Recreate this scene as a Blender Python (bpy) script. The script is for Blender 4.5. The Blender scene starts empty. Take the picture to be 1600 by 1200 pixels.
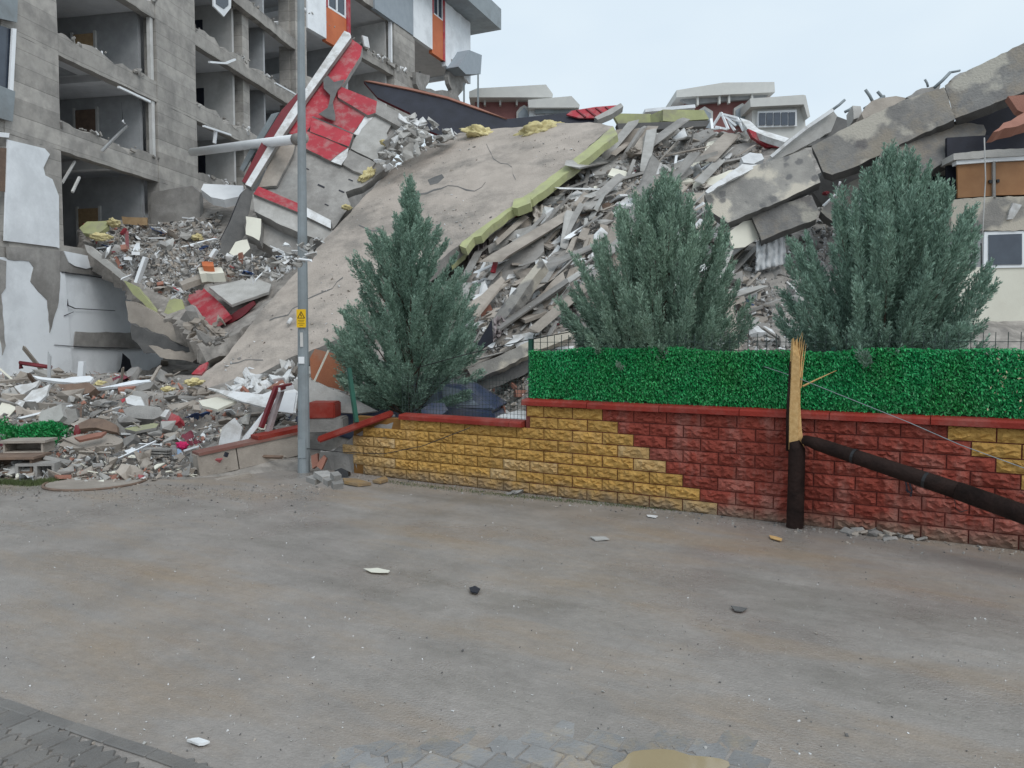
import bpy, bmesh, math, random
import numpy as np
from mathutils import Vector, Matrix, noise

random.seed(7); np.random.seed(7)
R = math.radians
scene = bpy.context.scene
COL = scene.collection

# ------------------------------------------------------------------ camera, sky, sun, exposure
FPX, CXP, CYP, CAM_H = 1200.0, 800.0, 600.0, 2.1
PITCH = math.atan((537 - 600) / FPX)
cam_d = bpy.data.cameras.new('camera'); cam = bpy.data.objects.new('camera', cam_d); COL.objects.link(cam)
cam.location = (0, 0, CAM_H); cam.rotation_euler = (R(90) + PITCH, 0, 0)
cam_d.sensor_width = 36; cam_d.lens = 36 * FPX / 1600; cam_d.clip_start = .1; cam_d.clip_end = 1500
scene.camera = cam
SUN_EL, SUN_AZ = 46, 148
world = bpy.data.worlds.new('World'); scene.world = world; world.use_nodes = True
wt = world.node_tree; wt.nodes.clear()
wo = wt.nodes.new('ShaderNodeOutputWorld'); bg = wt.nodes.new('ShaderNodeBackground')
sky = wt.nodes.new('ShaderNodeTexSky'); sky.sky_type = 'NISHITA'; sky.sun_disc = False
sky.sun_elevation = R(SUN_EL); sky.sun_rotation = R(SUN_AZ); sky.dust_density = 6; sky.air_density = 1.0; sky.ozone_density = 1
# a closed cloud deck: the clear sky veiled almost completely by pale cloud, slightly mottled
tc = wt.nodes.new('ShaderNodeTexCoord'); mp = wt.nodes.new('ShaderNodeMapping'); mp.inputs['Scale'].default_value = (1.2, 1.2, 3.0)
nz = wt.nodes.new('ShaderNodeTexNoise'); nz.inputs['Scale'].default_value = 1.6; nz.inputs['Detail'].default_value = 4
rp = wt.nodes.new('ShaderNodeValToRGB')
rp.color_ramp.elements[0].position = .32; rp.color_ramp.elements[0].color = (7.2, 8.5, 9.7, 1)
rp.color_ramp.elements[1].position = .68; rp.color_ramp.elements[1].color = (8.5, 9.6, 10.3, 1)
mx = wt.nodes.new('ShaderNodeMix'); mx.data_type = 'RGBA'; mx.inputs[0].default_value = .93
wt.links.new(tc.outputs['Generated'], mp.inputs[0]); wt.links.new(mp.outputs[0], nz.inputs['Vector'])
wt.links.new(nz.outputs['Fac'], rp.inputs[0]); wt.links.new(sky.outputs[0], mx.inputs[6]); wt.links.new(rp.outputs[0], mx.inputs[7])
wt.links.new(mx.outputs[2], bg.inputs['Color']); bg.inputs['Strength'].default_value = .1
wt.links.new(bg.outputs[0], wo.inputs[0])
sun_d = bpy.data.lights.new('sun', 'SUN'); sun = bpy.data.objects.new('sun', sun_d); COL.objects.link(sun)
sun_d.energy = 1.3; sun_d.angle = R(35); sun_d.color = (1, .99, .97)
sun.rotation_euler = (R(90 - SUN_EL), 0, R(180 - SUN_AZ))
vs = scene.view_settings; vs.view_transform = 'Standard'; vs.look = 'None'; vs.gamma = 1; vs.exposure = 0; vs.use_curve_mapping = False

# ------------------------------------------------------------------ pixel -> place
cp, sp = math.cos(PITCH), math.sin(PITCH)
CAM = Vector((0, 0, CAM_H))
def ray(x, y):
    a = (x - CXP) / FPX; b = -(y - CYP) / FPX
    d = Vector((a, cp - b * sp, sp + b * cp))
    return d / d.y
def P(x, y, Z):
    return CAM + ray(x, y) * Z
def GP(x, y, z=0.0):
    d = ray(x, y); return CAM + d * ((z - CAM_H) / d.z)
class Plane:
    def __init__(s, p, n):
        s.p = Vector(p); s.n = Vector(n).normalized()
        if s.n.dot(CAM - s.p) < 0: s.n = -s.n
    def hit(s, x, y, lift=0.0):
        d = ray(x, y); q = s.p + s.n * lift
        return CAM + d * (s.n.dot(q - CAM) / s.n.dot(d))
def plane3(a, b, c):
    A, B, C = P(*a), P(*b), P(*c)
    return Plane(A, (B - A).cross(C - A))

# ------------------------------------------------------------------ objects
def tag(o, label=None, cat=None, group=None, kind=None):
    if label: o['label'] = label
    if cat: o['category'] = cat
    if group: o['group'] = group
    if kind: o['kind'] = kind
    elif cat: o['kind'] = 'thing'
    return o
def thing(name, label, cat, loc=(0, 0, 0), rz=0.0, group=None):
    o = bpy.data.objects.new(name, None); COL.objects.link(o)
    o.location = loc; o.rotation_euler = (0, 0, rz); o.empty_display_size = .2
    return tag(o, label, cat, group)
def obj(name, bm, m, parent=None, local=False, smooth=False):
    """one mesh object; bm in world space (or in the parent's own space if local)"""
    if isinstance(bm, bmesh.types.BMesh):
        me = bpy.data.meshes.new(name)
        if not local and len(bm.verts):
            c = sum((v.co for v in bm.verts), Vector()) / len(bm.verts)
            for v in bm.verts: v.co -= c
        else: c = Vector()
        bm.normal_update(); bm.to_mesh(me); bm.free()
        if smooth: me.shade_smooth()
    else: me, c = bm, Vector()
    for k in (m if isinstance(m, (list, tuple)) else [m]):
        if k is not None: me.materials.append(k)
    o = bpy.data.objects.new(name, me); COL.objects.link(o); o.location = c
    if parent is not None:
        o.parent = parent
        if not local:
            M_ = parent.matrix_basis
            pp = parent.parent
            if pp is not None: M_ = pp.matrix_basis @ parent.matrix_parent_inverse @ M_ if False else (pp.matrix_basis @ parent.matrix_parent_inverse @ parent.matrix_basis)
            o.matrix_parent_inverse = M_.inverted()
    return o
def box(bm, x0, x1, y0, y1, z0, z1, mi=0):
    v = [bm.verts.new((x, y, z)) for z in (z0, z1) for y in (y0, y1) for x in (x0, x1)]
    for f in ((0, 2, 3, 1), (4, 5, 7, 6), (0, 1, 5, 4), (2, 6, 7, 3), (0, 4, 6, 2), (1, 3, 7, 5)):
        bm.faces.new([v[i] for i in f]).material_index = mi
    return v
def rbox(bm, x0, x1, y0, y1, z0, z1, n=10, top=.1, all_=.015, axis=0):
    """a box along x with a broken, uneven top and slightly uneven sides"""
    rows = []
    for i in range(n + 1):
        x = x0 + (x1 - x0) * i / n
        j = lambda a: random.uniform(-a, a)
        t0, t1 = -abs(random.gauss(0, top)), -abs(random.gauss(0, top))
        ring = [(x, y0 + j(all_), z0 + j(all_)), (x, y1, z0), (x, y1, z1 + t1), (x, (y0 + y1) / 2, z1 + (t0 + t1) / 2 + j(top) * .5), (x, y0 + j(all_), z1 + t0), (x, y0 + j(all_), (z0 + z1) / 2)]
        rows.append([bm.verts.new(c) for c in ring])
    for a, b in zip(rows, rows[1:]):
        for k in range(6):
            bm.faces.new((a[k], b[k], b[(k + 1) % 6], a[(k + 1) % 6]))
    bm.faces.new(rows[0]); bm.faces.new(rows[-1][::-1])
def tube(bm, pts, r, k=8, cap=True):
    pts = [Vector(p) for p in pts]; rs = r if isinstance(r, (list, tuple)) else [r] * len(pts)
    rings = []
    up = Vector((0, 0, 1))
    for i, p in enumerate(pts):
        t = (pts[min(i + 1, len(pts) - 1)] - pts[max(i - 1, 0)]).normalized()
        a = t.cross(up if abs(t.z) < .9 else Vector((1, 0, 0))).normalized(); b = t.cross(a)
        rings.append([bm.verts.new(p + (a * math.cos(2 * math.pi * j / k) + b * math.sin(2 * math.pi * j / k)) * rs[i]) for j in range(k)])
    for A, B in zip(rings, rings[1:]):
        for j in range(k):
            bm.faces.new((A[j], A[(j + 1) % k], B[(j + 1) % k], B[j]))
    if cap:
        bm.faces.new(rings[0][::-1]); bm.faces.new(rings[-1])
def beam_between(bm, a, b, w, h, mi=0):
    """a rectangular bar from a to b"""
    a, b = Vector(a), Vector(b); t = (b - a).normalized()
    s = t.cross(Vector((0, 0, 1)));  s = s.normalized() if s.length > .01 else Vector((1, 0, 0))
    u = s.cross(t)
    v = [bm.verts.new(p + s * x * w / 2 + u * y * h / 2) for p in (a, b) for x, y in ((-1, -1), (1, -1), (1, 1), (-1, 1))]
    for f in ((0, 1, 2, 3), (7, 6, 5, 4), (0, 4, 5, 1), (1, 5, 6, 2), (2, 6, 7, 3), (3, 7, 4, 0)):
        bm.faces.new([v[i] for i in f]).material_index = mi

def jagged(pts, jag, step=9):
    if not jag: return pts
    out = []
    for i, (x0, y0) in enumerate(pts):
        x1, y1 = pts[(i + 1) % len(pts)]
        L = math.hypot(x1 - x0, y1 - y0); n = max(1, int(L / step))
        nx, ny = (-(y1 - y0) / (L + 1e-6), (x1 - x0) / (L + 1e-6))
        for k in range(n):
            t = k / n; j = 0 if k == 0 else random.uniform(-jag, jag)
            out.append((x0 + (x1 - x0) * t + nx * j, y0 + (y1 - y0) * t + ny * j))
    return out
def plate_bm(pts, pl, th, lift=0.0, jag=0, relief=0.0):
    pts = jagged([p[:2] for p in pts], jag)
    bm = bmesh.new()
    f = [pl.hit(x, y, lift + (random.uniform(-relief, relief) if relief else 0)) for x, y in pts]
    F = [bm.verts.new(p) for p in f]
    B = [bm.verts.new(p - pl.n * th + (Vector((random.uniform(-1, 1), random.uniform(-1, 1), random.uniform(-1, 1))) * jag * .006 if jag else Vector())) for p in f]
    bm.faces.new(F); bm.faces.new(B[::-1]).material_index = 1
    for i in range(len(F)):
        j = (i + 1) % len(F)
        bm.faces.new((F[j], F[i], B[i], B[j])).material_index = 1
    bmesh.ops.recalc_face_normals(bm, faces=bm.faces)
    return bm
def plate(name, label, cat, pts, th, m, Z=None, n=None, jag=0, group=None, parent=None, lift=0.0, pl=None, back=None, relief=0.0, local=False):
    """a slab, board or panel whose face fills the pixel outline pts on its own plane, th thick away from the camera"""
    if pl is None:
        cx = sum(p[0] for p in pts) / len(pts); cy = sum(p[1] for p in pts) / len(pts)
        if Z is None: pl = rest_plane(pts, n)
        else: pl = Plane(P(cx, cy, Z), n or (0, -.75, .65))
    bm = plate_bm(pts, pl, th, lift, jag, relief)
    o = obj(name, bm, [m, back or m], parent)
    if label: tag(o, label, cat, group)
    return o
def rest_plane(pts, n=None, margin=.10):
    """the plane on which a piece with this outline rests on the heap (on the heap's own slope unless n is given)"""
    px = np.array([p[0] for p in pts], float); py = np.array([p[1] for p in pts], float); cx, cy = px.mean(), py.mean()
    Z = mound_Z(cx, cy); p = P(cx, cy, Z)
    if n is None:
        e = .5; h = mound_h([p.x - e, p.x + e, p.x, p.x], [p.y, p.y, p.y - e, p.y + e], heap_at(cx, cy))
        n = Vector((-(h[1] - h[0]) / (2 * e), -(h[3] - h[2]) / (2 * e), 1)).normalized() * .75 + Vector((0, -.55, .35))
    pl = Plane(p, n); hz = mound_hits(px, py)
    d = np.array([pl.hit(a, b).y for a, b in zip(px, py)]) - hz; d = d[~np.isnan(d)]
    if len(d): pl.p = P(cx, cy, Z - max(-.3, min(1.5, float(np.percentile(d, 70)))) - margin)
    return pl
def rod(name, label, cat, pts, r, m, group=None, parent=None, k=7):
    bm = bmesh.new()
    q = [P(p[0], p[1], p[2] if len(p) > 2 else mound_Z(p[0], p[1]) - .15) for p in pts]
    tube(bm, q, r, k); bmesh.ops.recalc_face_normals(bm, faces=bm.faces)
    o = obj(name, bm, m, parent, smooth=True)
    if label: tag(o, label, cat, group)
    return o
def bar(name, label, cat, a, b, w, h, m, group=None, parent=None):
    bm = bmesh.new()
    q = [P(p[0], p[1], p[2] if len(p) > 2 else mound_Z(p[0], p[1]) - .15) for p in (a, b)]
    beam_between(bm, q[0], q[1], w, h)
    if w > .15: bmesh.ops.bevel(bm, geom=bm.edges[:], offset=.022, segments=2, affect='EDGES')
    bmesh.ops.recalc_face_normals(bm, faces=bm.faces)
    o = obj(name, bm, m, parent)
    if label: tag(o, label, cat, group)
    return o
def cloth(name, label, cat, quad, m, Z=None, n=(0, -.8, .6), amp=.08, folds=5, group=None, axis=0, nx=22, ny=16, ragged=.06):
    cx = sum(p[0] for p in quad) / 4; cy = sum(p[1] for p in quad) / 4
    if Z is None: Z = mound_Z(cx, cy) - .2
    pl = Plane(P(cx, cy, Z), n); ph = random.uniform(0, 9)
    bm = bmesh.new(); g = []
    for j in range(ny + 1):
        row = []
        for i in range(nx + 1):
            u, v = i / nx, j / ny
            x = (1 - v) * ((1 - u) * quad[0][0] + u * quad[1][0]) + v * ((1 - u) * quad[3][0] + u * quad[2][0])
            y = (1 - v) * ((1 - u) * quad[0][1] + u * quad[1][1]) + v * ((1 - u) * quad[3][1] + u * quad[2][1])
            e = min(u, 1 - u, v, 1 - v)
            x += noise.noise((u * 6 + ph, v * 6, 1)) * ragged * 60; y += noise.noise((u * 6, v * 6 + ph, 5)) * ragged * 60
            w = u if axis == 0 else v
            d = amp * (math.sin(w * folds * 6.283 + 2 * noise.noise((u * 3, v * 3, ph))) * .6 + noise.noise((u * 5 + ph, v * 5, 2)) * 1.2)
            row.append(bm.verts.new(pl.hit(x, y, d)))
        g.append(row)
    for j in range(ny):
        for i in range(nx):
            bm.faces.new((g[j][i], g[j][i + 1], g[j + 1][i + 1], g[j + 1][i]))
    bmesh.ops.recalc_face_normals(bm, faces=bm.faces)
    o = obj(name, bm, m, smooth=True)
    s = o.modifiers.new('thickness', 'SOLIDIFY'); s.thickness = .006
    return tag(o, label, cat, group)

# ------------------------------------------------------------------ materials
MATS = {}
def mat(name, c1, c2=None, rough=.85, scale=2.5, bump=.35, bscale=35, stain=None, sscale=.7, samount=.6, rnd=.12, spec=.4, hook=None, detail=6):
    m = bpy.data.materials.new(name); m.use_nodes = True; nt = m.node_tree; N = nt.nodes; L = nt.links
    b = N['Principled BSDF']; b.inputs['Roughness'].default_value = rough; b.inputs['Specular IOR Level'].default_value = spec
    c2 = c2 or tuple(x * .72 for x in c1)
    geo = N.new('ShaderNodeNewGeometry')
    n1 = N.new('ShaderNodeTexNoise'); n1.inputs['Scale'].default_value = scale; n1.inputs['Detail'].default_value = detail; n1.inputs['Roughness'].default_value = .62
    L.new(geo.outputs['Position'], n1.inputs['Vector'])
    r1 = N.new('ShaderNodeMapRange'); r1.inputs[1].default_value = .3; r1.inputs[2].default_value = .7
    L.new(n1.outputs['Fac'], r1.inputs[0])
    m1 = N.new('ShaderNodeMix'); m1.data_type = 'RGBA'; m1.inputs[6].default_value = (*c1, 1); m1.inputs[7].default_value = (*c2, 1)
    L.new(r1.outputs[0], m1.inputs[0]); col = m1.outputs[2]
    if stain:
        n3 = N.new('ShaderNodeTexNoise'); n3.inputs['Scale'].default_value = sscale; n3.inputs['Detail'].default_value = 7; n3.inputs['Roughness'].default_value = .7
        mp = N.new('ShaderNodeVectorMath'); mp.operation = 'ADD'; mp.inputs[1].default_value = (13, 7, 3)
        L.new(geo.outputs['Position'], mp.inputs[0]); L.new(mp.outputs[0], n3.inputs['Vector'])
        r3 = N.new('ShaderNodeMapRange'); r3.inputs[1].default_value = .47; r3.inputs[2].default_value = .62; r3.inputs[4].default_value = samount
        L.new(n3.outputs['Fac'], r3.inputs[0])
        m3 = N.new('ShaderNodeMix'); m3.data_type = 'RGBA'; m3.inputs[7].default_value = (*stain, 1)
        L.new(r3.outputs[0], m3.inputs[0]); L.new(col, m3.inputs[6]); col = m3.outputs[2]
    if hook: col = hook(nt, col, geo, b)
    if rnd:
        oi = N.new('ShaderNodeObjectInfo'); rr = N.new('ShaderNodeMapRange'); rr.inputs[3].default_value = 1 - rnd; rr.inputs[4].default_value = 1 + rnd
        L.new(oi.outputs['Random'], rr.inputs[0])
        hv = N.new('ShaderNodeHueSaturation'); L.new(rr.outputs[0], hv.inputs['Value']); L.new(col, hv.inputs['Color']); col = hv.outputs[0]
    L.new(col, b.inputs['Base Color'])
    if bump:
        n2 = N.new('ShaderNodeTexNoise'); n2.inputs['Scale'].default_value = bscale; n2.inputs['Detail'].default_value = 5
        L.new(geo.outputs['Position'], n2.inputs['Vector'])
        bp = N.new('ShaderNodeBump'); bp.inputs['Strength'].default_value = bump; bp.inputs['Distance'].default_value = .02
        L.new(n2.outputs['Fac'], bp.inputs['Height']); L.new(bp.outputs[0], b.inputs['Normal'])
    MATS[name] = m
    return m
def island_hook(lo, hi):
    def h(nt, col, geo, b):
        rr = nt.nodes.new('ShaderNodeMapRange'); rr.inputs[3].default_value = lo; rr.inputs[4].default_value = hi
        nt.links.new(geo.outputs['Random Per Island'], rr.inputs[0])
        hv = nt.nodes.new('ShaderNodeHueSaturation'); nt.links.new(rr.outputs[0], hv.inputs['Value']); nt.links.new(col, hv.inputs['Color'])
        return hv.outputs[0]
    return h
def formwork_hook(step=.48, lo=.82, hi=1.12):
    """boards of the shuttering leave bands of slightly different grey with thin dark seams"""
    def h(nt, col, geo, b):
        N, L = nt.nodes, nt.links
        sx = N.new('ShaderNodeSeparateXYZ'); L.new(geo.outputs['Position'], sx.inputs[0])
        d = N.new('ShaderNodeMath'); d.operation = 'DIVIDE'; d.inputs[1].default_value = step; L.new(sx.outputs[2], d.inputs[0])
        fl = N.new('ShaderNodeMath'); fl.operation = 'FLOOR'; L.new(d.outputs[0], fl.inputs[0])
        wn = N.new('ShaderNodeTexWhiteNoise'); wn.noise_dimensions = '1D'; L.new(fl.outputs[0], wn.inputs['W'])
        fr = N.new('ShaderNodeMath'); fr.operation = 'FRACT'; L.new(d.outputs[0], fr.inputs[0])
        ln = N.new('ShaderNodeMath'); ln.operation = 'LESS_THAN'; ln.inputs[1].default_value = .05; L.new(fr.outputs[0], ln.inputs[0])
        rr = N.new('ShaderNodeMapRange'); rr.inputs[3].default_value = lo; rr.inputs[4].default_value = hi; L.new(wn.outputs['Value'], rr.inputs[0])
        sb = N.new('ShaderNodeMath'); sb.operation = 'MULTIPLY_ADD'; sb.inputs[1].default_value = -.25; L.new(ln.outputs[0], sb.inputs[0]); L.new(rr.outputs[0], sb.inputs[2])
        hv = N.new('ShaderNodeHueSaturation'); L.new(sb.outputs[0], hv.inputs['Value']); L.new(col, hv.inputs['Color'])
        return hv.outputs[0]
    return h
def spots_hook(spot=(.13, .12, .12), paint=(.52, .46, .36), scale=2.6, paint_lo=.5, few=.45):
    """old cream paint patches and the round dark dabs of adhesive left where cladding has fallen off"""
    def h(nt, col, geo, b):
        N, L = nt.nodes, nt.links
        n = N.new('ShaderNodeTexNoise'); n.inputs['Scale'].default_value = .9; n.inputs['Detail'].default_value = 6; L.new(geo.outputs['Position'], n.inputs['Vector'])
        r = N.new('ShaderNodeMapRange'); r.inputs[1].default_value = paint_lo; r.inputs[2].default_value = paint_lo + .05; L.new(n.outputs['Fac'], r.inputs[0])
        m = N.new('ShaderNodeMix'); m.data_type = 'RGBA'; m.inputs[7].default_value = (*paint, 1); L.new(r.outputs[0], m.inputs[0]); L.new(col, m.inputs[6])
        v = N.new('ShaderNodeTexVoronoi'); v.inputs['Scale'].default_value = scale; v.inputs['Randomness'].default_value = .85
        n2 = N.new('ShaderNodeTexNoise'); n2.inputs['Scale'].default_value = 7
        ad = N.new('ShaderNodeMix'); ad.data_type = 'RGBA'; ad.inputs[0].default_value = .13; L.new(geo.outputs['Position'], n2.inputs['Vector']); L.new(geo.outputs['Position'], ad.inputs[6]); L.new(n2.outputs['Color'], ad.inputs[7]); L.new(ad.outputs[2], v.inputs['Vector'])
        r2 = N.new('ShaderNodeMapRange'); r2.inputs[1].default_value = .38; r2.inputs[2].default_value = .24; L.new(v.outputs['Distance'], r2.inputs[0])
        wn = N.new('ShaderNodeMath'); wn.operation = 'GREATER_THAN'; wn.inputs[1].default_value = few
        sc = N.new('ShaderNodeSeparateColor'); L.new(v.outputs['Color'], sc.inputs[0]); L.new(sc.outputs[0], wn.inputs[0])
        mu = N.new('ShaderNodeMath'); mu.operation = 'MULTIPLY'; L.new(r2.outputs[0], mu.inputs[0]); L.new(wn.outputs[0], mu.inputs[1])
        mu2 = N.new('ShaderNodeMath'); mu2.operation = 'MULTIPLY'; mu2.inputs[1].default_value = .8; L.new(mu.outputs[0], mu2.inputs[0])
        m2 = N.new('ShaderNodeMix'); m2.data_type = 'RGBA'; m2.inputs[7].default_value = (*spot, 1); L.new(mu2.outputs[0], m2.inputs[0]); L.new(m.outputs[2], m2.inputs[6])
        return m2.outputs[2]
    return h

M = {}
M['conc'] = mat('concrete', (.36, .345, .325), (.23, .22, .21), stain=(.16, .15, .14), bump=.5)
M['conc_lt'] = mat('pale_concrete', (.47, .46, .44), (.34, .33, .31), stain=(.25, .235, .22), bump=.45)
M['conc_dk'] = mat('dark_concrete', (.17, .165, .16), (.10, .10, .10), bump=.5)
M['conc_warm'] = mat('dusty_concrete', (.42, .37, .32), (.30, .265, .23), stain=(.22, .19, .165), bump=.5)
M['shutter'] = mat('board_marked_concrete', (.46, .435, .40), (.31, .295, .275), stain=(.20, .19, .18), sscale=.7, hook=formwork_hook(), rnd=.05)
M['beam'] = mat('stripped_beam_concrete', (.26, .25, .235), (.155, .15, .148), stain=(.31, .26, .20), sscale=1.3, hook=spots_hook(paint=(.40, .375, .325), scale=1.9, paint_lo=.55, few=.72), bump=.8, bscale=22)
M['beam_mid'] = mat('patched_beam_concrete', (.285, .27, .25), (.17, .165, .16), stain=(.33, .28, .215), sscale=1.0, hook=spots_hook(paint=(.46, .425, .365), scale=2.2, paint_lo=.5, few=.66), bump=.8, bscale=22)
M['beam_lt'] = mat('cream_stripped_beam', (.37, .35, .32), (.24, .23, .215), stain=(.17, .165, .16), sscale=.9, hook=spots_hook(spot=(.13, .128, .13), paint=(.53, .485, .41), scale=4.2, paint_lo=.45, few=.34), bump=.6)
M['slab'] = mat('dusty_roof_slab', (.47, .41, .36), (.345, .30, .262), scale=1.5, stain=(.215, .195, .175), sscale=.55, samount=.85, bump=.7, bscale=18, rnd=0, detail=9)
M['white'] = mat('white_plaster', (.76, .77, .78), (.60, .605, .605), rough=.75, scale=2.3, bump=.2, stain=(.36, .34, .315), sscale=2.2, samount=.65, rnd=.05)
M['bluewhite'] = mat('cool_white_render', (.86, .89, .92), (.78, .81, .84), rough=.75, scale=.6, bump=.12, stain=(.46, .48, .50), sscale=.5, samount=.4, rnd=.03)
M['cream'] = mat('cream_plaster', (.74, .72, .62), (.66, .64, .55), rough=.75, scale=.8, bump=.1, stain=(.55, .52, .44), samount=.35, rnd=.06)
M['red'] = mat('red_facade_paint', (.45, .045, .062), (.35, .035, .05), rough=.7, scale=1.8, bump=.25, stain=(.40, .23, .22), sscale=2.2, samount=.65, rnd=.08)
M['darkred'] = mat('dark_red_steel', (.19, .02, .028), (.13, .015, .02), rough=.45, rnd=.1)
M['orange'] = mat('orange_paint', (.58, .17, .065), (.46, .12, .045), rough=.6, scale=1.2, bump=.1, rnd=.05)
M['green'] = mat('lime_green_paint', (.44, .46, .235), (.34, .355, .185), rough=.8, scale=2.0, stain=(.30, .285, .21), sscale=1.1, samount=.75, bump=.2, rnd=.08)
M['wood'] = mat('raw_timber', (.47, .33, .19), (.33, .22, .12), rough=.75, scale=7, bump=.2)
M['dkwood'] = mat('weathered_board', (.22, .15, .11), (.13, .09, .07), rough=.8, scale=5)
M['tile'] = mat('terracotta', (.36, .17, .125), (.27, .125, .09), rough=.8, rnd=.2)
M['insul'] = mat('yellow_insulation', (.68, .60, .34), (.52, .44, .21), rough=.95, scale=6, bump=.8, bscale=14, rnd=.12)
M['pvc'] = mat('white_plastic', (.84, .86, .88), (.74, .76, .78), rough=.4, bump=0, rnd=.06)
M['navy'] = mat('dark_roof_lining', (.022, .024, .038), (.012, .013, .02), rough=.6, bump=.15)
M['room'] = mat('inner_wall_grey', (.40, .41, .42), (.30, .31, .32), rough=.85, stain=(.25, .25, .25), sscale=.8, samount=.5, bump=.05, rnd=.1)
M['room_lt'] = mat('pale_inner_wall', (.58, .575, .56), (.47, .465, .45), rough=.85, bump=.05, stain=(.34, .33, .31), samount=.5)
M['ceil'] = mat('ceiling_plaster', (.72, .725, .735), (.60, .605, .615), rough=.85, bump=.05, rnd=.05)
M['steel'] = mat('grey_steel', (.27, .305, .325), (.215, .245, .26), rough=.45, bump=.08, stain=(.15, .155, .155), samount=.5, rnd=0)
M['blackish'] = mat('black_rubber', (.02, .02, .022), (.012, .012, .014), rough=.5)
M['mound'] = mat('crushed_rubble', (.42, .385, .35), (.20, .185, .17), scale=3.2, bump=1.0, bscale=11, stain=(.13, .12, .11), sscale=1.1, rnd=0)
M['fabric'] = mat('beige_curtain', (.50, .46, .41), (.36, .33, .30), rough=.95, scale=5)
M['fabric_mauve'] = mat('striped_curtain', (.36, .31, .31), (.24, .205, .21), rough=.95, scale=6)
M['fabric_white'] = mat('white_sheet', (.70, .71, .72), (.52, .53, .54), rough=.95, scale=5)
M['pink'] = mat('pink_cloth', (.72, .03, .17), (.55, .02, .11), rough=.9)
M['blue'] = mat('pale_blue_plastic', (.36, .50, .68), (.28, .42, .6), rough=.5)
M['glass'] = mat('window_glass', (.05, .065, .09), (.03, .04, .06), rough=.08, bump=0, spec=.8)
# ================================================================== GROUND, ROAD, WALL
WO = Vector((.858, 10.3, 0)); WU = Vector((.857, -.515, 0)).normalized(); WI = Vector((.515, .857, 0)).normalized()
WRZ = math.atan2(WU.y, WU.x)
def W(s, d, z=0.0):          # along the wall, towards the street (d > 0), up
    return WO + WU * s - WI * d + Vector((0, 0, z))

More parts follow.
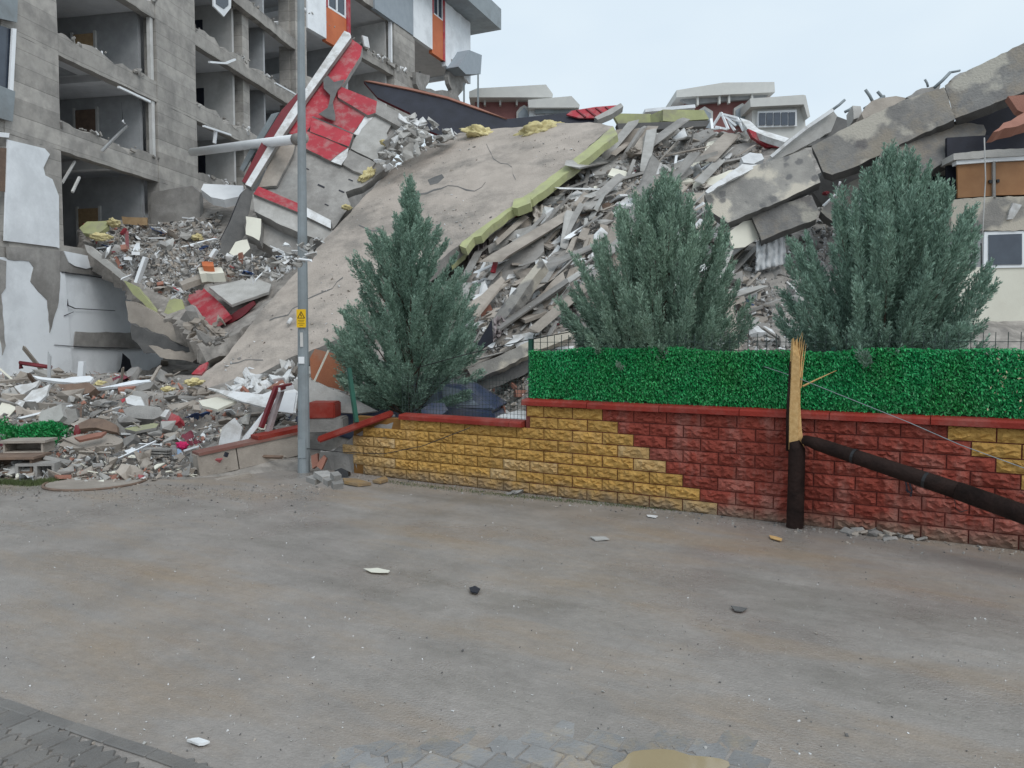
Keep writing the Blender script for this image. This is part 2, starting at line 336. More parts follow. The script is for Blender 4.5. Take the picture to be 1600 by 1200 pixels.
def road_hook(nt, col, geo, b):
    N, L = nt.nodes, nt.links
    mp = N.new('ShaderNodeMapping'); mp.inputs['Rotation'].default_value = (0, 0, -WRZ); L.new(geo.outputs['Position'], mp.inputs[0])
    # long drying streaks of ochre mud along the street
    st = N.new('ShaderNodeMapping'); st.inputs['Scale'].default_value = (.30, 1.0, 1); L.new(mp.outputs[0], st.inputs[0])
    n = N.new('ShaderNodeTexNoise'); n.inputs['Scale'].default_value = .85; n.inputs['Detail'].default_value = 9; n.inputs['Roughness'].default_value = .66; L.new(st.outputs[0], n.inputs['Vector'])
    r = N.new('ShaderNodeMapRange'); r.inputs[1].default_value = .49; r.inputs[2].default_value = .70; r.inputs[4].default_value = .75; L.new(n.outputs['Fac'], r.inputs[0])
    m = N.new('ShaderNodeMix'); m.data_type = 'RGBA'; m.inputs[7].default_value = (.30, .22, .145, 1); L.new(r.outputs[0], m.inputs[0]); L.new(col, m.inputs[6])
    r2 = N.new('ShaderNodeMapRange'); r2.inputs[1].default_value = .47; r2.inputs[2].default_value = .30; r2.inputs[4].default_value = .55; L.new(n.outputs['Fac'], r2.inputs[0])
    m2 = N.new('ShaderNodeMix'); m2.data_type = 'RGBA'; m2.inputs[7].default_value = (.125, .115, .095, 1); L.new(r2.outputs[0], m2.inputs[0]); L.new(m.outputs[2], m2.inputs[6])
    # the joints of the paving show faintly through the mud
    br = N.new('ShaderNodeTexBrick'); br.inputs['Scale'].default_value = 1; br.inputs['Brick Width'].default_value = .2; br.inputs['Row Height'].default_value = .165; br.inputs['Mortar Size'].default_value = .006
    br.inputs['Color1'].default_value = (1, 1, 1, 1); br.inputs['Color2'].default_value = (.88, .88, .88, 1); br.inputs['Mortar'].default_value = (.62, .6, .58, 1); br.inputs['Mortar Smooth'].default_value = .5
    L.new(mp.outputs[0], br.inputs['Vector'])
    nm = N.new('ShaderNodeTexNoise'); nm.inputs['Scale'].default_value = .8; nm.inputs['Detail'].default_value = 5; L.new(mp.outputs[0], nm.inputs['Vector'])
    rm = N.new('ShaderNodeMapRange'); rm.inputs[1].default_value = .46; rm.inputs[2].default_value = .70; rm.inputs[4].default_value = .34; L.new(nm.outputs['Fac'], rm.inputs[0])
    mm = N.new('ShaderNodeMix'); mm.data_type = 'RGBA'; mm.blend_type = 'MULTIPLY'; L.new(rm.outputs[0], mm.inputs[0]); L.new(m2.outputs[2], mm.inputs[6]); L.new(br.outputs['Color'], mm.inputs[7])
    # fine white grit 
    v = N.new('ShaderNodeTexNoise'); v.inputs['Scale'].default_value = 38; v.inputs['Detail'].default_value = 2; L.new(mp.outputs[0], v.inputs['Vector'])
    rv = N.new('ShaderNodeMapRange'); rv.inputs[1].default_value = .70; rv.inputs[2].default_value = .76; rv.inputs[4].default_value = .5; L.new(v.outputs['Fac'], rv.inputs[0])
    mv = N.new('ShaderNodeMix'); mv.data_type = 'RGBA'; mv.inputs[7].default_value = (.52, .50, .46, 1); L.new(rv.outputs[0], mv.inputs[0]); L.new(mm.outputs[2], mv.inputs[6])
    # wet sheen where the mud lies thin
    rr = N.new('ShaderNodeMapRange'); rr.inputs[1].default_value = .35; rr.inputs[2].default_value = .65; rr.inputs[3].default_value = .17; rr.inputs[4].default_value = .62; L.new(nm.outputs['Fac'], rr.inputs[0]); L.new(rr.outputs[0], b.inputs['Roughness'])
    fm = N.new('ShaderNodeTexNoise'); fm.inputs['Scale'].default_value = 11; fm.inputs['Detail'].default_value = 8; fm.inputs['Roughness'].default_value = .75
    fs = N.new('ShaderNodeMapping'); fs.inputs['Scale'].default_value = (.9, 1.15, 1); L.new(mp.outputs[0], fs.inputs[0]); L.new(fs.outputs[0], fm.inputs['Vector'])
    fr = N.new('ShaderNodeMapRange'); fr.inputs[1].default_value = .3; fr.inputs[2].default_value = .7; fr.inputs[3].default_value = .87; fr.inputs[4].default_value = 1.12; L.new(fm.outputs['Fac'], fr.inputs[0])
    fh = N.new('ShaderNodeHueSaturation'); L.new(fr.outputs[0], fh.inputs['Value']); L.new(mv.outputs[2], fh.inputs['Color'])
    gn = N.new('ShaderNodeTexNoise'); gn.inputs['Scale'].default_value = 70; gn.inputs['Detail'].default_value = 4; L.new(mp.outputs[0], gn.inputs['Vector'])
    gr = N.new('ShaderNodeMapRange'); gr.inputs[1].default_value = .3; gr.inputs[2].default_value = .7; gr.inputs[3].default_value = .94; gr.inputs[4].default_value = 1.06; L.new(gn.outputs['Fac'], gr.inputs[0])
    gh = N.new('ShaderNodeHueSaturation'); L.new(gr.outputs[0], gh.inputs['Value']); L.new(fh.outputs[0], gh.inputs['Color'])
    return gh.outputs[0]
M['road'] = mat('muddy_paving', (.312, .283, .260), (.224, .203, .186), scale=1.3, bump=.35, bscale=55, rnd=0, hook=road_hook, spec=.5, detail=9)
M['earth'] = mat('bare_earth', (.23, .19, .155), (.15, .13, .11), scale=1.2, bump=.6, rnd=0)
M['paver'] = mat('wet_paver', (.27, .265, .262), (.19, .187, .185), rough=.42, scale=4, bump=.3, bscale=60, stain=(.31, .26, .2), sscale=3.5, samount=.9, rnd=.16, spec=.5)
M['paver_dark'] = mat('dark_wet_paver', (.185, .175, .165), (.125, .118, .112), rough=.42, scale=4, bump=.3, bscale=60, stain=(.19, .17, .15), sscale=2.5, samount=.6, rnd=.14, spec=.5)
M['puddle'] = mat('muddy_water', (.36, .285, .175), (.31, .245, .15), rough=.07, bump=.015, bscale=4, rnd=0, spec=.6)

bm = bmesh.new(); v = [bm.verts.new(p) for p in ((-500, -60, -.05), (500, -60, -.05), (500, 700, -.05), (-500, 700, -.05))]; bm.faces.new(v)
tag(obj('ground', bm, M['earth']), kind='structure')

def road_z(x, y):
    return .012 * noise.noise((x * .5, y * .5, 3)) + .006 * noise.noise((x * 1.7, y * 1.7, 8)) - .002
bm = bmesh.new()
ss = [-60, -35, -22] + [-16 + i * .25 for i in range(129)] + [22, 35, 60]
dd = [-4.6, -2.5, -1.2, -.5, 0] + [i * .2 for i in range(1, 52)] + [11.5, 14, 18, 24]
grid = []
for d in dd:
    row = []
    for s in ss:
        p = W(s, d); p.z = road_z(p.x, p.y) + (0 if d > .2 else .004)
        if s > -4.6 and d < -.3: p = W(s, -.3); p.z = 0
        row.append(bm.verts.new(p))
    grid.append(row)
for a, b in zip(grid, grid[1:]):
    for i in range(len(ss) - 1):
        try: bm.faces.new((a[i], b[i], b[i + 1], a[i + 1]))
        except ValueError: pass
bmesh.ops.remove_doubles(bm, verts=bm.verts, dist=1e-5); bmesh.ops.recalc_face_normals(bm, faces=bm.faces)
for f in bm.faces:
    if f.normal.z < 0: f.normal_flip()
road = tag(obj('road', bm, M['road'], smooth=True), kind='structure')

# pavers that show through the mud near the camera
def paver_mesh(zig):
    bm = bmesh.new(); w, h, t = .098, .081, .05
    if zig:
        q = .0246; am = .024; xs = [-.0975 + q * .99 * k for k in range(9)]; zz = [am * (0, 1, 0, -1)[k % 4] for k in range(9)]
        o = [(x, -h + z) for x, z in zip(xs, zz)] + [(x, h + z) for x, z in zip(xs[::-1], zz[::-1])]
    else: o = [(-w, -h), (w, -h), (w, h), (-w, h)]
    a = [bm.verts.new((x, y, -t)) for x, y in o]; b = [bm.verts.new((x * .985, y * .98, -.012)) for x, y in o]; c = [bm.verts.new((x * .935, y * .915, 0)) for x, y in o]
    for lo, hi in ((a, b), (b, c)):
        for i in range(len(o)):
            j = (i + 1) % len(o); bm.faces.new((lo[i], lo[j], hi[j], hi[i]))
    bm.faces.new(c); bmesh.ops.recalc_face_normals(bm, faces=bm.faces)
    me = bpy.data.meshes.new('paver'); bm.to_mesh(me); bm.free(); me.materials.append(M['paver']); return me
pm = [paver_mesh(True), paver_mesh(False)]
def to_px(p):
    q = p - CAM; f = Vector((0, cp, sp)); u = Vector((0, -sp, cp)); dz = q.dot(f)
    return (CXP + FPX * q.x / dz, CYP - FPX * q.dot(u) / dz, dz) if dz > .1 else (-9999, -9999, dz)
npav = 0
A_, B_ = GP(0, 1098), GP(300, 1200); edge = (B_ - A_).normalized(); enorm = Vector((-edge.y, edge.x, 0))
for r in range(0, 60):
    for c in range(-40, 60):
        d = 4.6 + r * .168; s = -7 + c * .203 + (r % 2) * .1
        p = W(s, d); x, y, dz = to_px(p)
        if not (-70 < x < 1670 and 1000 < y < 1300): continue
        side = (p - A_).dot(enorm)
        left = side < -.03
        blob = math.exp(-(((x - 960) / 300) ** 2 + ((y - 1195) / 62) ** 2)) + .55 * math.exp(-(((x - 620) / 240) ** 2 + ((y - 1200) / 60) ** 2))
        lift = .012 if left else -.014 + .026 * blob + .005 * noise.noise((p.x * 2, p.y * 2, 4))
        if lift < -.004 or npav > 290: continue
        npav += 1
        o = bpy.data.objects.new('paver', pm[0 if left else random.randint(0, 1)]); o.material_slots[0].link = 'OBJECT'; o.material_slots[0].material = M['paver_dark' if left else 'paver']; COL.objects.link(o)
        o.parent = road; p.z = road_z(p.x, p.y) + lift + random.uniform(-.0015, .0015)
        o.matrix_parent_inverse = Matrix.Translation(-road.location)
        o.location = p; o.rotation_euler = (random.gauss(0, .008), random.gauss(0, .008), WRZ + random.gauss(0, .008) + (.06 if left else 0))
L_ = (B_ - A_).length; n_ = 0
for k in range(-6, 12):      # the flush edge stones between the paved strip and the muddy street
    q = A_ + edge * (k * .32 + .16); q.z = road_z(q.x, q.y) + .013
    bm = bmesh.new(); box(bm, -.157, .157, -.04, .04, -.05, 0); bmesh.ops.bevel(bm, geom=bm.edges[:], offset=.006, segments=1, affect='EDGES'); bmesh.ops.recalc_face_normals(bm, faces=bm.faces)
    o = obj('edge_stone', bm, M['paver_dark'], road, True); o.location = q; o.matrix_parent_inverse = Matrix.Translation(-road.location); o.rotation_euler = (0, 0, math.atan2(edge.y, edge.x) + random.gauss(0, .01))
# puddle
bm = bmesh.new(); c0 = GP(1045, 1200); pts = []
for i in range(36):
    a = i / 36 * 6.283; rr = .95 + .28 * noise.noise((math.cos(a) * 1.5, math.sin(a) * 1.5, 2))
    pts.append(bm.verts.new((c0.x + math.cos(a) * .29 * rr, c0.y - .05 + math.sin(a) * .17 * rr, .0)))
bm.faces.new(pts)
for v in bm.verts: v.co.z = road_z(c0.x, c0.y) + .022
tag(obj('puddle', bm, M['puddle']), kind='structure')

# ---------------------------------------------------------------- the block wall
def worn_hook(tone, lo=.5):
    def h(nt, col, geo, b):
        N, L = nt.nodes, nt.links
        mp = N.new('ShaderNodeMapping'); mp.inputs['Scale'].default_value = (1.4, 1.4, .5); L.new(geo.outputs['Position'], mp.inputs[0])
        n = N.new('ShaderNodeTexNoise'); n.inputs['Scale'].default_value = 1.5; n.inputs['Detail'].default_value = 9; n.inputs['Roughness'].default_value = .7; L.new(mp.outputs[0], n.inputs['Vector'])
        r = N.new('ShaderNodeMapRange'); r.inputs[1].default_value = lo; r.inputs[2].default_value = lo + .2; r.inputs[4].default_value = .7; L.new(n.outputs['Fac'], r.inputs[0])
        m = N.new('ShaderNodeMix'); m.data_type = 'RGBA'; m.inputs[7].default_value = (*tone, 1); L.new(r.outputs[0], m.inputs[0]); L.new(col, m.inputs[6])
        # splashed dirt along the foot
        sx = N.new('ShaderNodeSeparateXYZ'); L.new(geo.outputs['Position'], sx.inputs[0])
        n2 = N.new('ShaderNodeTexNoise'); n2.inputs['Scale'].default_value = 5; n2.inputs['Detail'].default_value = 5; L.new(geo.outputs['Position'], n2.inputs['Vector'])
        ad = N.new('ShaderNodeMath'); ad.operation = 'MULTIPLY_ADD'; ad.inputs[1].default_value = -.35; L.new(n2.outputs['Fac'], ad.inputs[0]); L.new(sx.outputs[2], ad.inputs[2])
        r2 = N.new('ShaderNodeMapRange'); r2.inputs[1].default_value = .06; r2.inputs[2].default_value = -.16; r2.inputs[4].default_value = .75; L.new(ad.outputs[0], r2.inputs[0])
        m2 = N.new('ShaderNodeMix'); m2.data_type = 'RGBA'; m2.inputs[7].default_value = (.20, .16, .12, 1); L.new(r2.outputs[0], m2.inputs[0]); L.new(m.outputs[2], m2.inputs[6])
        return m2.outputs[2]
    return h
M['blk_y'] = mat('yellow_split_block', (.52, .31, .085), (.36, .195, .045), rough=.8, scale=9, bump=1.0, bscale=28, rnd=.12, hook=worn_hook((.46, .29, .12), .52))
M['blk_yp'] = mat('faded_yellow_block', (.50, .33, .14), (.38, .23, .085), rough=.8, scale=9, bump=.6, bscale=42, rnd=.12, hook=worn_hook((.5, .4, .26), .5))
M['blk_r'] = mat('red_split_block', (.285, .062, .042), (.19, .038, .026), rough=.8, spec=.2, scale=7, bump=1.0, bscale=28, rnd=.14, hook=worn_hook((.38, .20, .165), .48))
M['blk_rp'] = mat('faded_red_block', (.33, .10, .075), (.24, .065, .048), rough=.8, spec=.2, scale=7, bump=.6, bscale=42, rnd=.14, hook=worn_hook((.36, .19, .155), .48))
M['mortar_y'] = mat('brown_mortar', (.25, .12, .03), rough=.9)
M['mortar_r'] = mat('red_mortar', (.20, .05, .04), rough=.9)
M['coping'] = mat('red_coping_paint', (.28, .03, .018), (.21, .022, .014), rough=.6, spec=.25, scale=3, bump=.25, rnd=.08, stain=(.30, .12, .10), samount=.45, sscale=1.6)

wall = thing('boundary_wall', 'low street wall of yellow and red split faced blocks under a red coping', 'wall', WO, WRZ)
BL_, BH_ = .44, .155
def block_mesh(L):
    bm = bmesh.new(); nx, nz = max(4, int(10 * L / .44)), 5
    f = []
    for j in range(nz + 1):
        row = []
        for i in range(nx + 1):
            e = i in (0, nx) or j in (0, nz)
            y = -.006 if e else -(.006 + .040 * random.random() ** 1.3)
            row.append(bm.verts.new(((i / nx - .5) * (L - .014) + (0 if e else random.uniform(-.012, .012)), y, (j / nz - .5) * (BH_ - .013) + (0 if e else random.uniform(-.006, .006)))))
        f.append(row)
    for j in range(nz):
        for i in range(nx):
            a, b, c, d = f[j][i], f[j][i + 1], f[j + 1][i + 1], f[j + 1][i]
            if random.random() < .5: bm.faces.new((a, b, c)); bm.faces.new((a, c, d))
            else: bm.faces.new((a, b, d)); bm.faces.new((b, c, d))
    rim = f[0] + [r[-1] for r in f[1:]] + f[-1][-2::-1] + [f[j][0] for j in range(nz - 1, 0, -1)]
    bk = [bm.verts.new((v.co.x, .1, v.co.z)) for v in rim]
    for i in range(len(rim)):
        j = (i + 1) % len(rim); bm.faces.new((rim[j], rim[i], bk[i], bk[j]))
    bm.faces.new(bk)
    me = bpy.data.meshes.new('block'); bm.to_mesh(me); bm.free(); me.materials.append(None); return me
full = [block_mesh(.44) for _ in range(12)]; half = [block_mesh(.22) for _ in range(5)]
left_lim = {2: -3.02, 3: -3.72, 4: -3.95, 5: -4.05, 6: -3.9, 7: -3.7}
for t in range(8):
    z = 1.24 - BH_ * (t + .5)
    ybound = .393 + .22 * t; rbound = .393 + 9 * .44 + .22 * t
    s = .393 + (t % 2) * .22 - 24 * .44
    lim = -.76 if t < 2 else left_lim[t]
    while s < 8.2:
        a, b = s, s + BL_; s += BL_
        if b <= lim + .08: continue
        L = BL_; mm_ = full
        if a < lim - .02:
            if t < 3 or b - lim < .16: a = max(a, lim); L = b - a
            mm_ = half if L < .3 else full
        c = (a + b) / 2
        col = 'blk_y' if c < ybound or c > rbound else 'blk_r'
        if col == 'blk_r':
            nn = noise.noise((c * .9, t * .12, 3.3))
            if nn > .2 or random.random() < .05: col = 'blk_rp'
        elif random.random() < .06 or (c > ybound - .5 and 2 < t < 6 and random.random() < .5) or (c < -3.3 and t > 3): col = 'blk_yp'
        o = bpy.data.objects.new('block', random.choice(mm_)); COL.objects.link(o); o.parent = wall
        o.location = ((a + b) / 2, random.uniform(-.004, .004), z); o.rotation_euler = (0, 0, random.gauss(0, .006)); o.scale = (L / (.22 if mm_ is half else .44), 1, 1)
        o.material_slots[0].link = 'OBJECT'; o.material_slots[0].material = M[col]
bm = bmesh.new(); box(bm, -.78, 8.4, .012, .19, -.1, 1.24); obj('wall_core', bm, M['mortar_r'], wall, True)
bm = bmesh.new(); rbox(bm, -4.0, -.785, .012, .19, -.1, .93, 14, .0, .0); obj('wall_core', bm, M['mortar_y'], wall, True)
bm = bmesh.new(); rbox(bm, -4.75, -3.02, .02, .2, -.1, .88, 12, .06, .02)
for v in bm.verts:
    if v.co.z > .3: v.co.z = min(v.co.z, .30 + max(0, (v.co.x + 4.55)) * .52 + random.uniform(-.03, .03))
obj('broken_end', bm, M['conc'], wall, True)
def coping(a, b, z):
    x = a
    while x < b - .05:
        e = min(b, x + 1.0); bm = bmesh.new()
        L = e - x - .008
        prof = [(-.075, 0), (-.075, .055), (-.055, .078), (.1, .095), (.255, .078), (.275, .055), (.275, 0)]
        A = [bm.verts.new((0, y, zz)) for y, zz in prof]; B = [bm.verts.new((L, y, zz)) for y, zz in prof]
        for i in range(len(prof)):
            j = (i + 1) % len(prof); bm.faces.new((A[i], A[j], B[j], B[i]))
        bm.faces.new(A[::-1]); bm.faces.new(B); bmesh.ops.recalc_face_normals(bm, faces=bm.faces)
        o = obj('coping_stone', bm, M['coping'], wall, True)
        o.location = (x, random.uniform(-.008, .008), z + random.uniform(-.004, .004)); o.rotation_euler = (0, 0, random.gauss(0, .004)); x = e
coping(-3.0, -.80, .934); coping(-.80, 8.3, 1.244)
# small graffito on a faded block
bm = bmesh.new()
for a, b in (((4.02, .66), (4.05, .50)), ((4.05, .66), (4.09, .52)), ((4.0, .655), (4.06, .655)), ((4.03, .53), (4.09, .49)), ((4.09, .53), (4.08, .46))):
    beam_between(bm, (a[0] - .05, -.052, a[1]), (b[0] - .05, -.052, b[1]), .014, .014)
obj('spray_mark', bm, M['navy'], wall, True)

# ---------------------------------------------------------------- artificial hedge fence on the wall
M['leaf'] = mat('plastic_leaf_green', (.013, .31, .10), (.024, .235, .055), rough=.45, scale=1.1, bump=0, rnd=0, hook=island_hook(.45, 1.5), spec=.4)
M['leaf_dry'] = mat('faded_leaf', (.50, .42, .27), rough=.7, bump=0)
M['fence_green'] = mat('green_fence_coating', (.01, .085, .055), (.008, .06, .04), rough=.4, bump=0)
M['wire'] = mat('dark_fence_wire', (.03, .05, .045), rough=.5, bump=0, rnd=0)
hedge = thing('hedge_fence', 'bright green artificial leaf fence mounted on top of the street wall', 'fence', W(0, -.1, 1.34), WRZ)
def blades(name, n, s0, s1, z0, z1, m, parent, y0=-.03, sz=(.028, .052), wd=.0085, frac=1):
    V = np.zeros((n, 4, 3)); 
    s = np.random.uniform(s0, s1, n); z = np.random.uniform(z0, z1, n)
    ang = np.radians(np.random.normal(-60, 38, n)); out = np.random.uniform(.12, .6, n); L = np.random.uniform(*sz, n)
    d = np.stack([np.cos(ang), -out, np.sin(ang)], 1); d /= np.linalg.norm(d, axis=1)[:, None]
    q = np.random.normal(0, 1, (n, 3)); side = np.cross(d, q); side /= np.linalg.norm(side, axis=1)[:, None]
    z = z * (1 + .03 * np.sin(s * 1.9) + .02 * np.sin(s * 5.3 + 1))
    base = np.stack([s, y0 + np.random.uniform(-.02, .035, n), z], 1)
    w = wd * np.random.uniform(.7, 1.3, n)[:, None]
    V[:, 0] = base; V[:, 1] = base + d * L[:, None] * .5 + side * w; V[:, 2] = base + d * L[:, None]; V[:, 3] = base + d * L[:, None] * .5 - side * w
    me = bpy.data.meshes.new(name)
    me.from_pydata(V.reshape(-1, 3).tolist(), [], np.arange(n * 4).reshape(n, 4).tolist())
    me.materials.append(m); o = bpy.data.objects.new(name, me); COL.objects.link(o); o.parent = parent; return o
tag(blades('leaf_cover', 90000, -.76, 8.2, .015, .70, M['leaf'], hedge), kind='stuff')
tag(blades('faded_leaves', 420, 4.7, 8.2, .05, .66, M['leaf_dry'], hedge, y0=-.06, sz=(.03, .045)), kind='stuff')
bm = bmesh.new(); box(bm, -.76, 8.2, .012, .022, 0.0, .645); obj('backing_sheet', bm, M['fence_green'], hedge, True)
def wire_panel(s0, s1, z0, z1, parent, dz=.1, ds=.11, y=.05, r=.0022):
    bm = bmesh.new()
    z = z0
    while z <= z1 + 1e-6:
        box(bm, s0, s1, y - r, y + r, z - r, z + r); z += dz
    s = s0
    while s <= s1 + 1e-6:
        box(bm, s - r, s + r, y + .005 - r, y + .005 + r, z0 - .02, z1 + .02); s += ds
    obj('wire_mesh', bm, M['wire'], parent, True)
wire_panel(-.74, 8.2, -.02, .86, hedge, r=.0036)
for s in (-.80, 1.2, 3.2, 5.2, 7.2):
    bm = bmesh.new(); box(bm, s - .03, s + .03, .06, .12, -.1, .83 if s < 0 else .72); obj('post', bm, M['fence_green'], hedge, True)
low = thing('wire_fence', 'thin sagging green wire mesh fence on the lower yellow part of the wall', 'fence', W(0, -.1, 1.03), WRZ)
wire_panel(-3.1, -.86, 0, .58, low, .06, .06)
o = bar('fence_post', 'green fence post leaning over the broken end of the wall', 'fence post', (545, 575, 12.2), (557, 660, 12.0), .06, .06, M['fence_green'])

# ---------------------------------------------------------------- lamp post
lp = thing('lamp_post', 'tall grey tapered steel lamp post with a yellow warning sign', 'lamp post', GP(475, 738))
bz = lp.location; ax = lambda z: Vector((.0075 * z, 0, z))
bm = bmesh.new(); zs = [-.3, .0, 2, 4, 6, 8, 10]
tube(bm, [ax(z) for z in zs], [.105, .102, .088, .076, .064, .053, .045], 12)
bmesh.ops.recalc_face_normals(bm, faces=bm.faces); obj('pole', bm, M['steel'], lp, True, smooth=False)
for z in (.58, 1.28):
    bm = bmesh.new(); tube(bm, [ax(z), ax(z + .018)], .102 - .006 * z, 12); obj('band', bm, M['steel'], lp, True)
bm = bmesh.new(); box(bm, -.06, .06, -.108, -.09, .25, .55); obj('hatch', bm, M['steel'], lp, True)
M['sign_y'] = mat('warning_yellow', (.80, .50, .01), (.74, .45, .01), rough=.5, bump=0, rnd=0)
bm = bmesh.new(); c = ax(2.5); box(bm, c.x - .075, c.x + .075, -.106, -.100, 2.36, 2.65); sgn = obj('warning_sign', bm, M['sign_y'], lp, True)
bm = bmesh.new()
tri = [(c.x - .055, 2.51), (c.x + .055, 2.51), (c.x, 2.615)]
for i in range(3):
    a, b = tri[i], tri[(i + 1) % 3]; beam_between(bm, (a[0], -.108, a[1]), (b[0], -.108, b[1]), .004, .009)
for a, b in (((0, 2.585), (-.012, 2.553)), ((-.012, 2.553), (.010, 2.553)), ((.010, 2.553), (-.002, 2.522))):
    beam_between(bm, (c.x + a[0], -.108, a[1]), (c.x + b[0], -.108, b[1]), .003, .007)
for z, w in ((2.475, .05), (2.45, .04), (2.42, .055), (2.395, .03)):
    beam_between(bm, (c.x - w, -.107, z), (c.x + w, -.107, z), .002, .006)
o = obj('warning_print', bm, M['blackish'], sgn, True)
bm = bmesh.new(); c = ax(1.83); box(bm, c.x - .05, c.x + .045, -.1045, -.095, 1.78, 1.89); obj('sticker', bm, M['pvc'], lp, True)
bm = bmesh.new(); c = ax(2.15); box(bm, c.x - .02, c.x + .025, -.1035, -.093, 2.05, 2.28); obj('sticker', bm, M['room_lt'], lp, True)

# ---------------------------------------------------------------- snapped timber pole
M['tarred'] = mat('tarred_timber', (.032, .018, .015), (.012, .007, .006), rough=.75, scale=6, bump=.6, spec=.15, bscale=25, rnd=0)
M['fresh'] = mat('fresh_split_wood', (.64, .42, .19), (.46, .27, .10), rough=.8, scale=22, bump=.3, rnd=0)
pb = Vector((.3725 * 8.68, 8.68, 0))
pole = thing('broken_pole', 'dark timber pole snapped at wall height with its top fallen to the right', 'pole', pb)
bm = bmesh.new(); tube(bm, [(0, 0, -.3), (0, 0, 0), (.005, 0, .5), (.005, 0, .9), (-.03, 0, 1.0)], [.100, .096, .092, .092, .06], 14); bmesh.ops.recalc_face_normals(bm, faces=bm.faces)
obj('stump', bm, M['tarred'], pole, True, smooth=True)
bm = bmesh.new(); tube(bm, [(-.085, .03, .88), (-.085, .03, 1.3), (-.08, .03, 1.9)], [.025, .03, .008], 7); obj('bark_strip', bm, M['tarred'], pole, True, smooth=True)
sp_ = [(-.085, .90), (-.09, 1.3), (-.075, 1.72), (-.07, 2.02), (-.058, 2.17), (-.045, 2.06), (-.03, 2.12), (-.018, 2.16), (-.006, 2.02), (.008, 2.13), (.016, 1.96), (.024, 1.7), (.03, 1.4), (.052, 1.12), (.085, .92)]
bm = bmesh.new(); A = []; B = []; C_ = []
for (x, z) in sp_:
    A.append(bm.verts.new((x, -.012 + random.uniform(-.006, .006), z))); B.append(bm.verts.new((x, .055, z - .02)))
mid = [bm.verts.new((-.01 + random.uniform(-.012, .012), -.055 + random.uniform(-.008, .008), z)) for z in (.93, 1.3, 1.7, 1.95)]
left = [A[0], A[1], A[2], A[3], A[4], A[5], A[6]]; right = [A[14], A[13], A[12], A[11], A[10], A[9], A[8], A[7]]
for q in ((A[0], mid[0], mid[1], A[1]), (A[1], mid[1], mid[2], A[2]), (A[2], mid[2], mid[3], A[3]), (mid[0], A[14], A[13]), (mid[0], A[13], A[12], mid[1]), (mid[1], A[12], A[11], mid[2]), (mid[2], A[11], A[10], mid[3]), (A[3], mid[3], A[5], A[4]), (mid[3], A[7], A[6], A[5]), (mid[3], A[10], A[8], A[7]), (A[10], A[9], A[8])): bm.faces.new(q)
bm.faces.new(B)
for i in range(len(A)): bm.faces.new((A[i], A[(i + 1) % len(A)], B[(i + 1) % len(A)], B[i]))
bmesh.ops.recalc_face_normals(bm, faces=bm.faces); obj('split_wood', bm, M['fresh'], pole, True)
for x0, x1, h0, h, w in ((.02, .055, 1.72, 2.14, .011), (.03, .075, 1.6, 2.1, .008), (.0, .03, 1.8, 2.12, .007)):
    bm = bmesh.new(); tube(bm, [(x0, -.02, h0), ((x0 + x1) / 2 - .004, -.02, (h0 + h) / 2), (x1, -.03, h)], [w, w * .8, .002], 5); obj('splinter', bm, M['fresh'], pole, True)
for i in range(16):
    x = random.uniform(-.065, .045); h0 = random.uniform(1.6, 2.0); bm = bmesh.new(); ln = random.uniform(.08, .3)
    tube(bm, [(x, random.uniform(-.03, .02), h0), (x + random.gauss(0, .006), 0, h0 + ln * .6), (x + random.gauss(0, .02), 0, h0 + ln)], [.006, .004, .001], 4); obj('fibre', bm, M['fresh'], pole, True)
bm = bmesh.new(); tube(bm, [(.05, -.02, 1.62), (.2, -.05, 1.70), (.40, -.08, 1.80)], [.011, .008, .003], 5); obj('splinter', bm, M['fresh'], pole, True)
a, b_ = Vector((.06, -.06, 1.02)), P(1500, 768, 7.35) - pb
e = b_ + (b_ - a) * .62; e.z = b_.z - .24
bm = bmesh.new(); tube(bm, [a, a + (b_ - a) * .1, a + (b_ - a) * .5, b_], [.052, .074, .080, .084], 14); bmesh.ops.recalc_face_normals(bm, faces=bm.faces)
obj('fallen_shaft', bm, M['tarred'], pole, True, smooth=True)
e2 = b_ + (b_ - a) * 2.1; e2.z = .1
bm = bmesh.new(); tube(bm, [b_ - (b_ - a) * .012, e, e2], [.089, .092, .096], 14); bmesh.ops.recalc_face_normals(bm, faces=bm.faces)
obj('lower_shaft', bm, M['tarred'], pole, True, smooth=True)

# ---------------------------------------------------------------- conifers
M['bark'] = mat('conifer_bark', (.10, .065, .045), (.06, .04, .03), bump=.6)
M['needle'] = mat('blue_green_needles', (.31, .44, .35), (.19, .29, .23), rough=.75, scale=1.6, bump=0, rnd=0, hook=island_hook(.55, 1.5), spec=.25)
M['needle_b'] = mat('grey_green_needles', (.335, .46, .355), (.205, .30, .235), rough=.75, scale=1.6, bump=0, rnd=0, hook=island_hook(.55, 1.5), spec=.25)
for k in ('needle', 'needle_b'):      # thin scale leaves let some light through
    nt = M[k].node_tree; pb_ = nt.nodes['Principled BSDF']; tl_ = nt.nodes.new('ShaderNodeBsdfTranslucent'); ms = nt.nodes.new('ShaderNodeMixShader'); ms.inputs[0].default_value = .2
    nt.links.new(pb_.inputs['Base Color'].links[0].from_socket, tl_.inputs['Color']); nt.links.new(pb_.outputs[0], ms.inputs[1]); nt.links.new(tl_.outputs[0], ms.inputs[2]); nt.links.new(ms.outputs[0], nt.nodes['Material Output'].inputs['Surface'])
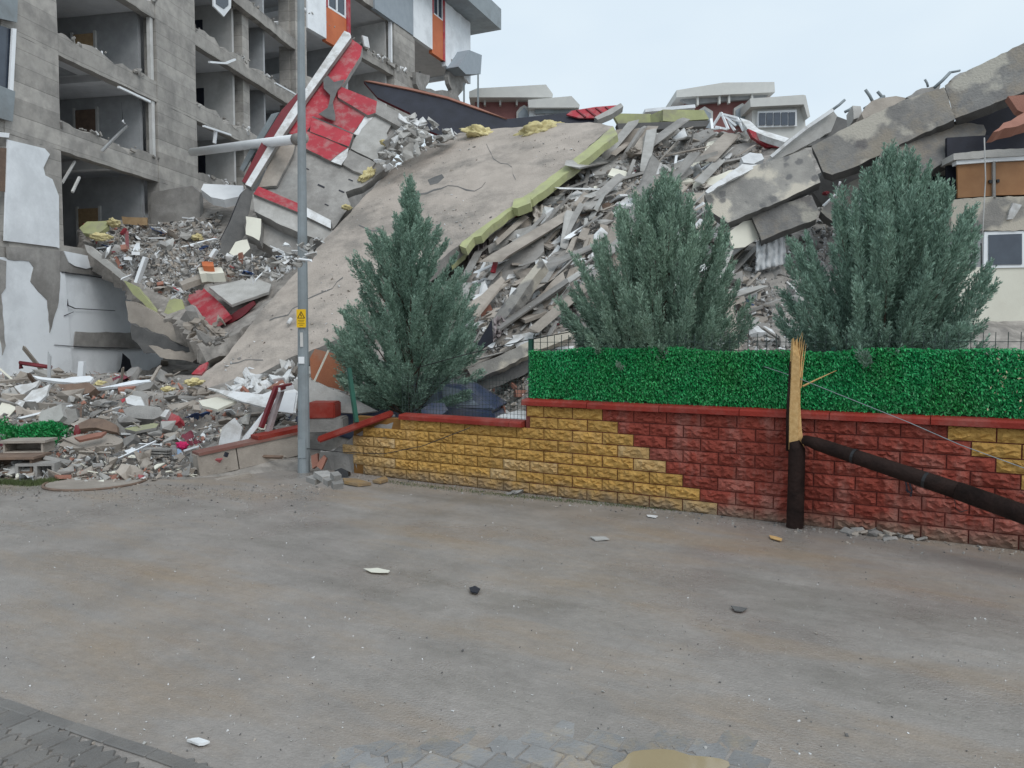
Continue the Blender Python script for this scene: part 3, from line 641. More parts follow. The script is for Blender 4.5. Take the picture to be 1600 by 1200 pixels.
def conifer(label, base, H, zlow, prof, Rmax, lean, nplume, m, seed, basefan=False, plen=(.75, 1.2)):
    """trunk, branches and a crown of feathery plumes: every plume is an axis with short upswept sprays of narrow scale leaves"""
    rng = np.random.RandomState(seed)
    t = thing('conifer_tree', label, 'tree', base, 0, 'blue green conifers behind the street wall')
    bm = bmesh.new(); tube(bm, [(0, 0, -.4), (0, 0, 0), (lean[0] * .3, lean[1] * .3, H * .4), (lean[0] * .8, lean[1] * .8, H * .9)], [.1, .09, .06, .012], 8)
    bmesh.ops.recalc_face_normals(bm, faces=bm.faces); obj('trunk', bm, M['bark'], t, True, smooth=True)
    hs = np.array([p[0] for p in prof]); rs = np.array([p[1] for p in prof])
    verts = []; bb = bmesh.new()
    for i in range(nplume):
        h = rng.beta(1.05, 1.35) if i > 7 else .84 + .16 * (i / 7)
        az = rng.uniform(0, 2 * math.pi)
        bump = 1 + .17 * noise.noise((math.cos(az) * 1.6, math.sin(az) * 1.6, h * 3.5 + seed))
        Rr = np.interp(h, hs, rs) * Rmax * bump
        rr = Rr * (rng.uniform(.74, 1.12) if rng.uniform() < .64 else rng.uniform(.2, .74))
        z = zlow + (H - zlow) * h
        tip = np.array([lean[0] * h + rr * math.cos(az), lean[1] * h + rr * math.sin(az), z])
        if basefan: o = np.array([lean[0] * h * .2, lean[1] * h * .2, zlow * .5 + rng.uniform(0, .35) * (H - zlow) * h])
        else: o = np.array([lean[0] * h * .6, lean[1] * h * .6, max(zlow * .8, z - 1.15 * rr - .3)])
        d = tip - o; Ld = np.linalg.norm(d); d /= Ld
        pl = min(Ld * .92, rng.uniform(*plen) * (1 if h < .8 else .72))
        up = (.0 if h < .2 else .12) * rng.uniform(.6, 1.4)
        p0 = tip - d * pl * .95 - np.array([0, 0, up * pl * .22])
        def axis(f):    # a curve that sweeps up towards its tip
            return p0 + (tip - p0) * f + np.array([0, 0, 1]) * (-up * pl * .18 * math.sin(math.pi * f))
        if i % 2 == 0: tube(bb, [Vector(o), Vector((o + p0) / 2 + np.array([0, 0, -.05])), Vector(p0), Vector(axis(.5)), Vector(axis(.9))], [.018, .013, .010, .006, .002], 4, cap=False)
        nsub = int(38 * pl)
        droop = rng.uniform(.8, 1.25); wd_ = rng.uniform(.8, 1.25)
        for k in range(nsub + 1):
            f = min(1, (k + rng.uniform(-.4, .4)) / nsub); f = max(0, f); q0 = axis(f); ta = axis(min(1, f + .05)) - axis(max(0, f - .05)); ta /= np.linalg.norm(ta) + 1e-9
            sd = rng.normal(0, 1, 3); sd[2] += .25; sd -= ta * sd.dot(ta); sd /= np.linalg.norm(sd) + 1e-6
            sa = ta + sd * (.56 * (1 - .5 * f)) * droop; sa /= np.linalg.norm(sa)
            sl = (.10 + .24 * math.sin(math.pi * min(1, .18 + .82 * (1 - f))) ** .8 * (1 - .55 * f)) * rng.uniform(.7, 1.15) * wd_
            n = 30
            u = rng.uniform(0, 1, n)
            q = rng.normal(0, 1, (n, 3)); q -= sa * (q @ sa)[:, None]; q /= np.linalg.norm(q, axis=1)[:, None]
            b0 = q0 + sa * (u * sl)[:, None] + q * (.012 * (1 - u))[:, None]
            dd_ = sa + q * rng.uniform(.3, .7, n)[:, None]; dd_ /= np.linalg.norm(dd_, axis=1)[:, None]
            L = rng.uniform(.045, .085, n) * (1.1 - .5 * u)
            s = np.cross(dd_, rng.normal(0, 1, (n, 3))); s /= np.linalg.norm(s, axis=1)[:, None]; s *= rng.uniform(.0048, .0085, n)[:, None]
            verts.append(np.stack([b0, b0 + dd_ * (L * .5)[:, None] + s, b0 + dd_ * L[:, None], b0 + dd_ * (L * .5)[:, None] - s], 1))
    V = np.concatenate(verts).reshape(-1, 3); nf = len(V) // 4
    me = bpy.data.meshes.new('crown'); me.vertices.add(len(V)); me.vertices.foreach_set('co', V.astype(np.float32).ravel())
    me.loops.add(nf * 4); me.loops.foreach_set('vertex_index', np.arange(nf * 4, dtype=np.int32))
    me.polygons.add(nf); me.polygons.foreach_set('loop_start', np.arange(0, nf * 4, 4, dtype=np.int32)); me.polygons.foreach_set('loop_total', np.full(nf, 4, dtype=np.int32))
    me.update(); me.validate(); me.materials.append(m)
    o = bpy.data.objects.new('crown', me); COL.objects.link(o); o.parent = t
    bmesh.ops.recalc_face_normals(bb, faces=bb.faces); obj('branches', bb, M['bark'], t, True)
    return t
conifer('narrow pointed blue green conifer nearest the lamp post', (-1.87, 14.0, .0), 4.97, 1.0, [(0, .8), (.1, .98), (.28, 1.04), (.45, .98), (.58, .85), (.69, .66), (.78, .42), (.86, .18), (1, .03)], 1.27, (.02, 0), 265, M['needle'], 11, plen=(.7, 1.15))
conifer('middle rounded conifer spreading over the left half of the leaf fence', (2.10, 10.75, .0), 4.36, 1.66, [(0, .62), (.08, .92), (.22, 1.06), (.48, 1.05), (.64, .92), (.79, .63), (.9, .3), (1, .06)], 1.10, (.0, 0), 235, M['needle_b'], 23, basefan=True, plen=(.8, 1.3))
conifer('wide fan shaped conifer leaning right beside the broken pole', (4.46, 9.3, .0), 4.34, 1.62, [(0, .62), (.08, .92), (.25, 1.08), (.5, 1.08), (.66, .94), (.82, .63), (.93, .3), (1, .1)], 0.99, (.10, 0), 235, M['needle'], 37, basefan=True, plen=(.95, 1.5))

for f in (.35, .8):
    q = a_ if False else Vector((.06, -.06, 1.02)).lerp(b_, f); t_ = (b_ - Vector((.06, -.06, 1.02))).normalized()
    bm = bmesh.new(); tube(bm, [q, q + t_ * .03], [.083, .083], 14); bmesh.ops.recalc_face_normals(bm, faces=bm.faces); obj('iron_band', bm, M['blackish'], pole, True)
# ================================================================== RUBBLE TERRAIN
CTRL = [  # picture position and distance of points on the heap
 (0, 757, 11.4), (100, 762, 11.4), (200, 762, 11.4), (300, 752, 11.8), (420, 745, 12.2), (-150, 757, 11.4), (-300, 750, 11.6),
 (20, 715, 12.4), (120, 700, 12.8), (230, 695, 12.9), (330, 690, 13.1), (430, 690, 13.4), (-100, 715, 12.4),
 (10, 655, 14.2), (110, 645, 14.6), (220, 640, 14.8), (330, 640, 14.8), (430, 640, 14.9), (-100, 655, 14.4),
 (10, 600, 17.5), (110, 592, 18.6), (220, 598, 18.4), (300, 612, 17.0), (390, 612, 16.6), (450, 590, 16.7), (-100, 600, 18.5),
 (60, 583, 22), (180, 583, 21.5), (270, 588, 20.0),
 (400, 560, 19.6), (480, 470, 22.4), (560, 400, 24.4), (600, 300, 27.2), (690, 230, 30.5), (800, 220, 29.5), (900, 215, 28.4), (800, 300, 25.6), (700, 380, 23.6), (620, 460, 21.3), (540, 530, 19.2), (470, 580, 17.6),
 (500, 645, 14.6), (560, 640, 15.6), (640, 655, 15.4), (700, 600, 16.6), (760, 590, 16.4), (810, 608, 15.2), (700, 655, 15.0), (790, 655, 14.6),
 (700, 500, 19.0), (740, 440, 20.0), (760, 540, 16.7), (820, 480, 17.8), (840, 400, 20.0), (850, 330, 22.5), (900, 520, 16.2), (930, 440, 18.0), (960, 350, 20.3), (950, 280, 23.4), (1000, 215, 27.4), (1090, 205, 27.6), (1190, 215, 26.6),
 (1050, 280, 22.8), (1120, 250, 24.2), (1060, 350, 20.0), (1040, 480, 16.2), (960, 590, 13.8), (1100, 590, 13.0), (1150, 500, 15.4), (1180, 430, 17.6), (1250, 320, 20.4), (1300, 250, 22.6), (1400, 300, 20.0), (1250, 520, 14.8), (1400, 520, 15.2), (1300, 400, 18.4), (1450, 400, 18.4), (1440, 220, 22.5), (1600, 190, 22.5), (1560, 560, 14.0),
]
CW = [tuple(P(*c)) for c in CTRL] + [(-20, 36, 3), (-10, 38, 4.5), (0, 38, 5.5), (8, 38, 5.5), (16, 34, 4), (22, 28, 2), (24, 18, .5), (-24, 26, 1.2), (-24, 14, .3), (12, 11.5, .8), (9, 9.5, .6), (-.5, 12.9, .25), (-1.6, 13.6, .2), (-2.6, 14.2, .25)]
CW += [(-12.8, 24, 1.1), (-11.5, 26, 1.2), (-9.5, 28, 1.3), (-8, 30.5, 1.6), (-9.4, 24.5, 1.2), (-8.4, 22.8, 1.2), (-8.6, 20.6, 1.2), (-7.2, 26.5, 2.2)]
PILE_POLY = [(112, 340), (240, 345), (300, 300), (330, 285), (400, 330), (480, 370), (520, 372), (485, 420), (440, 455), (412, 488), (362, 530), (340, 548), (318, 548), (285, 520), (262, 500), (235, 480), (214, 452), (198, 438), (166, 416), (130, 388)]
PCT = [(150, 350, 27.6), (130, 386, 24.9), (165, 414, 24.4), (200, 438, 23.9), (235, 478, 23.1), (262, 498, 22.4), (320, 540, 20.8), (240, 350, 28), (330, 350, 27.6), (380, 400, 25.5), (430, 420, 23.9), (470, 400, 24.2), (300, 450, 24.0), (350, 480, 22.5), (400, 455, 22.9), (300, 310, 29.6), (345, 310, 29.4), (520, 376, 24.9), (240, 410, 25.6), (390, 500, 21.3)]
class Heap:
    def __init__(s, pts):
        pts = np.array(pts); s.xy = pts[:, :2]; D = np.linalg.norm(s.xy[:, None] - s.xy[None], axis=2)
        s.mean = pts[:, 2].mean(); s.w = np.linalg.solve(np.sqrt(D * D + .2) + np.eye(len(D)) * 1e-3, pts[:, 2] - s.mean)
MAIN = Heap(CW); PILE = Heap([tuple(P(*c)) for c in PCT])
def mound_h(X, Y, hp=None):
    hp = hp or MAIN
    X = np.atleast_1d(np.asarray(X, float)); Y = np.atleast_1d(np.asarray(Y, float)); out = np.empty(X.shape)
    for i in range(0, len(X), 4000):
        d2 = (X[i:i + 4000, None] - hp.xy[None, :, 0]) ** 2 + (Y[i:i + 4000, None] - hp.xy[None, :, 1]) ** 2
        out[i:i + 4000] = np.sqrt(d2 + .2) @ hp.w + hp.mean
    return out
def pip(px, py, poly):
    px = np.atleast_1d(np.asarray(px, float)); py = np.atleast_1d(np.asarray(py, float))
    ins = np.zeros(len(px), bool); n = len(poly)
    for i in range(n):
        x0, y0 = poly[i]; x1, y1 = poly[(i + 1) % n]
        ins ^= ((y0 > py) != (y1 > py)) & (px < (x1 - x0) * (py - y0) / (y1 - y0 + 1e-9) + x0)
    return ins
def heap_at(x, y): return PILE if pip(x, y, PILE_POLY)[0] else MAIN
def _hits(px, py, hp):
    a = (px - CXP) / FPX; b = -(py - CYP) / FPX
    dy = cp - b * sp; dx = a / dy; dz = (sp + b * cp) / dy
    res = np.full(px.shape, np.nan)
    for Z in np.arange(10.5, 36, .15):
        g = CAM_H + dz * Z - mound_h(dx * Z, np.full(px.shape, Z), hp)
        res[np.isnan(res) & (g < 0)] = Z
    return res
def mound_hits(px, py):
    """distance at which the view through each picture point meets the heap (nan: none)"""
    px = np.atleast_1d(np.asarray(px, float)); py = np.atleast_1d(np.asarray(py, float))
    res = _hits(px, py, MAIN); k = pip(px, py, PILE_POLY)
    if k.any():
        q = _hits(px[k], py[k], PILE); res[k] = np.where(np.isnan(q), res[k], np.fmin(q, res[k]))
    return res
def mound_Z(x, y):
    r = mound_hits([x], [y])[0]
    return 26.0 if np.isnan(r) else float(r)

gx = np.arange(-26, 26.01, .22); gy = np.arange(10.2, 40, .22)
GX, GY = np.meshgrid(gx, gy); H_ = mound_h(GX.ravel(), GY.ravel()).reshape(GX.shape)

bm = bmesh.new(); vv = {}
for j in range(len(gy)):
    for i in range(len(gx)):
        x, y = gx[i], gy[j]; p = Vector((x, y, 0)) - WO
        s, din = p.dot(WU), p.dot(WI)
        if s > -4.5 and din < .3: continue
        h = H_[j, i] + .16 * noise.noise((x * 1.1, y * 1.1, 1)) + .09 * noise.noise((x * 2.9, y * 2.9, 2)) - .05
        if s < -4.5 and din < .5: h = min(h, .02 + .3 * max(0, din + 1.0)) if h > -.1 else h
        if h < -.12: continue
        vv[(i, j)] = bm.verts.new((x, y, h))
for (i, j), v in vv.items():
    q = [vv.get((i + 1, j)), vv.get((i + 1, j + 1)), vv.get((i, j + 1))]
    if all(q): bm.faces.new((v, *q))
bm.normal_update()
tag(obj('rubble_mound', bm, M['mound']), 'grey brown heap of crushed concrete and dust under all the debris', 'rubble', kind='stuff')

# the collapsed floor that hangs out of the gutted building, buried in its own debris
px_ = np.arange(-15, -4.5, .16); py_ = np.arange(19.5, 31, .16); QX, QY = np.meshgrid(px_, py_); QH = mound_h(QX.ravel(), QY.ravel(), PILE).reshape(QX.shape)
bm = bmesh.new(); vv = {}
for j in range(len(py_)):
    for i in range(len(px_)):
        h = QH[j, i]; x, y, dz_ = to_px(Vector((px_[i], py_[j], h)))
        if not pip(x + 3 * noise.noise((x * .05, y * .05, 0)), y, PILE_POLY)[0]: continue
        h += .13 * noise.noise((px_[i] * 1.3, py_[j] * 1.3, 6)) + .08 * noise.noise((px_[i] * 3.1, py_[j] * 3.1, 7)) - .04
        vv[(i, j)] = bm.verts.new((px_[i], py_[j], h))
for (i, j), v in vv.items():
    q = [vv.get((i + 1, j)), vv.get((i + 1, j + 1)), vv.get((i, j + 1))]
    if all(q): bm.faces.new((v, *q))
bmesh.ops.delete(bm, geom=[v for v in bm.verts if not v.link_faces], context='VERTS')
bm.normal_update(); o = obj('rubble_pile', bm, M['mound']); md = o.modifiers.new('thickness', 'SOLIDIFY'); md.thickness = .5; md.offset = -1
tag(o, 'collapsed floor heaped with rubble sagging out of the gutted building', 'rubble pile')

# ================================================================== LEFT BUILDING
U1 = Vector((.2, 1, 0)).normalized(); O1 = Vector((-13.9, 24, 0)); RZ1 = math.atan2(U1.y, U1.x); N1 = Vector((U1.y, -U1.x, 0))
bld = thing('apartment_building', 'gutted concrete apartment building on the left with its outer walls stripped off', 'apartment building', O1, RZ1)
SOF = [4.54, 8.04, 10.94, 13.9, 16.8, 19.7]
BH = [.62, .72, .55, .55, .55, .55]
def L(name, m, f, jitter=False, par=bld):
    bm = bmesh.new(); f(bm); return obj(name, bm, m, par, True)
XR = 16.2
for k, (z, h) in enumerate(zip(SOF, BH)):
    broken = k in (1, 2, 3)
    for x0, x1 in ((-7, -2.05), (0.0, 4.7), (7.1, XR)):
        L('beam', M['shutter'], lambda bm: rbox(bm, x0 + .003, x1 - .003, 0.02, .34, z, z + h + (.25 if broken else 0), int((x1 - x0) / .35), .16 if broken else .02, .018))
    L('floor_slab', M['ceil'], lambda bm: box(bm, -7, XR, .345, 8.0, z + h - .34, z + h - .06))
    L('back_wall', M['room'], lambda bm: box(bm, -7, XR, 6.4, 6.55, z + h - .055, (SOF + [22.6])[k + 1] + .1))
for x0, x1 in ((-2.05, 0.0), (4.7, 7.1)):
    L('pillar', M['shutter'], lambda bm: [rbox(bm, x0, x1, -.01, .5, a, b - .004, 8, 0, .012) for a, b in zip([-1] + [s for s in SOF], SOF + [22.6])])
for x in (11.2, 15.6):
    L('column', M['shutter'], lambda bm: box(bm, x, x + .55, .35, .9, 4.5, 22))
L('ground_wall', M['bluewhite'], lambda bm: box(bm, -7, 13, .02, .3, -1, 4.535))
# inner partitions and light strips at the openings
for k in range(5):
    z0 = SOF[k] + BH[k]; z1 = SOF[k + 1]
    L('partition', M['room'], lambda bm: box(bm, 4.4, 4.55, .52, 6.3, z0 - .05, z1 + .2))
    if k > 0: L('door_lining', M['room_lt'], lambda bm: box(bm, 4.46, 4.62, .06, .2, z0 - .05, z1 - .004))
    L('partition', M['room_lt'] if k in (1, 2, 3) else M['room'], lambda bm: box(bm, 10.6, 10.75, .5, 3.6, z0 - .05, z1 + .2))
    L('partition', M['room'], lambda bm: box(bm, 13.2, 13.35, .45, 6.3, z0 - .05, z1 + .2))
    L('partition', M['room_lt'], lambda bm: box(bm, 2.6, 2.75, 3.6, 6.3, z0 - .05, z1 + .2))
    L('partition', M['room'], lambda bm: box(bm, -2.3, -2.12, .52, 6.3, z0 - .05, z1 + .2))
for k in range(5):      # doors and cupboards still standing in the open rooms
    z0 = SOF[k] + BH[k] - .05
    L('room_door', M['dkwood'] if k % 2 else M['wood'], lambda bm: box(bm, 4.33, 4.395, 2.3, 3.15, z0, z0 + 2.0))
    L('door_lining', M['room_lt'], lambda bm: [box(bm, 4.31, 4.392, y, y + .09, z0, z0 + 2.08) for y in (2.2, 3.16)])
    L('room_door', M['navy'], lambda bm: box(bm, 10.56, 10.595, 1.9, 2.8, z0, z0 + 2.0))
    L('wardrobe', M['dkwood'] if k in (0, 3) else M['room_lt'], lambda bm: box(bm, 3.5, 4.2, 4.2, 5.6, z0, z0 + 1.7 + .1 * k))
    L('ceiling_beam', M['ceil'], lambda bm: box(bm, 2.3, 2.6, .36, 6.3, SOF[k + 1] - .02, SOF[k + 1] + .25))
    L('ceiling_stain', M['room'], lambda bm: box(bm, .6, 2.2, 1.2, 4, SOF[k + 1] + BH[k + 1] - .352, SOF[k + 1] + BH[k + 1] - .343))
pl1 = Plane(O1 + N1 * 0.005, N1)
def face1(name, pts, m, lift=.05, th=.045, jag=0, **k):
    return plate(name, None, None, pts, th, m, pl=pl1, lift=lift, jag=jag, parent=bld, **k)
face1('render_panel', [(12, 218), (70, 232), (78, 241), (68, 262), (71, 274), (82, 280), (92, 306), (93, 388), (88, 386), (7, 376)], M['bluewhite'], .07)
face1('render_panel', [(-5, 404), (100, 408), (116, 600), (-5, 600)], M['bluewhite'], .035, .04)
face1('bare_band', [(10, 385), (95, 392), (92, 470), (78, 520), (74, 469), (60, 455), (48, 440), (53, 418), (46, 408), (12, 405)], M['conc'], .055, .03, jag=1)
face1('bare_band', [(96, 392), (215, 415), (215, 436), (92, 424)], M['conc'], .055, .03, jag=1)
face1('bare_band', [(118, 518), (215, 520), (228, 545), (116, 542)], M['conc'], .055, .02, jag=1)
face1('bare_band', [(0, 405), (10, 408), (9, 450), (2, 460), (9, 540), (4, 555), (-6, 480)], M['conc'], .057, .03, jag=1)
face1('render_patch', [(100, 392), (150, 402), (158, 414), (135, 420), (118, 416), (108, 410)], M['bluewhite'], .085, .03)
face1('wall_crack', [(106, 467), (107, 476.5), (118, 481.3), (180, 485), (180, 486), (117, 482.6), (105.4, 477.5)], M['navy'], .066, .01)
face1('wall_crack', [(85, 538.6), (130, 541.4), (200, 543.6), (200, 544.6), (130, 542.6), (85, 539.4)], M['navy'], .063, .01)
face1('wall_crack', [(100, 493), (115, 487), (115.5, 487.6), (101, 493.8)], M['navy'], .063, .01)
face1('wall_crack', [(97, 424.5), (150, 431.5), (215, 444), (214, 445.5), (150, 433), (97, 425.5)], M['navy'], .067, .02)
# dark hole broken through the foot of the wall
face1('broken_hole', [(192, 552), (203, 562), (206, 575), (188, 588), (178, 590), (189, 575)], M['navy'], .068, .02, jag=1)
# short side bay at the picture's edge: balcony fronts and window post
for pts in ([(-60, -40), (28, -5), (27, 35), (-60, 15)], [(-60, 110), (24, 143), (20, 190), (-60, 168)]):
    face1('balcony_front', pts, M['steel'], .16, .06)
face1('window_post', [(20, 44), (26, 45), (21, 142), (15, 141)], M['pvc'], .12, .06)
face1('window_pane', [(-60, 20), (19, 46), (15, 141), (-60, 115)], M['glass'], .02, .03)
face1('window_panel', [(-60, 225), (15, 232), (12, 300), (-60, 292)], M['dkwood'], .04, .03)
face1('window_rail', [(-60, 200), (15, 208), (14, 215), (-60, 208)], M['pvc'], .10, .05)
# white lath, pipe and window remains left hanging on the beams
for a, b in (((185, 136, 26.0), (234, 159, 27.4)), ((318, 197, 30.2), (360, 211, 32.3)), ((327, 97, 30.4), (352, 99, 31.4)), ((352, 99, 31.4), (367, 93, 32.2)), ((430, 130, 36), (462, 148, 38.5))):
    bar('lath', None, None, a, b, .09, .07, M['pvc'], parent=bld)
bar('window_post', None, None, (337, 205, 31.2), (335, 224, 31.2), .12, .1, M['pvc'], parent=bld)
bar('lath', None, None, (97, 286, 24.1), (117, 252, 24.9), .06, .06, M['room_lt'], parent=bld)
bar('lath', None, None, (113, 300, 24.3), (124, 277, 24.9), .07, .06, M['room_lt'], parent=bld)
rod('hanging_pipe', 'grey bent pipe hanging on a wire in the open second floor room', 'pipe', [(159, 236, 25.6), (198, 196, 26.0), (191, 188, 25.9)], .055, M['pvc'])
rod('hanging_wire', 'thin wire holding the bent pipe in the open room', 'wire', [(190, 160, 25.9), (192, 188, 25.9)], .008, M['blackish'])
face1('window_frame', [(332, -30), (362, -25), (361, 12), (350, 26), (334, 10)], M['pvc'], .2, .06)
face1('window_pane', [(337, -30), (357, -25), (357, 8), (350, 14), (338, 6)], M['glass'], .22, .03)
# thick duct and beam crossing in front of the first floor
rod('white_duct', 'long white drain pipe sticking out of the gutted building towards the red panel', 'pipe', [(300, 238, 29.6), (390, 226, 26.4), (468, 217, 23.8)], .155, M['pvc'], k=12)
rod('pipe_collar', 'broken grey socket at the end of the long white drain pipe', 'pipe', [(462, 218, 24.0), (474, 215.5, 23.6)], .18, M['conc'], k=12)

# ---------------------------------------------------------------- the paler block behind it
U2 = Vector((.44, 1, 0)).normalized(); O2 = Vector((-10.8, 39.4, 0)); RZ2 = math.atan2(U2.y, U2.x); N2 = Vector((U2.y, -U2.x, 0))
b2 = thing('white_apartment_block', 'white and red apartment block with a wide grey eave behind the gutted building', 'apartment building', O2, RZ2)
M['grey_panel'] = mat('blue_grey_render', (.33, .37, .41), (.28, .32, .355), rough=.8, bump=.08, rnd=0)
def L2(name, m, f): bm = bmesh.new(); f(bm); return obj(name, bm, m, b2, True)
for z, h in ((12.4, .6), (15.3, .6), (18.4, .62), (21.6, .5)):
    L2('beam', M['shutter'], lambda bm: rbox(bm, .0, 11.4, .05, .45, z, z + h, 30, .12 if z < 21 else 0, .02))
    L2('floor_slab', M['ceil'], lambda bm: box(bm, 0, 19.2 if z > 21 else 12.5, .46, 8, z + h - .3, z + h - .05))
L2('back_wall', M['room'], lambda bm: box(bm, 0, 11.5, 7, 7.2, 5, 21.6))
L2('lower_wall', M['conc'], lambda bm: box(bm, -.1, 19, .1, .5, -1, 12.39))
L2('partition', M['room_lt'], lambda bm: box(bm, 8.8, 8.95, .5, 6.9, 12, 21.6))
L2('partition', M['room'], lambda bm: box(bm, 4.5, 4.7, .3, 6.9, 12, 21.6))
L2('door_lining', M['pvc'], lambda bm: box(bm, 8.85, 9.0, .1, .3, 19.03, 21.58))
L2('column', M['shutter'], lambda bm: box(bm, 9.05, 11.45, .0, .6, 14, 21.58))
L2('column', M['shutter'], lambda bm: box(bm, -.1, .75, .0, .6, 6, 24))
L2('wall_panel', M['bluewhite'], lambda bm: box(bm, .76, 2.3, -.08, .2, 18.2, 25.3))
L2('wall_panel', M['orange'], lambda bm: box(bm, 2.303, 4.4, -.03, .2, 18.1, 19.9))
L2('wall_panel', M['red'], lambda bm: box(bm, 2.303, 2.5, -.06, .2, 19.903, 25.3))
L2('wall_panel', M['red'], lambda bm: box(bm, 4.15, 4.45, -.1, .2, 19.0, 25.3))
w = L2('window', M['pvc'], lambda bm: [box(bm, 2.52, 4.14, -.02, .1, z0, z1) for z0, z1 in ((19.92, 20.02), (21.5, 21.6))] + [box(bm, x, x + .1, -.03, .11, 20.02, 21.5) for x in (2.52, 3.28, 4.04)])
w_ = L2('window_pane', M['glass'], lambda bm: box(bm, 2.55, 4.1, .03, .06, 20.0, 21.55))
L2('wall_panel', M['grey_panel'], lambda bm: box(bm, 6.9, 11.2, -.06, .2, 21.55, 25.3))
L2('wall_panel', M['bluewhite'], lambda bm: box(bm, 4.46, 6.88, -.05, .2, 22.4, 25.3))
L2('wall_panel', M['bluewhite'], lambda bm: box(bm, 11.203, 13.6, -.08, .2, 21.5, 25.3))
L2('wall_panel', M['orange'], lambda bm: box(bm, 13.603, 15.3, -.05, .2, 21.3, 23.9))
L2('wall_panel', M['red'], lambda bm: [box(bm, 13.603, 13.8, -.09, .2, 23.9, 25.3), box(bm, 15.1, 15.35, -.09, .2, 21.3, 25.3)])
L2('window', M['pvc'], lambda bm: [box(bm, x, x + .1, -.04, .1, 23.91, 25.3) for x in (13.82, 14.4, 15.0)] + [box(bm, 13.82, 15.09, -.035, .1, 23.905, 24.0)])
L2('window_pane', M['glass'], lambda bm: box(bm, 13.85, 15.05, .0, .05, 23.9, 25.3))
L2('wall_panel', M['bluewhite'], lambda bm: rbox(bm, 15.353, 19.2, -.08, .2, 21.0, 25.3, 12, 0, .05))
L2('end_wall', M['bluewhite'], lambda bm: box(bm, 19.0, 19.2, .21, 8, 21.5, 25.3))
L2('eave', M['steel'], lambda bm: box(bm, 10.0, 21.2, -1.6, 9, 25.31, 26.8))
L2('roof', M['grey_panel'], lambda bm: box(bm, -1, 9.99, -1.0, 9, 25.31, 26.4))
pl2 = Plane(O2, N2)
def face2(name, pts, m, lift, th, jag=0): return plate(name, None, None, pts, th, m, pl=pl2, lift=lift, jag=jag, parent=b2)
face2('balcony', [(733, 78), (753, 86), (751, 116), (728, 116), (716, 104)], M['grey_panel'], 1.0, 1.0)
face2('hanging_concrete', [(705, 92), (722, 98), (728, 130), (716, 150), (722, 165), (700, 160), (706, 140), (700, 120)], M['conc'], .1, .3, 2)
face2('hanging_concrete', [(650, 112), (672, 118), (664, 138), (700, 142), (722, 160), (655, 140)], M['conc'], .3, .5, 3)
for x, y0, y1 in ((747, 115, 175), (664, 117, 138), (725, 130, 165), (656, 112, 140)):
    bar('steel_post', None, None, (x, y0, 55), (x, y1, 55), .12, .12, M['steel'], parent=b2)
face2('torn_insulation', [(566, 55), (575, 58), (578, 75), (570, 72)], M['white'], .35, .1, 2)

# ================================================================== HOUSES FAR BEHIND
M['brick_far'] = mat('maroon_house_wall', (.28, .125, .115), (.235, .105, .10), rough=.85, bump=.05, rnd=.04)
M['fascia'] = mat('pale_eave_board', (.60, .60, .57), (.54, .54, .52), rough=.8, bump=.05, rnd=.03)
def house(label, rects, Z):
    t = thing('distant_house', label, 'house', P((rects[0][0] + rects[0][1]) / 2, 215, Z), 0, 'distant houses above the collapsed slope')
    def fr(name, pts, m, dz=0, th=.3): return plate(name, None, None, pts, th, m, Z=Z - dz, n=(0, -1, 0), parent=t)
    return t, fr
t, fr = house('left distant maroon house with a pale hipped eave and arched window', [(740, 850)], 62)
fr('wall', [(742, 148), (852, 146), (852, 230), (742, 230)], M['brick_far'], 0, 7)
fr('eave', [(733, 143), (745, 138), (853, 132), (864, 147), (862, 152), (733, 152)], M['fascia'], 1.2, 9)
fr('lower_roof', [(825, 156), (893, 150), (906, 164), (905, 168), (826, 168)], M['fascia'], 2.2, 6)
fr('lower_wall', [(827, 168.5), (898, 168.5), (898, 230), (827, 230)], M['bluewhite'], 1.4, 6)
fr('lower_rail', [(836, 171), (898, 170), (899, 176), (836, 177)], M['steel'], 1.75, .3)
for x in (756, 780, 806):
    fr('bracket', [(x, 152.5), (x + 3, 152.5), (x + 3, 164), (x, 164)], M['fascia'], .5, .5)
w = fr('arched_window', [(807, 200), (807, 175), (812, 168), (819, 164), (826, 168), (830, 175), (830, 200)], M['fascia'], .3, .3)
fr('pane', [(810, 198), (810, 177), (819, 168), (827, 177), (827, 198)], M['grey_panel'], .4, .1)
t, fr = house('right distant maroon house with a wide pale eave and a glazed balcony', [(1070, 1190)], 62)
fr('wall', [(1072, 150), (1200, 140), (1200, 235), (1072, 235)], M['brick_far'], 0, 8)
fr('eave', [(1057, 141), (1130, 129), (1210, 128), (1211, 144), (1130, 148), (1057, 152)], M['fascia'], 1.2, 10)
fr('soffit', [(1058, 152.5), (1130, 148.5), (1205, 145), (1196, 152), (1078, 163)], M['room'], .6, .4)
for x, y in ((1089, 150), (1123, 148), (1138, 147), (1174, 144)):
    fr('bracket', [(x, y), (x + 3, y), (x + 3, y + 14), (x, y + 14)], M['fascia'], 1.0, .4)
for x0, x1, y0 in ((1088, 1114, 166), (1147, 1173, 161)):
    m_ = (x0 + x1) / 2
    fr('arched_window', [(x0, y0 + 34), (x0, y0 + 8), (m_, y0), (x1, y0 + 8), (x1, y0 + 34)], M['fascia'], .35, .35)
    fr('pane', [(x0 + 3, y0 + 34), (x0 + 3, y0 + 11), (m_, y0 + 5), (x1 - 3, y0 + 11), (x1 - 3, y0 + 34)], M['grey_panel'], .45, .1)
fr('balcony_roof', [(1172, 154), (1255, 148), (1259, 149), (1266, 182), (1262, 184), (1256, 163), (1173, 167)], M['fascia'], 3.0, 6)
fr('balcony_wall', [(1175, 166.5), (1256, 163), (1262, 236), (1175, 236)], M['fascia'], 2.2, 6)
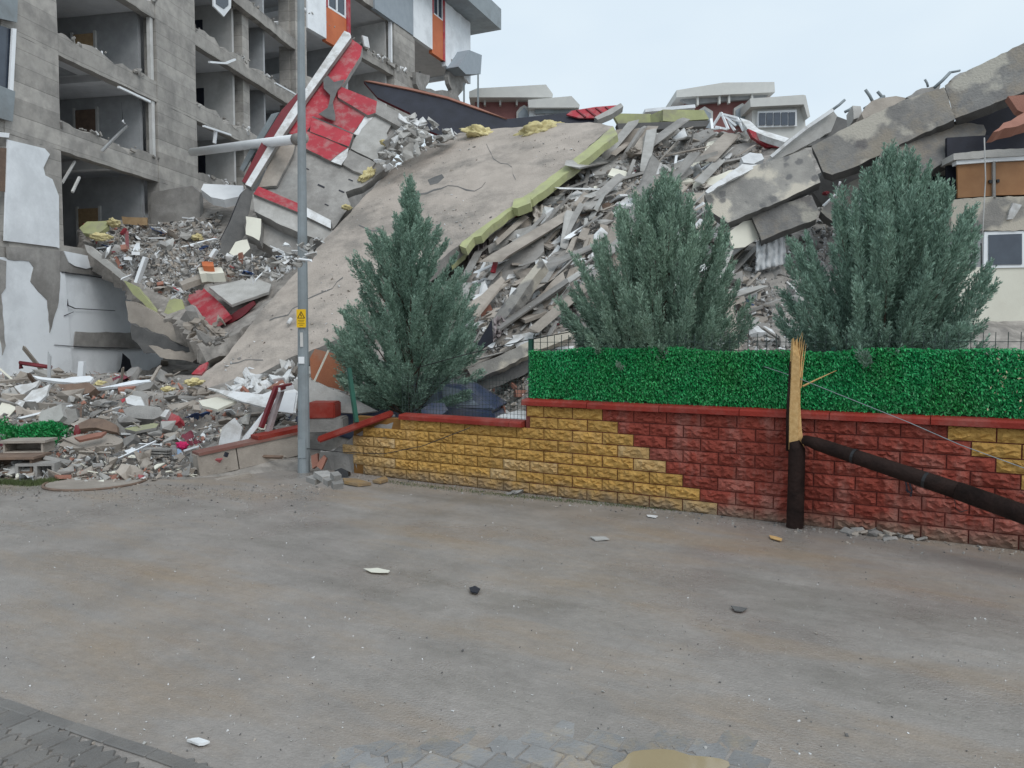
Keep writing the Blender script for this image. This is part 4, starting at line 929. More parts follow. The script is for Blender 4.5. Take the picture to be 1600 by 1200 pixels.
w = fr('window', [(1184, 174), (1245, 171), (1245, 197), (1184, 199)], M['pvc'], 2.5, .3)
for i in range(5):
    x = 1186.5 + i * 11.6; fr('pane', [(x, 176.5 - i * .3), (x + 9.6, 176.2 - i * .3), (x + 9.6, 195), (x, 195.5)], M['glass'], 2.62, .1)
t2, fr2 = house('low pale annex roof between the lime parapet and the right distant house', [(1010, 1060)], 58)
fr2('wall', [(1012, 172), (1085, 168), (1085, 235), (1012, 235)], M['fascia'], 0, 5)
fr2('eave', [(1008, 170), (1086, 163), (1087, 168), (1008, 175)], M['bluewhite'], .6, 6)

# ================================================================== RIGHT BUILDING REMAINS
rb = thing('cream_building', 'cream building remains on the right with brown cupboard doors and a window', 'apartment building', P(1560, 600, 15.6))
plr = Plane(P(1560, 450, 15.6), (-.12, -1, 0))
def fr(name, pts, m, lift=0, th=.25, jag=0): return plate(name, None, None, pts, th, m, pl=plr, lift=lift, jag=jag, parent=rb)
fr('lower_wall', [(1480, 418), (1900, 412), (1900, 640), (1480, 640)], M['cream'], 0, 5)
fr('window_wall', [(1480, 362), (1537, 361), (1537, 417.5), (1480, 418)], M['room'], -.02, 4)
wn = fr('window', [(1538, 362), (1700, 358), (1700, 416), (1537, 419)], M['pvc'], .03, .2)
fr('window_pane', [(1545, 367), (1597, 365), (1597, 413), (1545, 414)], M['glass'], .05, .03)
fr('window_pane', [(1604, 365), (1690, 363), (1690, 411), (1604, 413)], M['glass'], .05, .03)
fr('concrete_band', [(1488, 312), (1540, 308), (1900, 300), (1900, 357), (1486, 361)], M['beam_lt'], .06, 4, 1)
fr('plaster_crumb', [(1583, 317), (1597, 320), (1590, 332), (1583, 342), (1574, 343), (1578, 328)], M['white'], .12, .1, 2)
for pts in ([(1496, 258), (1551, 254), (1551, 306), (1497, 309)], [(1556, 254), (1900, 238), (1900, 298), (1556, 305)]):
    dr = fr('cupboard_door', pts, M['wood'], .0, .06)
M['cupboard'] = mat('brown_cupboard_wood', (.36, .18, .075), (.28, .13, .05), rough=.45, scale=3, bump=.05)
for o in rb.children:
    if o.name.startswith('cupboard'): o.data.materials.clear(); o.data.materials.append(M['cupboard']); o.data.materials.append(M['dkwood'])
fr('door_handle', [(1546, 281), (1550, 281), (1550, 286), (1546, 286)], M['blackish'], .05, .04)
fr('door_handle', [(1558, 280), (1562, 280), (1562, 285), (1558, 285)], M['blackish'], .05, .04)
fr('door_post', [(1551.5, 252), (1555.5, 252), (1556, 310), (1552, 310)], M['conc'], .06, .1)
fr('white_lintel', [(1494, 251), (1560, 246), (1900, 228), (1900, 236), (1560, 252), (1495, 257)], M['pvc'], .06, .2)
fr('concrete_band', [(1490, 240), (1550, 234), (1900, 215), (1900, 227), (1560, 245), (1490, 250)], M['conc_lt'], .1, 3, 1)
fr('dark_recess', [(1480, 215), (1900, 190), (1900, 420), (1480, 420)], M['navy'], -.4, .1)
tl = plate('roof_tiles', 'broken terracotta roof tiles lying on the ledge at the right picture edge', 'roof tiles', [(1552, 206), (1568, 192), (1600, 176), (1680, 150), (1680, 176), (1600, 193), (1560, 205)], .25, M['tile'], Z=14.6, n=(0, -.8, .6), jag=2)
plate('timber_fascia', 'sloping brown fascia board under the raised concrete beam end', 'board', [(1575, 150), (1600, 148), (1680, 120), (1680, 150), (1600, 176), (1590, 172)], .2, M['tile'], Z=15.2, n=(-.3, -1, .2))
plate('roof_lining', 'dark roof lining sloping down behind the raised concrete beams', 'roof sheet', [(1390, 300), (1470, 225), (1500, 186), (1540, 166), (1605, 140), (1680, 110), (1680, 226), (1540, 236), (1490, 250), (1488, 330), (1395, 330)], .15, M['navy'], Z=17.0, n=(0, -1, -.2))
rod('hanging_wire', 'pale electric wire hanging past the brown cupboard doors', 'wire', [(1538, 215, 15.2), (1540, 280, 15.2), (1537, 330, 15.2), (1533, 420, 15.2)], .012, M['room_lt'])
rod('hanging_wire', 'dark electric wire hanging down beside the cream wall', 'wire', [(1533, 380, 15.0), (1534, 430, 15.0), (1528, 480, 15.0), (1516, 520, 15.0)], .014, M['blackish'])
# ================================================================== GREAT TILTED SLAB
pls = plane3((300, 598, 18.0), (690, 212, 27.5), (480, 556, 17.8))
tag(plate('tilted_roof_slab', None, None, [(300, 598), (330, 575), (352, 558), (415, 478), (470, 418), (515, 366), (560, 318), (600, 275), (650, 238), (690, 212), (760, 203), (830, 196), (880, 192), (930, 192), (958, 197), (900, 246), (829, 301), (770, 346), (722, 378), (640, 446), (560, 515), (480, 551), (450, 560), (420, 577), (390, 592), (352, 608), (320, 606)], .34, M['slab'], pl=pls, jag=1.2, back=M['conc']),
    'huge dusty tan concrete roof slab tilted down to the street from the collapsed top', 'concrete slab')
slab = bpy.data.objects['tilted_roof_slab']
plate('painted_edge', None, None, [(958, 197), (965, 210), (900, 260), (832, 311), (800, 328), (762, 357), (752, 368), (740, 371), (728, 388), (718, 384), (722, 377.5), (829, 300.5), (900, 245.5)], .22, M['green'], pl=pls, lift=.004, jag=.9, parent=slab)
plate('lime_edge_piece', 'short lime green edge piece broken off under the tilted slab', 'facade piece', [(716, 384), (732, 379), (724, 395), (704, 412), (702, 400)], .2, M['green'], pl=pls, lift=-.3)
plate('lime_block', 'olive shaded lime green block end sticking out of the slab edge', 'facade piece', [(803, 311), (828, 306), (829, 317), (808, 325), (800, 324)], .25, M['green'], pl=pls, lift=.08)
plate('worn_patch', None, None, [(668, 281), (690, 272), (694, 277), (684, 286), (672, 289)], .01, M['conc_dk'], pl=pls, lift=.006, jag=1.5, parent=slab)
bar('red_batten', 'thin dark red batten lying on the tan tilted slab', 'batten', (551, 383, 24.2), (597, 349, 25.2), .10, .08, M['darkred'])
rod('rubble_bit', 'small white plaster crumb alone on the tan slab above the lamp post sign', 'plaster crumb', [(450, 506, 19.0), (455, 498, 19.1)], .05, M['white'])

# ================================================================== FALLEN RED AND GREY FACADE
plf = plane3((400, 300, 24.5), (560, 70, 28.5), (590, 265, 25.2))
fac = thing('fallen_facade', 'fallen facade section half painted red with a white edge strip leaning on the gutted building', 'facade section', plf.hit(480, 330))
def fp(name, pts, m, lift=0, th=.12, jag=0, back=None): return plate(name, None, None, pts, th, m, pl=plf, lift=lift, jag=jag, parent=fac, back=back or M['conc'])
fp('grey_masonry', [(470, 170), (590, 158), (630, 200), (604, 262), (565, 292), (540, 300), (548, 320), (520, 358), (398, 300), (440, 232)], M['conc'], -.10, .3, 1.5)
fp('upper_panel', [(548, 60), (566, 73), (563, 88), (536, 131), (522, 160), (520, 186), (502, 178), (492, 190), (470, 215), (444, 205), (480, 152)], M['red'], .04, .2, .6)
fp('ledge_panel', [(527, 133), (589, 158), (587, 176), (575, 180), (528, 152)], M['red'], .16, .25)
fp('ledge_grey', [(589, 158), (640, 184), (628, 200), (586, 177)], M['conc'], .15, .25)
fp('lower_panel', [(521, 150), (572, 177), (565, 190), (552, 208), (490, 181), (500, 172), (520, 188)], M['red'], .05, .2, .5)
fp('lower_panel', [(488, 183), (552, 209), (545, 229), (484, 205)], M['red'], .09, .2, .3)
fp('lower_panel', [(470, 204), (484, 206), (543, 231), (530, 240), (516, 251), (470, 228)], M['red'], .05, .2, .5)
fp('peeled_edge', [(573, 178), (586, 177), (572, 194), (560, 212), (552, 209), (564, 191)], M['white'], .03, .06, 2)
fp('peeled_edge', [(530, 240), (545, 230), (542, 245), (533, 258), (517, 252)], M['white'], .03, .06, 2)
fp('bare_hole', [(505, 124), (512, 118), (522, 128), (538, 124), (527, 140), (520, 158), (524, 188), (512, 184), (498, 178), (512, 168), (516, 148), (506, 138)], M['conc_dk'], .245, .04, 1.5)
fp('grey_panel', [(566, 192), (585, 178), (612, 194), (604, 208), (608, 222), (594, 240), (588, 252), (548, 232)], M['conc_lt'], .02, .15, 1)
fp('grey_panel', [(546, 234), (586, 254), (570, 275), (536, 257)], M['conc'], .02, .15, 1)
fp('edge_strip', [(538, 48), (547, 52), (549, 58), (480, 153), (462, 182), (435, 222), (392, 292), (383, 288), (420, 226), (450, 178), (474, 143)], M['white'], .30, .16)
fp('inner_strip', [(470, 140), (478, 136), (450, 178), (420, 226), (384, 287), (378, 283), (410, 220), (440, 172)], M['darkred'], .22, .12)
fp('tan_lining', [(434, 226), (462, 222), (458, 240), (432, 290), (404, 292)], M['conc_warm'], .05, .1, .5)
fp('red_band', [(404, 291), (474, 321), (472, 334), (396, 303)], M['red'], .22, .3)
fp('white_band', [(475, 322), (517, 344), (517, 357), (472, 335)], M['white'], .22, .3)
fp('sill_beam', [(395, 304), (472, 336), (527, 364), (520, 374), (505, 378), (440, 352), (398, 330)], M['conc_lt'], .1, .4, .5)
fp('beam_face', [(412, 338), (440, 350), (510, 376), (488, 392), (470, 400), (430, 390), (396, 372), (405, 352)], M['conc'], -.3, .5, 1)
fp('broken_block', [(384, 338), (408, 342), (408, 354), (405, 376), (384, 366)], M['cream'], .05, .4, 1.5)
fp('broken_block', [(368, 378), (386, 374), (391, 388), (371, 405), (358, 395)], M['cream'], -.1, .4, 1)
fp('mortar_seam', [(488, 181.5), (552, 208), (552, 209.5), (488, 183)], M['conc_dk'], .1, .05)
for x, y in ((478, 262), (497, 287), (530, 296), (545, 279), (508, 318)):
    g_ = random.uniform(.4, 1.2); fp('mortar_gap', [(x, y), (x + 9 * g_, y + 4 * g_), (x + 8 * g_, y + 6 * g_), (x - 1, y + 2 * g_)], M['navy'], .205 if y < 200 else -.085, .02, 1)
plate('dark_facade_slab', 'upright black edged slab beside the fallen red facade', 'concrete slab', [(340, 384), (360, 345), (378, 300), (388, 292), (396, 296), (390, 330), (382, 352), (384, 366), (358, 402), (342, 396)], .3, M['conc_dk'], Z=24.0, n=(.5, -.8, .1), back=M['navy'])
plate('grey_curved_trim', 'bent grey metal trim hanging off the white edge strip of the fallen facade', 'trim', [(424, 178), (436, 175), (414, 212), (396, 240), (380, 268), (374, 264), (392, 230)], .06, M['steel'], Z=26.2, n=(-.3, -1, .1))
plate('white_cabinet', 'white broken cabinet lying tipped in front of the lower floor', 'cabinet', [(318, 287), (380, 290), (378, 306), (350, 312), (330, 308), (314, 296)], .3, M['pvc'], Z=27.5, n=(0, -.6, .8))

# ================================================================== FALLEN ROOF
plr2 = plane3((575, 130, 29.0), (970, 165, 28.5), (800, 198, 27.6))
rf = tag(plate('fallen_roofing', None, None, [(568, 127), (580, 127), (640, 138), (700, 152), (745, 168), (792, 186), (850, 180), (893, 175), (934, 184), (932, 204), (880, 208), (800, 212), (740, 210), (690, 212), (650, 196), (640, 176), (606, 160), (590, 152)], .10, M['navy'], pl=plr2, back=M['darkred']),
    'fallen roof sheet with dark underside lying above the tan slab', 'roof')
plate('red_roof_sheet', None, None, [(893, 173), (930, 167), (968, 164), (940, 178), (930, 184), (905, 184), (885, 179)], .05, M['red'], pl=plr2, lift=.12, parent=rf)
for i in range(4):
    x = 900 + i * 15; plate('roof_rib', None, None, [(x, 171.5 - i * 1.6), (x + 2, 171.2 - i * 1.6), (x + 16, 182 - i * 2.2), (x + 14, 183 - i * 2)], .05, M['darkred'], pl=plr2, lift=.16, parent=rf)
plate('roof_edge', None, None, [(970, 161), (974, 166), (956, 178), (934, 187), (929, 183)], .25, M['conc_lt'], pl=plr2, lift=.2, parent=rf)
plate('roof_edge', None, None, [(569, 126), (580, 126), (640, 137), (700, 151), (745, 167), (792, 185.5), (745, 170), (700, 154), (640, 140)], .05, M['tile'], pl=plr2, lift=.06, parent=rf)

# ================================================================== INSULATION, lime parapet, crown debris
def lump_mesh(seed, flat=.38):
    bm = bmesh.new(); bmesh.ops.create_icosphere(bm, subdivisions=4, radius=1)
    for v in bm.verts:
        k = 1 + .45 * noise.noise(v.co * 1.7 + Vector((seed, 0, 0))) + .34 * noise.noise(v.co * 4.1 + Vector((0, seed, 0))) + .22 * noise.noise(v.co * 9.0 + Vector((0, 0, seed)))
        v.co = Vector((v.co.x * k, v.co.y * k * .8, v.co.z * k * flat))
    me = bpy.data.meshes.new('insulation_lump'); bm.to_mesh(me); bm.free(); me.materials.append(M['insul']); me.shade_smooth(); return me
LUMP = [lump_mesh(i * 3.7) for i in range(4)]
def lump(label, x, y, w, Z=None, rz=0, rx=0, m=None, sy=.7, cat='insulation', name='insulation_lump'):
    Z = Z or mound_Z(x, y) - .15
    o = bpy.data.objects.new(name, random.choice(LUMP)); COL.objects.link(o); o.location = P(x, y, Z)
    s = w / 2 * Z / FPX; o.scale = (s, s * sy, s * 1.1); o.rotation_euler = (rx, rz, random.uniform(0, 6))
    if m: o.material_slots[0].link = 'OBJECT'; o.material_slots[0].material = m
    return tag(o, label, cat)
lump('long yellow insulation clump under the fallen red roof edge', 843, 205, 62, 26.0, -.25)
lump('yellow insulation clump at the top of the tan slab, left one under the roof', 752, 210, 50, 26.8, .1)
lump('yellow insulation clump between the grey facade and the tan slab', 574, 273, 34, 25.2, -.7)
lump('small yellow insulation tuft beside the white plaster on the grey panel', 600, 223, 17, 25.5)
lump('small yellow insulation tuft on the slab beside the white facade band', 542, 324, 18, 24.0)
lump('yellow insulation clump beside the lime green panel near the gutted ground floor', 178, 348, 28, 25.2)
lump('yellow insulation clump under the lime green panel', 158, 370, 26, 24.8)
lump('yellow insulation tuft in the middle of the pile under the facade', 313, 372, 26, None)
lump('bright yellow insulation knot at the foot of the tan slab', 303, 597, 26, 16.9)
lump('small yellow insulation tuft left of the bright yellow knot', 262, 608, 18, None)
lump('yellow insulation tuft behind the long grey concrete beam', 158, 600, 24, None)
lump('pale yellow insulation strip among white boards at the left picture edge', 24, 622, 24, None)
lump('straw coloured insulation tangle under the beige beam near the top', 990, 238, 30, 24.4, m=M['conc_warm'])
plate('lime_parapet', 'lime green parapet wall standing far back on the collapse, left piece', 'parapet', [(957, 177), (1017, 178), (1017, 193), (966, 193)], .3, M['green'], Z=29.5, n=(0, -1, 0))
plate('lime_parapet', 'longer lime green parapet wall piece jutting out at the right of the other', 'parapet', [(1036, 171), (1100, 172), (1108, 186), (1050, 190), (1036, 189)], .6, M['green'], Z=28.3, n=(.1, -1, 0))
plate('lime_parapet', 'shaded short lime green parapet return between two longer pieces', 'parapet', [(1016, 180), (1036, 171), (1036, 189), (1017, 193)], .3, M['green'], Z=28.6, n=(-.7, -.7, 0))
plate('dark_gap', 'dark plate painted as the shaded gap under the lime parapet', 'concrete slab', [(964, 193), (1110, 188), (1105, 197), (968, 206)], .5, M['conc_dk'], Z=28.2, n=(0, -1, 0))  # dark plate closes the gap, its shade put into the colour

# ================================================================== BIG BROKEN BEAMS ON THE RIGHT
def big(name, label, pts, Z3, m, th=.34, jag=1.0, cat='concrete beam', back='conc_dk'):
    return plate(name, label, cat, pts, th, M[m], pl=plane3(*Z3), jag=jag, back=M[back])
big('broken_beam', 'pale spotted concrete beam sloping up from the middle conifer', [(1100, 304), (1140, 280), (1181, 258), (1262, 233), (1270, 250), (1282, 285), (1220, 314), (1137, 348), (1110, 330)], ((1100, 304, 17.6), (1282, 285, 17.0), (1181, 258, 17.5)), 'beam_lt')
big('broken_beam', 'stained concrete beam joining the pale spotted beam to the raised end', [(1268, 228), (1335, 192), (1415, 155), (1475, 136), (1492, 186), (1427, 216), (1335, 261), (1300, 273), (1286, 268)], ((1277, 230, 17.2), (1475, 137, 16.4), (1300, 272, 16.9)), 'beam_mid')
big('broken_beam', 'highest grey concrete beam rising to the right picture edge', [(1476, 134), (1512, 110), (1600, 67), (1700, 20), (1700, 102), (1600, 143), (1538, 168), (1492, 185)], ((1475, 137, 16.5), (1600, 67, 15.8), (1492, 185, 16.2)), 'beam')
big('broken_beam', 'lower stained beam under the raised concrete beams, behind the right conifer', [(1380, 232), (1427, 217), (1491, 190), (1537, 195), (1541, 205), (1535, 223), (1450, 268), (1375, 304), (1355, 285)], ((1380, 232, 16.6), (1541, 205, 16.2), (1375, 304, 16.2)), 'beam')
big('broken_beam', 'short spotted beam stub under the pale beam above the hanging curtain', [(1174, 338), (1230, 316), (1268, 304), (1279, 328), (1276, 342), (1226, 360), (1190, 376)], ((1174, 338, 17.4), (1279, 328, 17.0), (1190, 376, 17.2)), 'beam')
big('broken_beam', 'dark beam stub crossing below the red rag behind the right conifer', [(1306, 296), (1362, 268), (1375, 306), (1360, 326), (1300, 345), (1282, 330)], ((1306, 296, 17.3), (1362, 268, 17.2), (1360, 326, 17.0)), 'beam')
plate('recess_shade_plate', 'black plate painted as the shade in the gap between the spotted beams', 'concrete slab', [(1285, 268), (1340, 255), (1385, 232), (1375, 290), (1320, 320), (1285, 320), (1270, 300)], .3, M['conc_dk'], Z=18.2, n=(0, -1, 0))  # shade of the hole between the beams, painted as a dark plate
lump('dark red rag in the gap between the spotted beams', 1290, 302, 14, 17.1, m=M['darkred'], cat='rag', name='red_rag')
bar('white_stick', 'thin pale stick leaning below the spotted beams', 'stick', (1328, 337, 16.3), (1369, 284, 16.5), .06, .05, M['pvc'])
rod('bent_bar', 'curved pale rebar hanging beside the dark red rag', 'rebar', [(1313, 284, 16.7), (1305, 305, 16.7), (1286, 322, 16.7)], .03, M['pvc'])
plate('folded_roof_slab', 'grey slab with a thin white top edge rising behind the pale beam', 'concrete slab', [(1206, 240), (1229, 224), (1262, 198), (1301, 172), (1308, 181), (1298, 206), (1262, 226), (1240, 238), (1193, 256)], .3, M['conc_lt'], Z=19.5, n=(-.1, -1, .1), jag=1)
plate('white_metal_strip', 'long thin white metal edge along the rising grey slab', 'metal edge', [(1203, 243), (1228, 222), (1262, 195), (1300, 169), (1304, 173), (1262, 201), (1230, 226), (1207, 246)], .06, M['white'], Z=19.35, n=(-.1, -1, .1))
plate('dark_sheet', 'dark grey sheet folded over behind the rising grey slab', 'sheet', [(1298, 178), (1309, 182), (1338, 193), (1278, 226), (1262, 228), (1296, 204)], .1, M['conc_dk'], Z=19.7, n=(.4, -1, .3))
plate('white_roof_piece', 'white roof piece with a red painted front edge', 'roof piece', [(1156, 184), (1172, 189), (1186, 202), (1233, 216), (1226, 222), (1200, 214), (1168, 201)], .2, M['white'], Z=24.5, n=(0, -.6, .8))
plate('red_roof_board', 'red painted edge under the white roof piece', 'roof edge', [(1169, 201), (1200, 215), (1224, 222), (1222, 230), (1199, 230), (1176, 214)], .2, M['red'], Z=24.4, n=(0, -1, 0))
plate('cream_board', 'cream board wedged under the pale spotted beam', 'board', [(1137, 364), (1172, 338), (1186, 372), (1164, 386), (1146, 388)], .06, M['cream'], Z=17.4, n=(.2, -1, .2))
cloth('white_curtain', 'white curtain hanging under the spotted beam stub', 'curtain', [(1182, 378), (1226, 361), (1229, 412), (1180, 425)], M['fabric_white'], Z=17.5, n=(0, -1, 0), amp=.07, folds=5, ragged=.03)
for kk, (x0, y0, x1, y1, Z) in enumerate(((1352, 140, 1364, 160, 18), (1371, 143, 1384, 160, 18), (1382, 150, 1350, 170, 18), (1445, 124, 1450, 136, 17), (1460, 137, 1485, 113, 17), (1485, 113, 1500, 110, 17), (1320, 175, 1332, 168, 19), (1300, 172, 1320, 156, 19.6))):
    rod('bent_rebar', ('tall bare rebar leaning left above the stained beam', 'thick bare rebar leaning left right of the tall one', 'long bare rebar crossing low behind the two leaning ones', 'short rebar stub near the top end of the stained beam', 'bare rebar rising right onto the highest beam', 'thin bent rebar tip lying along the highest beam', 'short rebar beside the small pale skyline block', 'thin rebar sticking up from the rising grey slab corner')[kk], 'rebar', [(x0, y0, Z), ((x0 + x1) / 2 + 1, (y0 + y1) / 2, Z), (x1, y1, Z)], .035 if y0 > 130 else .025, M['steel'], group='rebars along the skyline')
for pts, z, m, lab in (([(1332, 165), (1345, 166), (1348, 182), (1334, 186)], 18.0, 'conc_lt', 'small pale block on the skyline left of the beams'), ([(1362, 158), (1400, 150), (1416, 153), (1412, 162), (1350, 186), (1346, 178)], 17.6, 'conc_warm', 'broken concrete crust on top of the stained beam'), ([(1416, 152), (1440, 138), (1470, 132), (1466, 144), (1428, 156)], 17.2, 'conc', 'grey rubble crust near the top end of the stained beam'), ([(1484, 126), (1500, 114), (1520, 106), (1530, 104), (1500, 124)], 16.9, 'conc', 'grey crumbled layer on the highest beam')):
    plate('concrete_crust', lab, 'concrete piece', pts, .35, M[m], Z=z, n=(0, -.9, .4), jag=2)

# ================================================================== PLATES OF THE CENTRAL SLOPE
SL = None
def cp_(name, label, pts, m, th=.12, n=SL, jag=1, Z=None, cat='concrete slab', back=None):
    return plate(name, label, cat, pts, th, M[m], Z=Z, n=n, jag=jag, back=M[back] if back else None)
cp_('concrete_slab', 'smooth warm grey slab face under the lime parapet', [(962, 203), (1016, 199), (1014, 228), (985, 236), (950, 242)], 'conc_warm', .4, (-.1, -1, .3))
cp_('concrete_slab', 'grey shelf slab in shadow just right of the lime slab edge', [(946, 232), (980, 230), (978, 241), (936, 241)], 'conc', .3, (0, -.9, .4))
cp_('concrete_slab', 'flat grey slab with a thick front edge below the lime slab edge', [(921, 262), (938, 250), (975, 240), (981, 246), (985, 254), (957, 272), (928, 274)], 'conc_lt', .5, (0, -.55, .84))
cp_('board', 'long beige board running up towards the lime parapet', [(983, 252), (1020, 222), (1050, 199), (1056, 203), (1030, 226), (988, 257)], 'conc_warm', .1, cat='board')
cp_('board', 'white board pointing up beside the long beige board', [(1046, 223), (1060, 208), (1069, 200), (1074, 212), (1050, 226)], 'white', .08, cat='board')
cp_('concrete_slab', 'dark grey tilted slab behind the white pointed board', [(1052, 226), (1075, 212), (1110, 200), (1118, 208), (1100, 222), (1060, 246), (1050, 240)], 'conc', .4)
cp_('concrete_slab', 'pale trapezoid panel above two thin rails', [(1100, 240), (1106, 222), (1140, 214), (1142, 229), (1118, 240)], 'cream', .2, cat='panel')
cp_('concrete_slab', 'dark layered slab right of the pale trapezoid panel', [(1118, 241), (1146, 226), (1182, 222), (1180, 238), (1140, 250), (1122, 253)], 'conc', .35)
cp_('concrete_slab', 'pale block lying below two thin rails', [(1072, 258), (1108, 248), (1108, 258), (1075, 264)], 'cream', .3, cat='block')
for d, lab in ((0, 'upper of two thin grey rails on the slope'), (4, 'lower of two thin grey rails on the slope')):
    bar('thin_rail', lab, 'rail', (1052, 258 + d, 22.0), (1120, 238 + d, 23.0), .07, .07, M['conc_lt'])
cp_('plaster_sheet', 'folded white sheet of plaster left of the conifer tip', [(1012, 272), (1020, 257), (1034, 254), (1036, 268), (1026, 275)], 'white', .1, (0, -.8, .6), cat='plaster piece')
cp_('plaster_sheet', 'white flat plaster tile lying on the grey rubble', [(944, 289), (968, 284), (972, 290), (952, 296)], 'white', .08, (0, -.4, .9), cat='plaster piece')
cp_('cream_wall_piece', 'long cream painted wall piece above the pale spotted beam', [(1080, 300), (1084, 286), (1130, 270), (1160, 262), (1112, 290)], 'cream', .15, (0, -.9, .4), 2, cat='wall piece')
cp_('white_wall_piece', 'bright white flake of render on the top edge of the spotted beam', [(1102, 299), (1145, 266), (1160, 256), (1183, 257), (1176, 264), (1130, 288), (1106, 302)], 'white', .08, (0, -.9, .4), 1.5, cat='render piece', Z=17.4)
cp_('mauve_cushion', 'pale mauve crumpled sheet at the foot of the white edged slab', [(1158, 246), (1172, 238), (1190, 240), (1194, 248), (1178, 256), (1162, 254)], 'fabric_white', .3, (0, -.7, .7), cat='sheet', Z=19)
# grey-blue plank pieces and the long stripped joists
cp_('concrete_plank', 'grey plank with a dark front edge beside the draped curtain', [(762, 366), (830, 338), (836, 344), (828, 352), (764, 376)], 'conc_warm', .15, (0, -.7, .7))
cp_('concrete_plank', 'smooth lilac grey panel on edge under the grey plank', [(762, 384), (800, 362), (832, 352), (846, 354), (830, 370), (790, 385), (764, 396)], 'conc_lt', .12, (0, -.95, .3))
cp_('concrete_plank', 'wide grey slab plane with pale crumbs in the middle of the slope', [(775, 420), (800, 392), (848, 366), (850, 392), (815, 428), (790, 470), (760, 500), (752, 470)], 'conc', .15, (-.2, -.7, .7))
cp_('stripped_joist', 'long stripped concrete joist running down behind the nearest conifer', [(732, 552), (760, 510), (800, 458), (845, 402), (850, 412), (812, 466), (776, 520), (748, 556)], 'beam_lt', .3, (-.4, -.8, .45), cat='concrete beam')
cp_('stripped_joist', 'lower pale joist lying just above the wire fence', [(730, 576), (780, 556), (830, 532), (896, 514), (892, 528), (830, 552), (780, 578), (738, 594)], 'beam_lt', .3, (-.1, -.95, .3), cat='concrete beam', Z=15.2)
cp_('concrete_slab', 'dark sloping plate painted as the shade below the lower pale joist', [(738, 596), (800, 572), (860, 546), (872, 556), (810, 590), (770, 606), (736, 612)], 'conc_dk', .3, (0, -1, .1), Z=15.4)  # dark colour stands in for the shade below the joist
cp_('board', 'long tan board leaning down the slope beside the wood block', [(826, 446), (846, 412), (868, 404), (876, 412), (850, 436), (836, 462)], 'conc_warm', .1, cat='board')
cp_('board', 'raw timber block end on the slope', [(856, 408), (870, 402), (872, 414), (858, 422)], 'wood', .2, cat='timber')
cp_('board', 'narrow white strip pointing down the slope', [(856, 386), (886, 358), (890, 362), (860, 392)], 'white', .06, cat='board')
cp_('board', 'second narrow white strip under a dark gap', [(856, 402), (872, 382), (876, 386), (864, 404)], 'white', .06, cat='board')
cp_('concrete_slab', 'dark long slab edge between two narrow white strips', [(862, 396), (896, 352), (908, 344), (900, 360), (880, 388), (868, 402)], 'conc_dk', .2)
cp_('concrete_slab', 'tan cracked slab left of the middle conifer', [(880, 444), (890, 420), (902, 416), (906, 436), (896, 448), (884, 450)], 'conc_warm', .25)
cp_('concrete_slab', 'long tan ribbed slab running down the slope centre', [(800, 506), (830, 476), (862, 440), (880, 424), (884, 440), (860, 472), (836, 500), (812, 522)], 'conc_warm', .15)
cp_('concrete_slab', 'brownish slab at the foot of the slope above the fence post', [(788, 512), (812, 494), (836, 488), (832, 502), (800, 512)], 'conc_warm', .2)
cp_('plaster_sheet', 'ragged white plaster strip hanging down the slope centre', [(836, 448), (858, 420), (852, 444), (842, 462), (830, 474)], 'white', .05, jag=2, cat='plaster piece')
cp_('board', 'long pale beam over crumbled layers near the top of the slope', [(895, 322), (960, 302), (985, 292), (986, 298), (940, 318), (896, 332)], 'conc_warm', .25, (0, -.8, .6), cat='board')
cp_('board', 'brown batten lying above the middle conifer tip', [(905, 333), (962, 312), (965, 316), (908, 340)], 'dkwood', .12, cat='board')
cp_('concrete_slab', 'big pale rock faced slab left of the middle conifer', [(935, 375), (962, 342), (984, 332), (978, 352), (958, 380), (946, 384)], 'conc_warm', .4)
cp_('red_fragment', 'bright red facade fragment under the lime slab edge', [(795, 336), (804, 322), (820, 319), (823, 331), (800, 342)], 'red', .12, (0, -.9, .4), cat='facade piece')
bar('red_batten', 'thin bright red batten standing on the slope beside the striped curtain', 'batten', (770, 426, 19.4), (777, 400, 19.6), .1, .08, M['red'])
cloth('beige_curtain', 'beige curtain draped flat over the slope, left of two', 'curtain', [(831, 321), (861, 320), (866, 352), (836, 356)], M['fabric'], amp=.08, folds=3)
cloth('beige_curtain', 'narrow beige curtain twisted down over the slope, right of two', 'curtain', [(868, 322), (892, 318), (890, 346), (874, 360)], M['fabric'], amp=.15, folds=2)
cloth('striped_curtain', 'mauve striped curtain hanging from under the lime slab edge', 'curtain', [(738, 376), (760, 370), (758, 432), (726, 428)], M['fabric_mauve'], amp=.12, folds=5, n=(-.3, -.9, .3))
cloth('grey_cloth', 'grey crumpled cloth hanging on the slope above the fence post', 'cloth', [(790, 462), (812, 455), (810, 488), (786, 492)], M['fabric'], amp=.18, folds=3)
cloth('grey_cloth', 'dark grey cloth hanging beside the stripped joist', 'cloth', [(772, 496), (790, 492), (786, 522), (770, 534)], M['fabric_mauve'], amp=.15, folds=2)
cloth('white_cloth', 'white rag lying on a ledge beside the nearest conifer', 'cloth', [(738, 440), (772, 432), (770, 446), (742, 456)], M['fabric_white'], amp=.12, folds=2)
plate('dark_tent', 'dark triangular sheet propped at the foot of the stripped joist', 'sheet', [(742, 544), (768, 500), (770, 534), (752, 546)], .05, M['navy'], Z=15.9, n=(-.2, -1, .2))
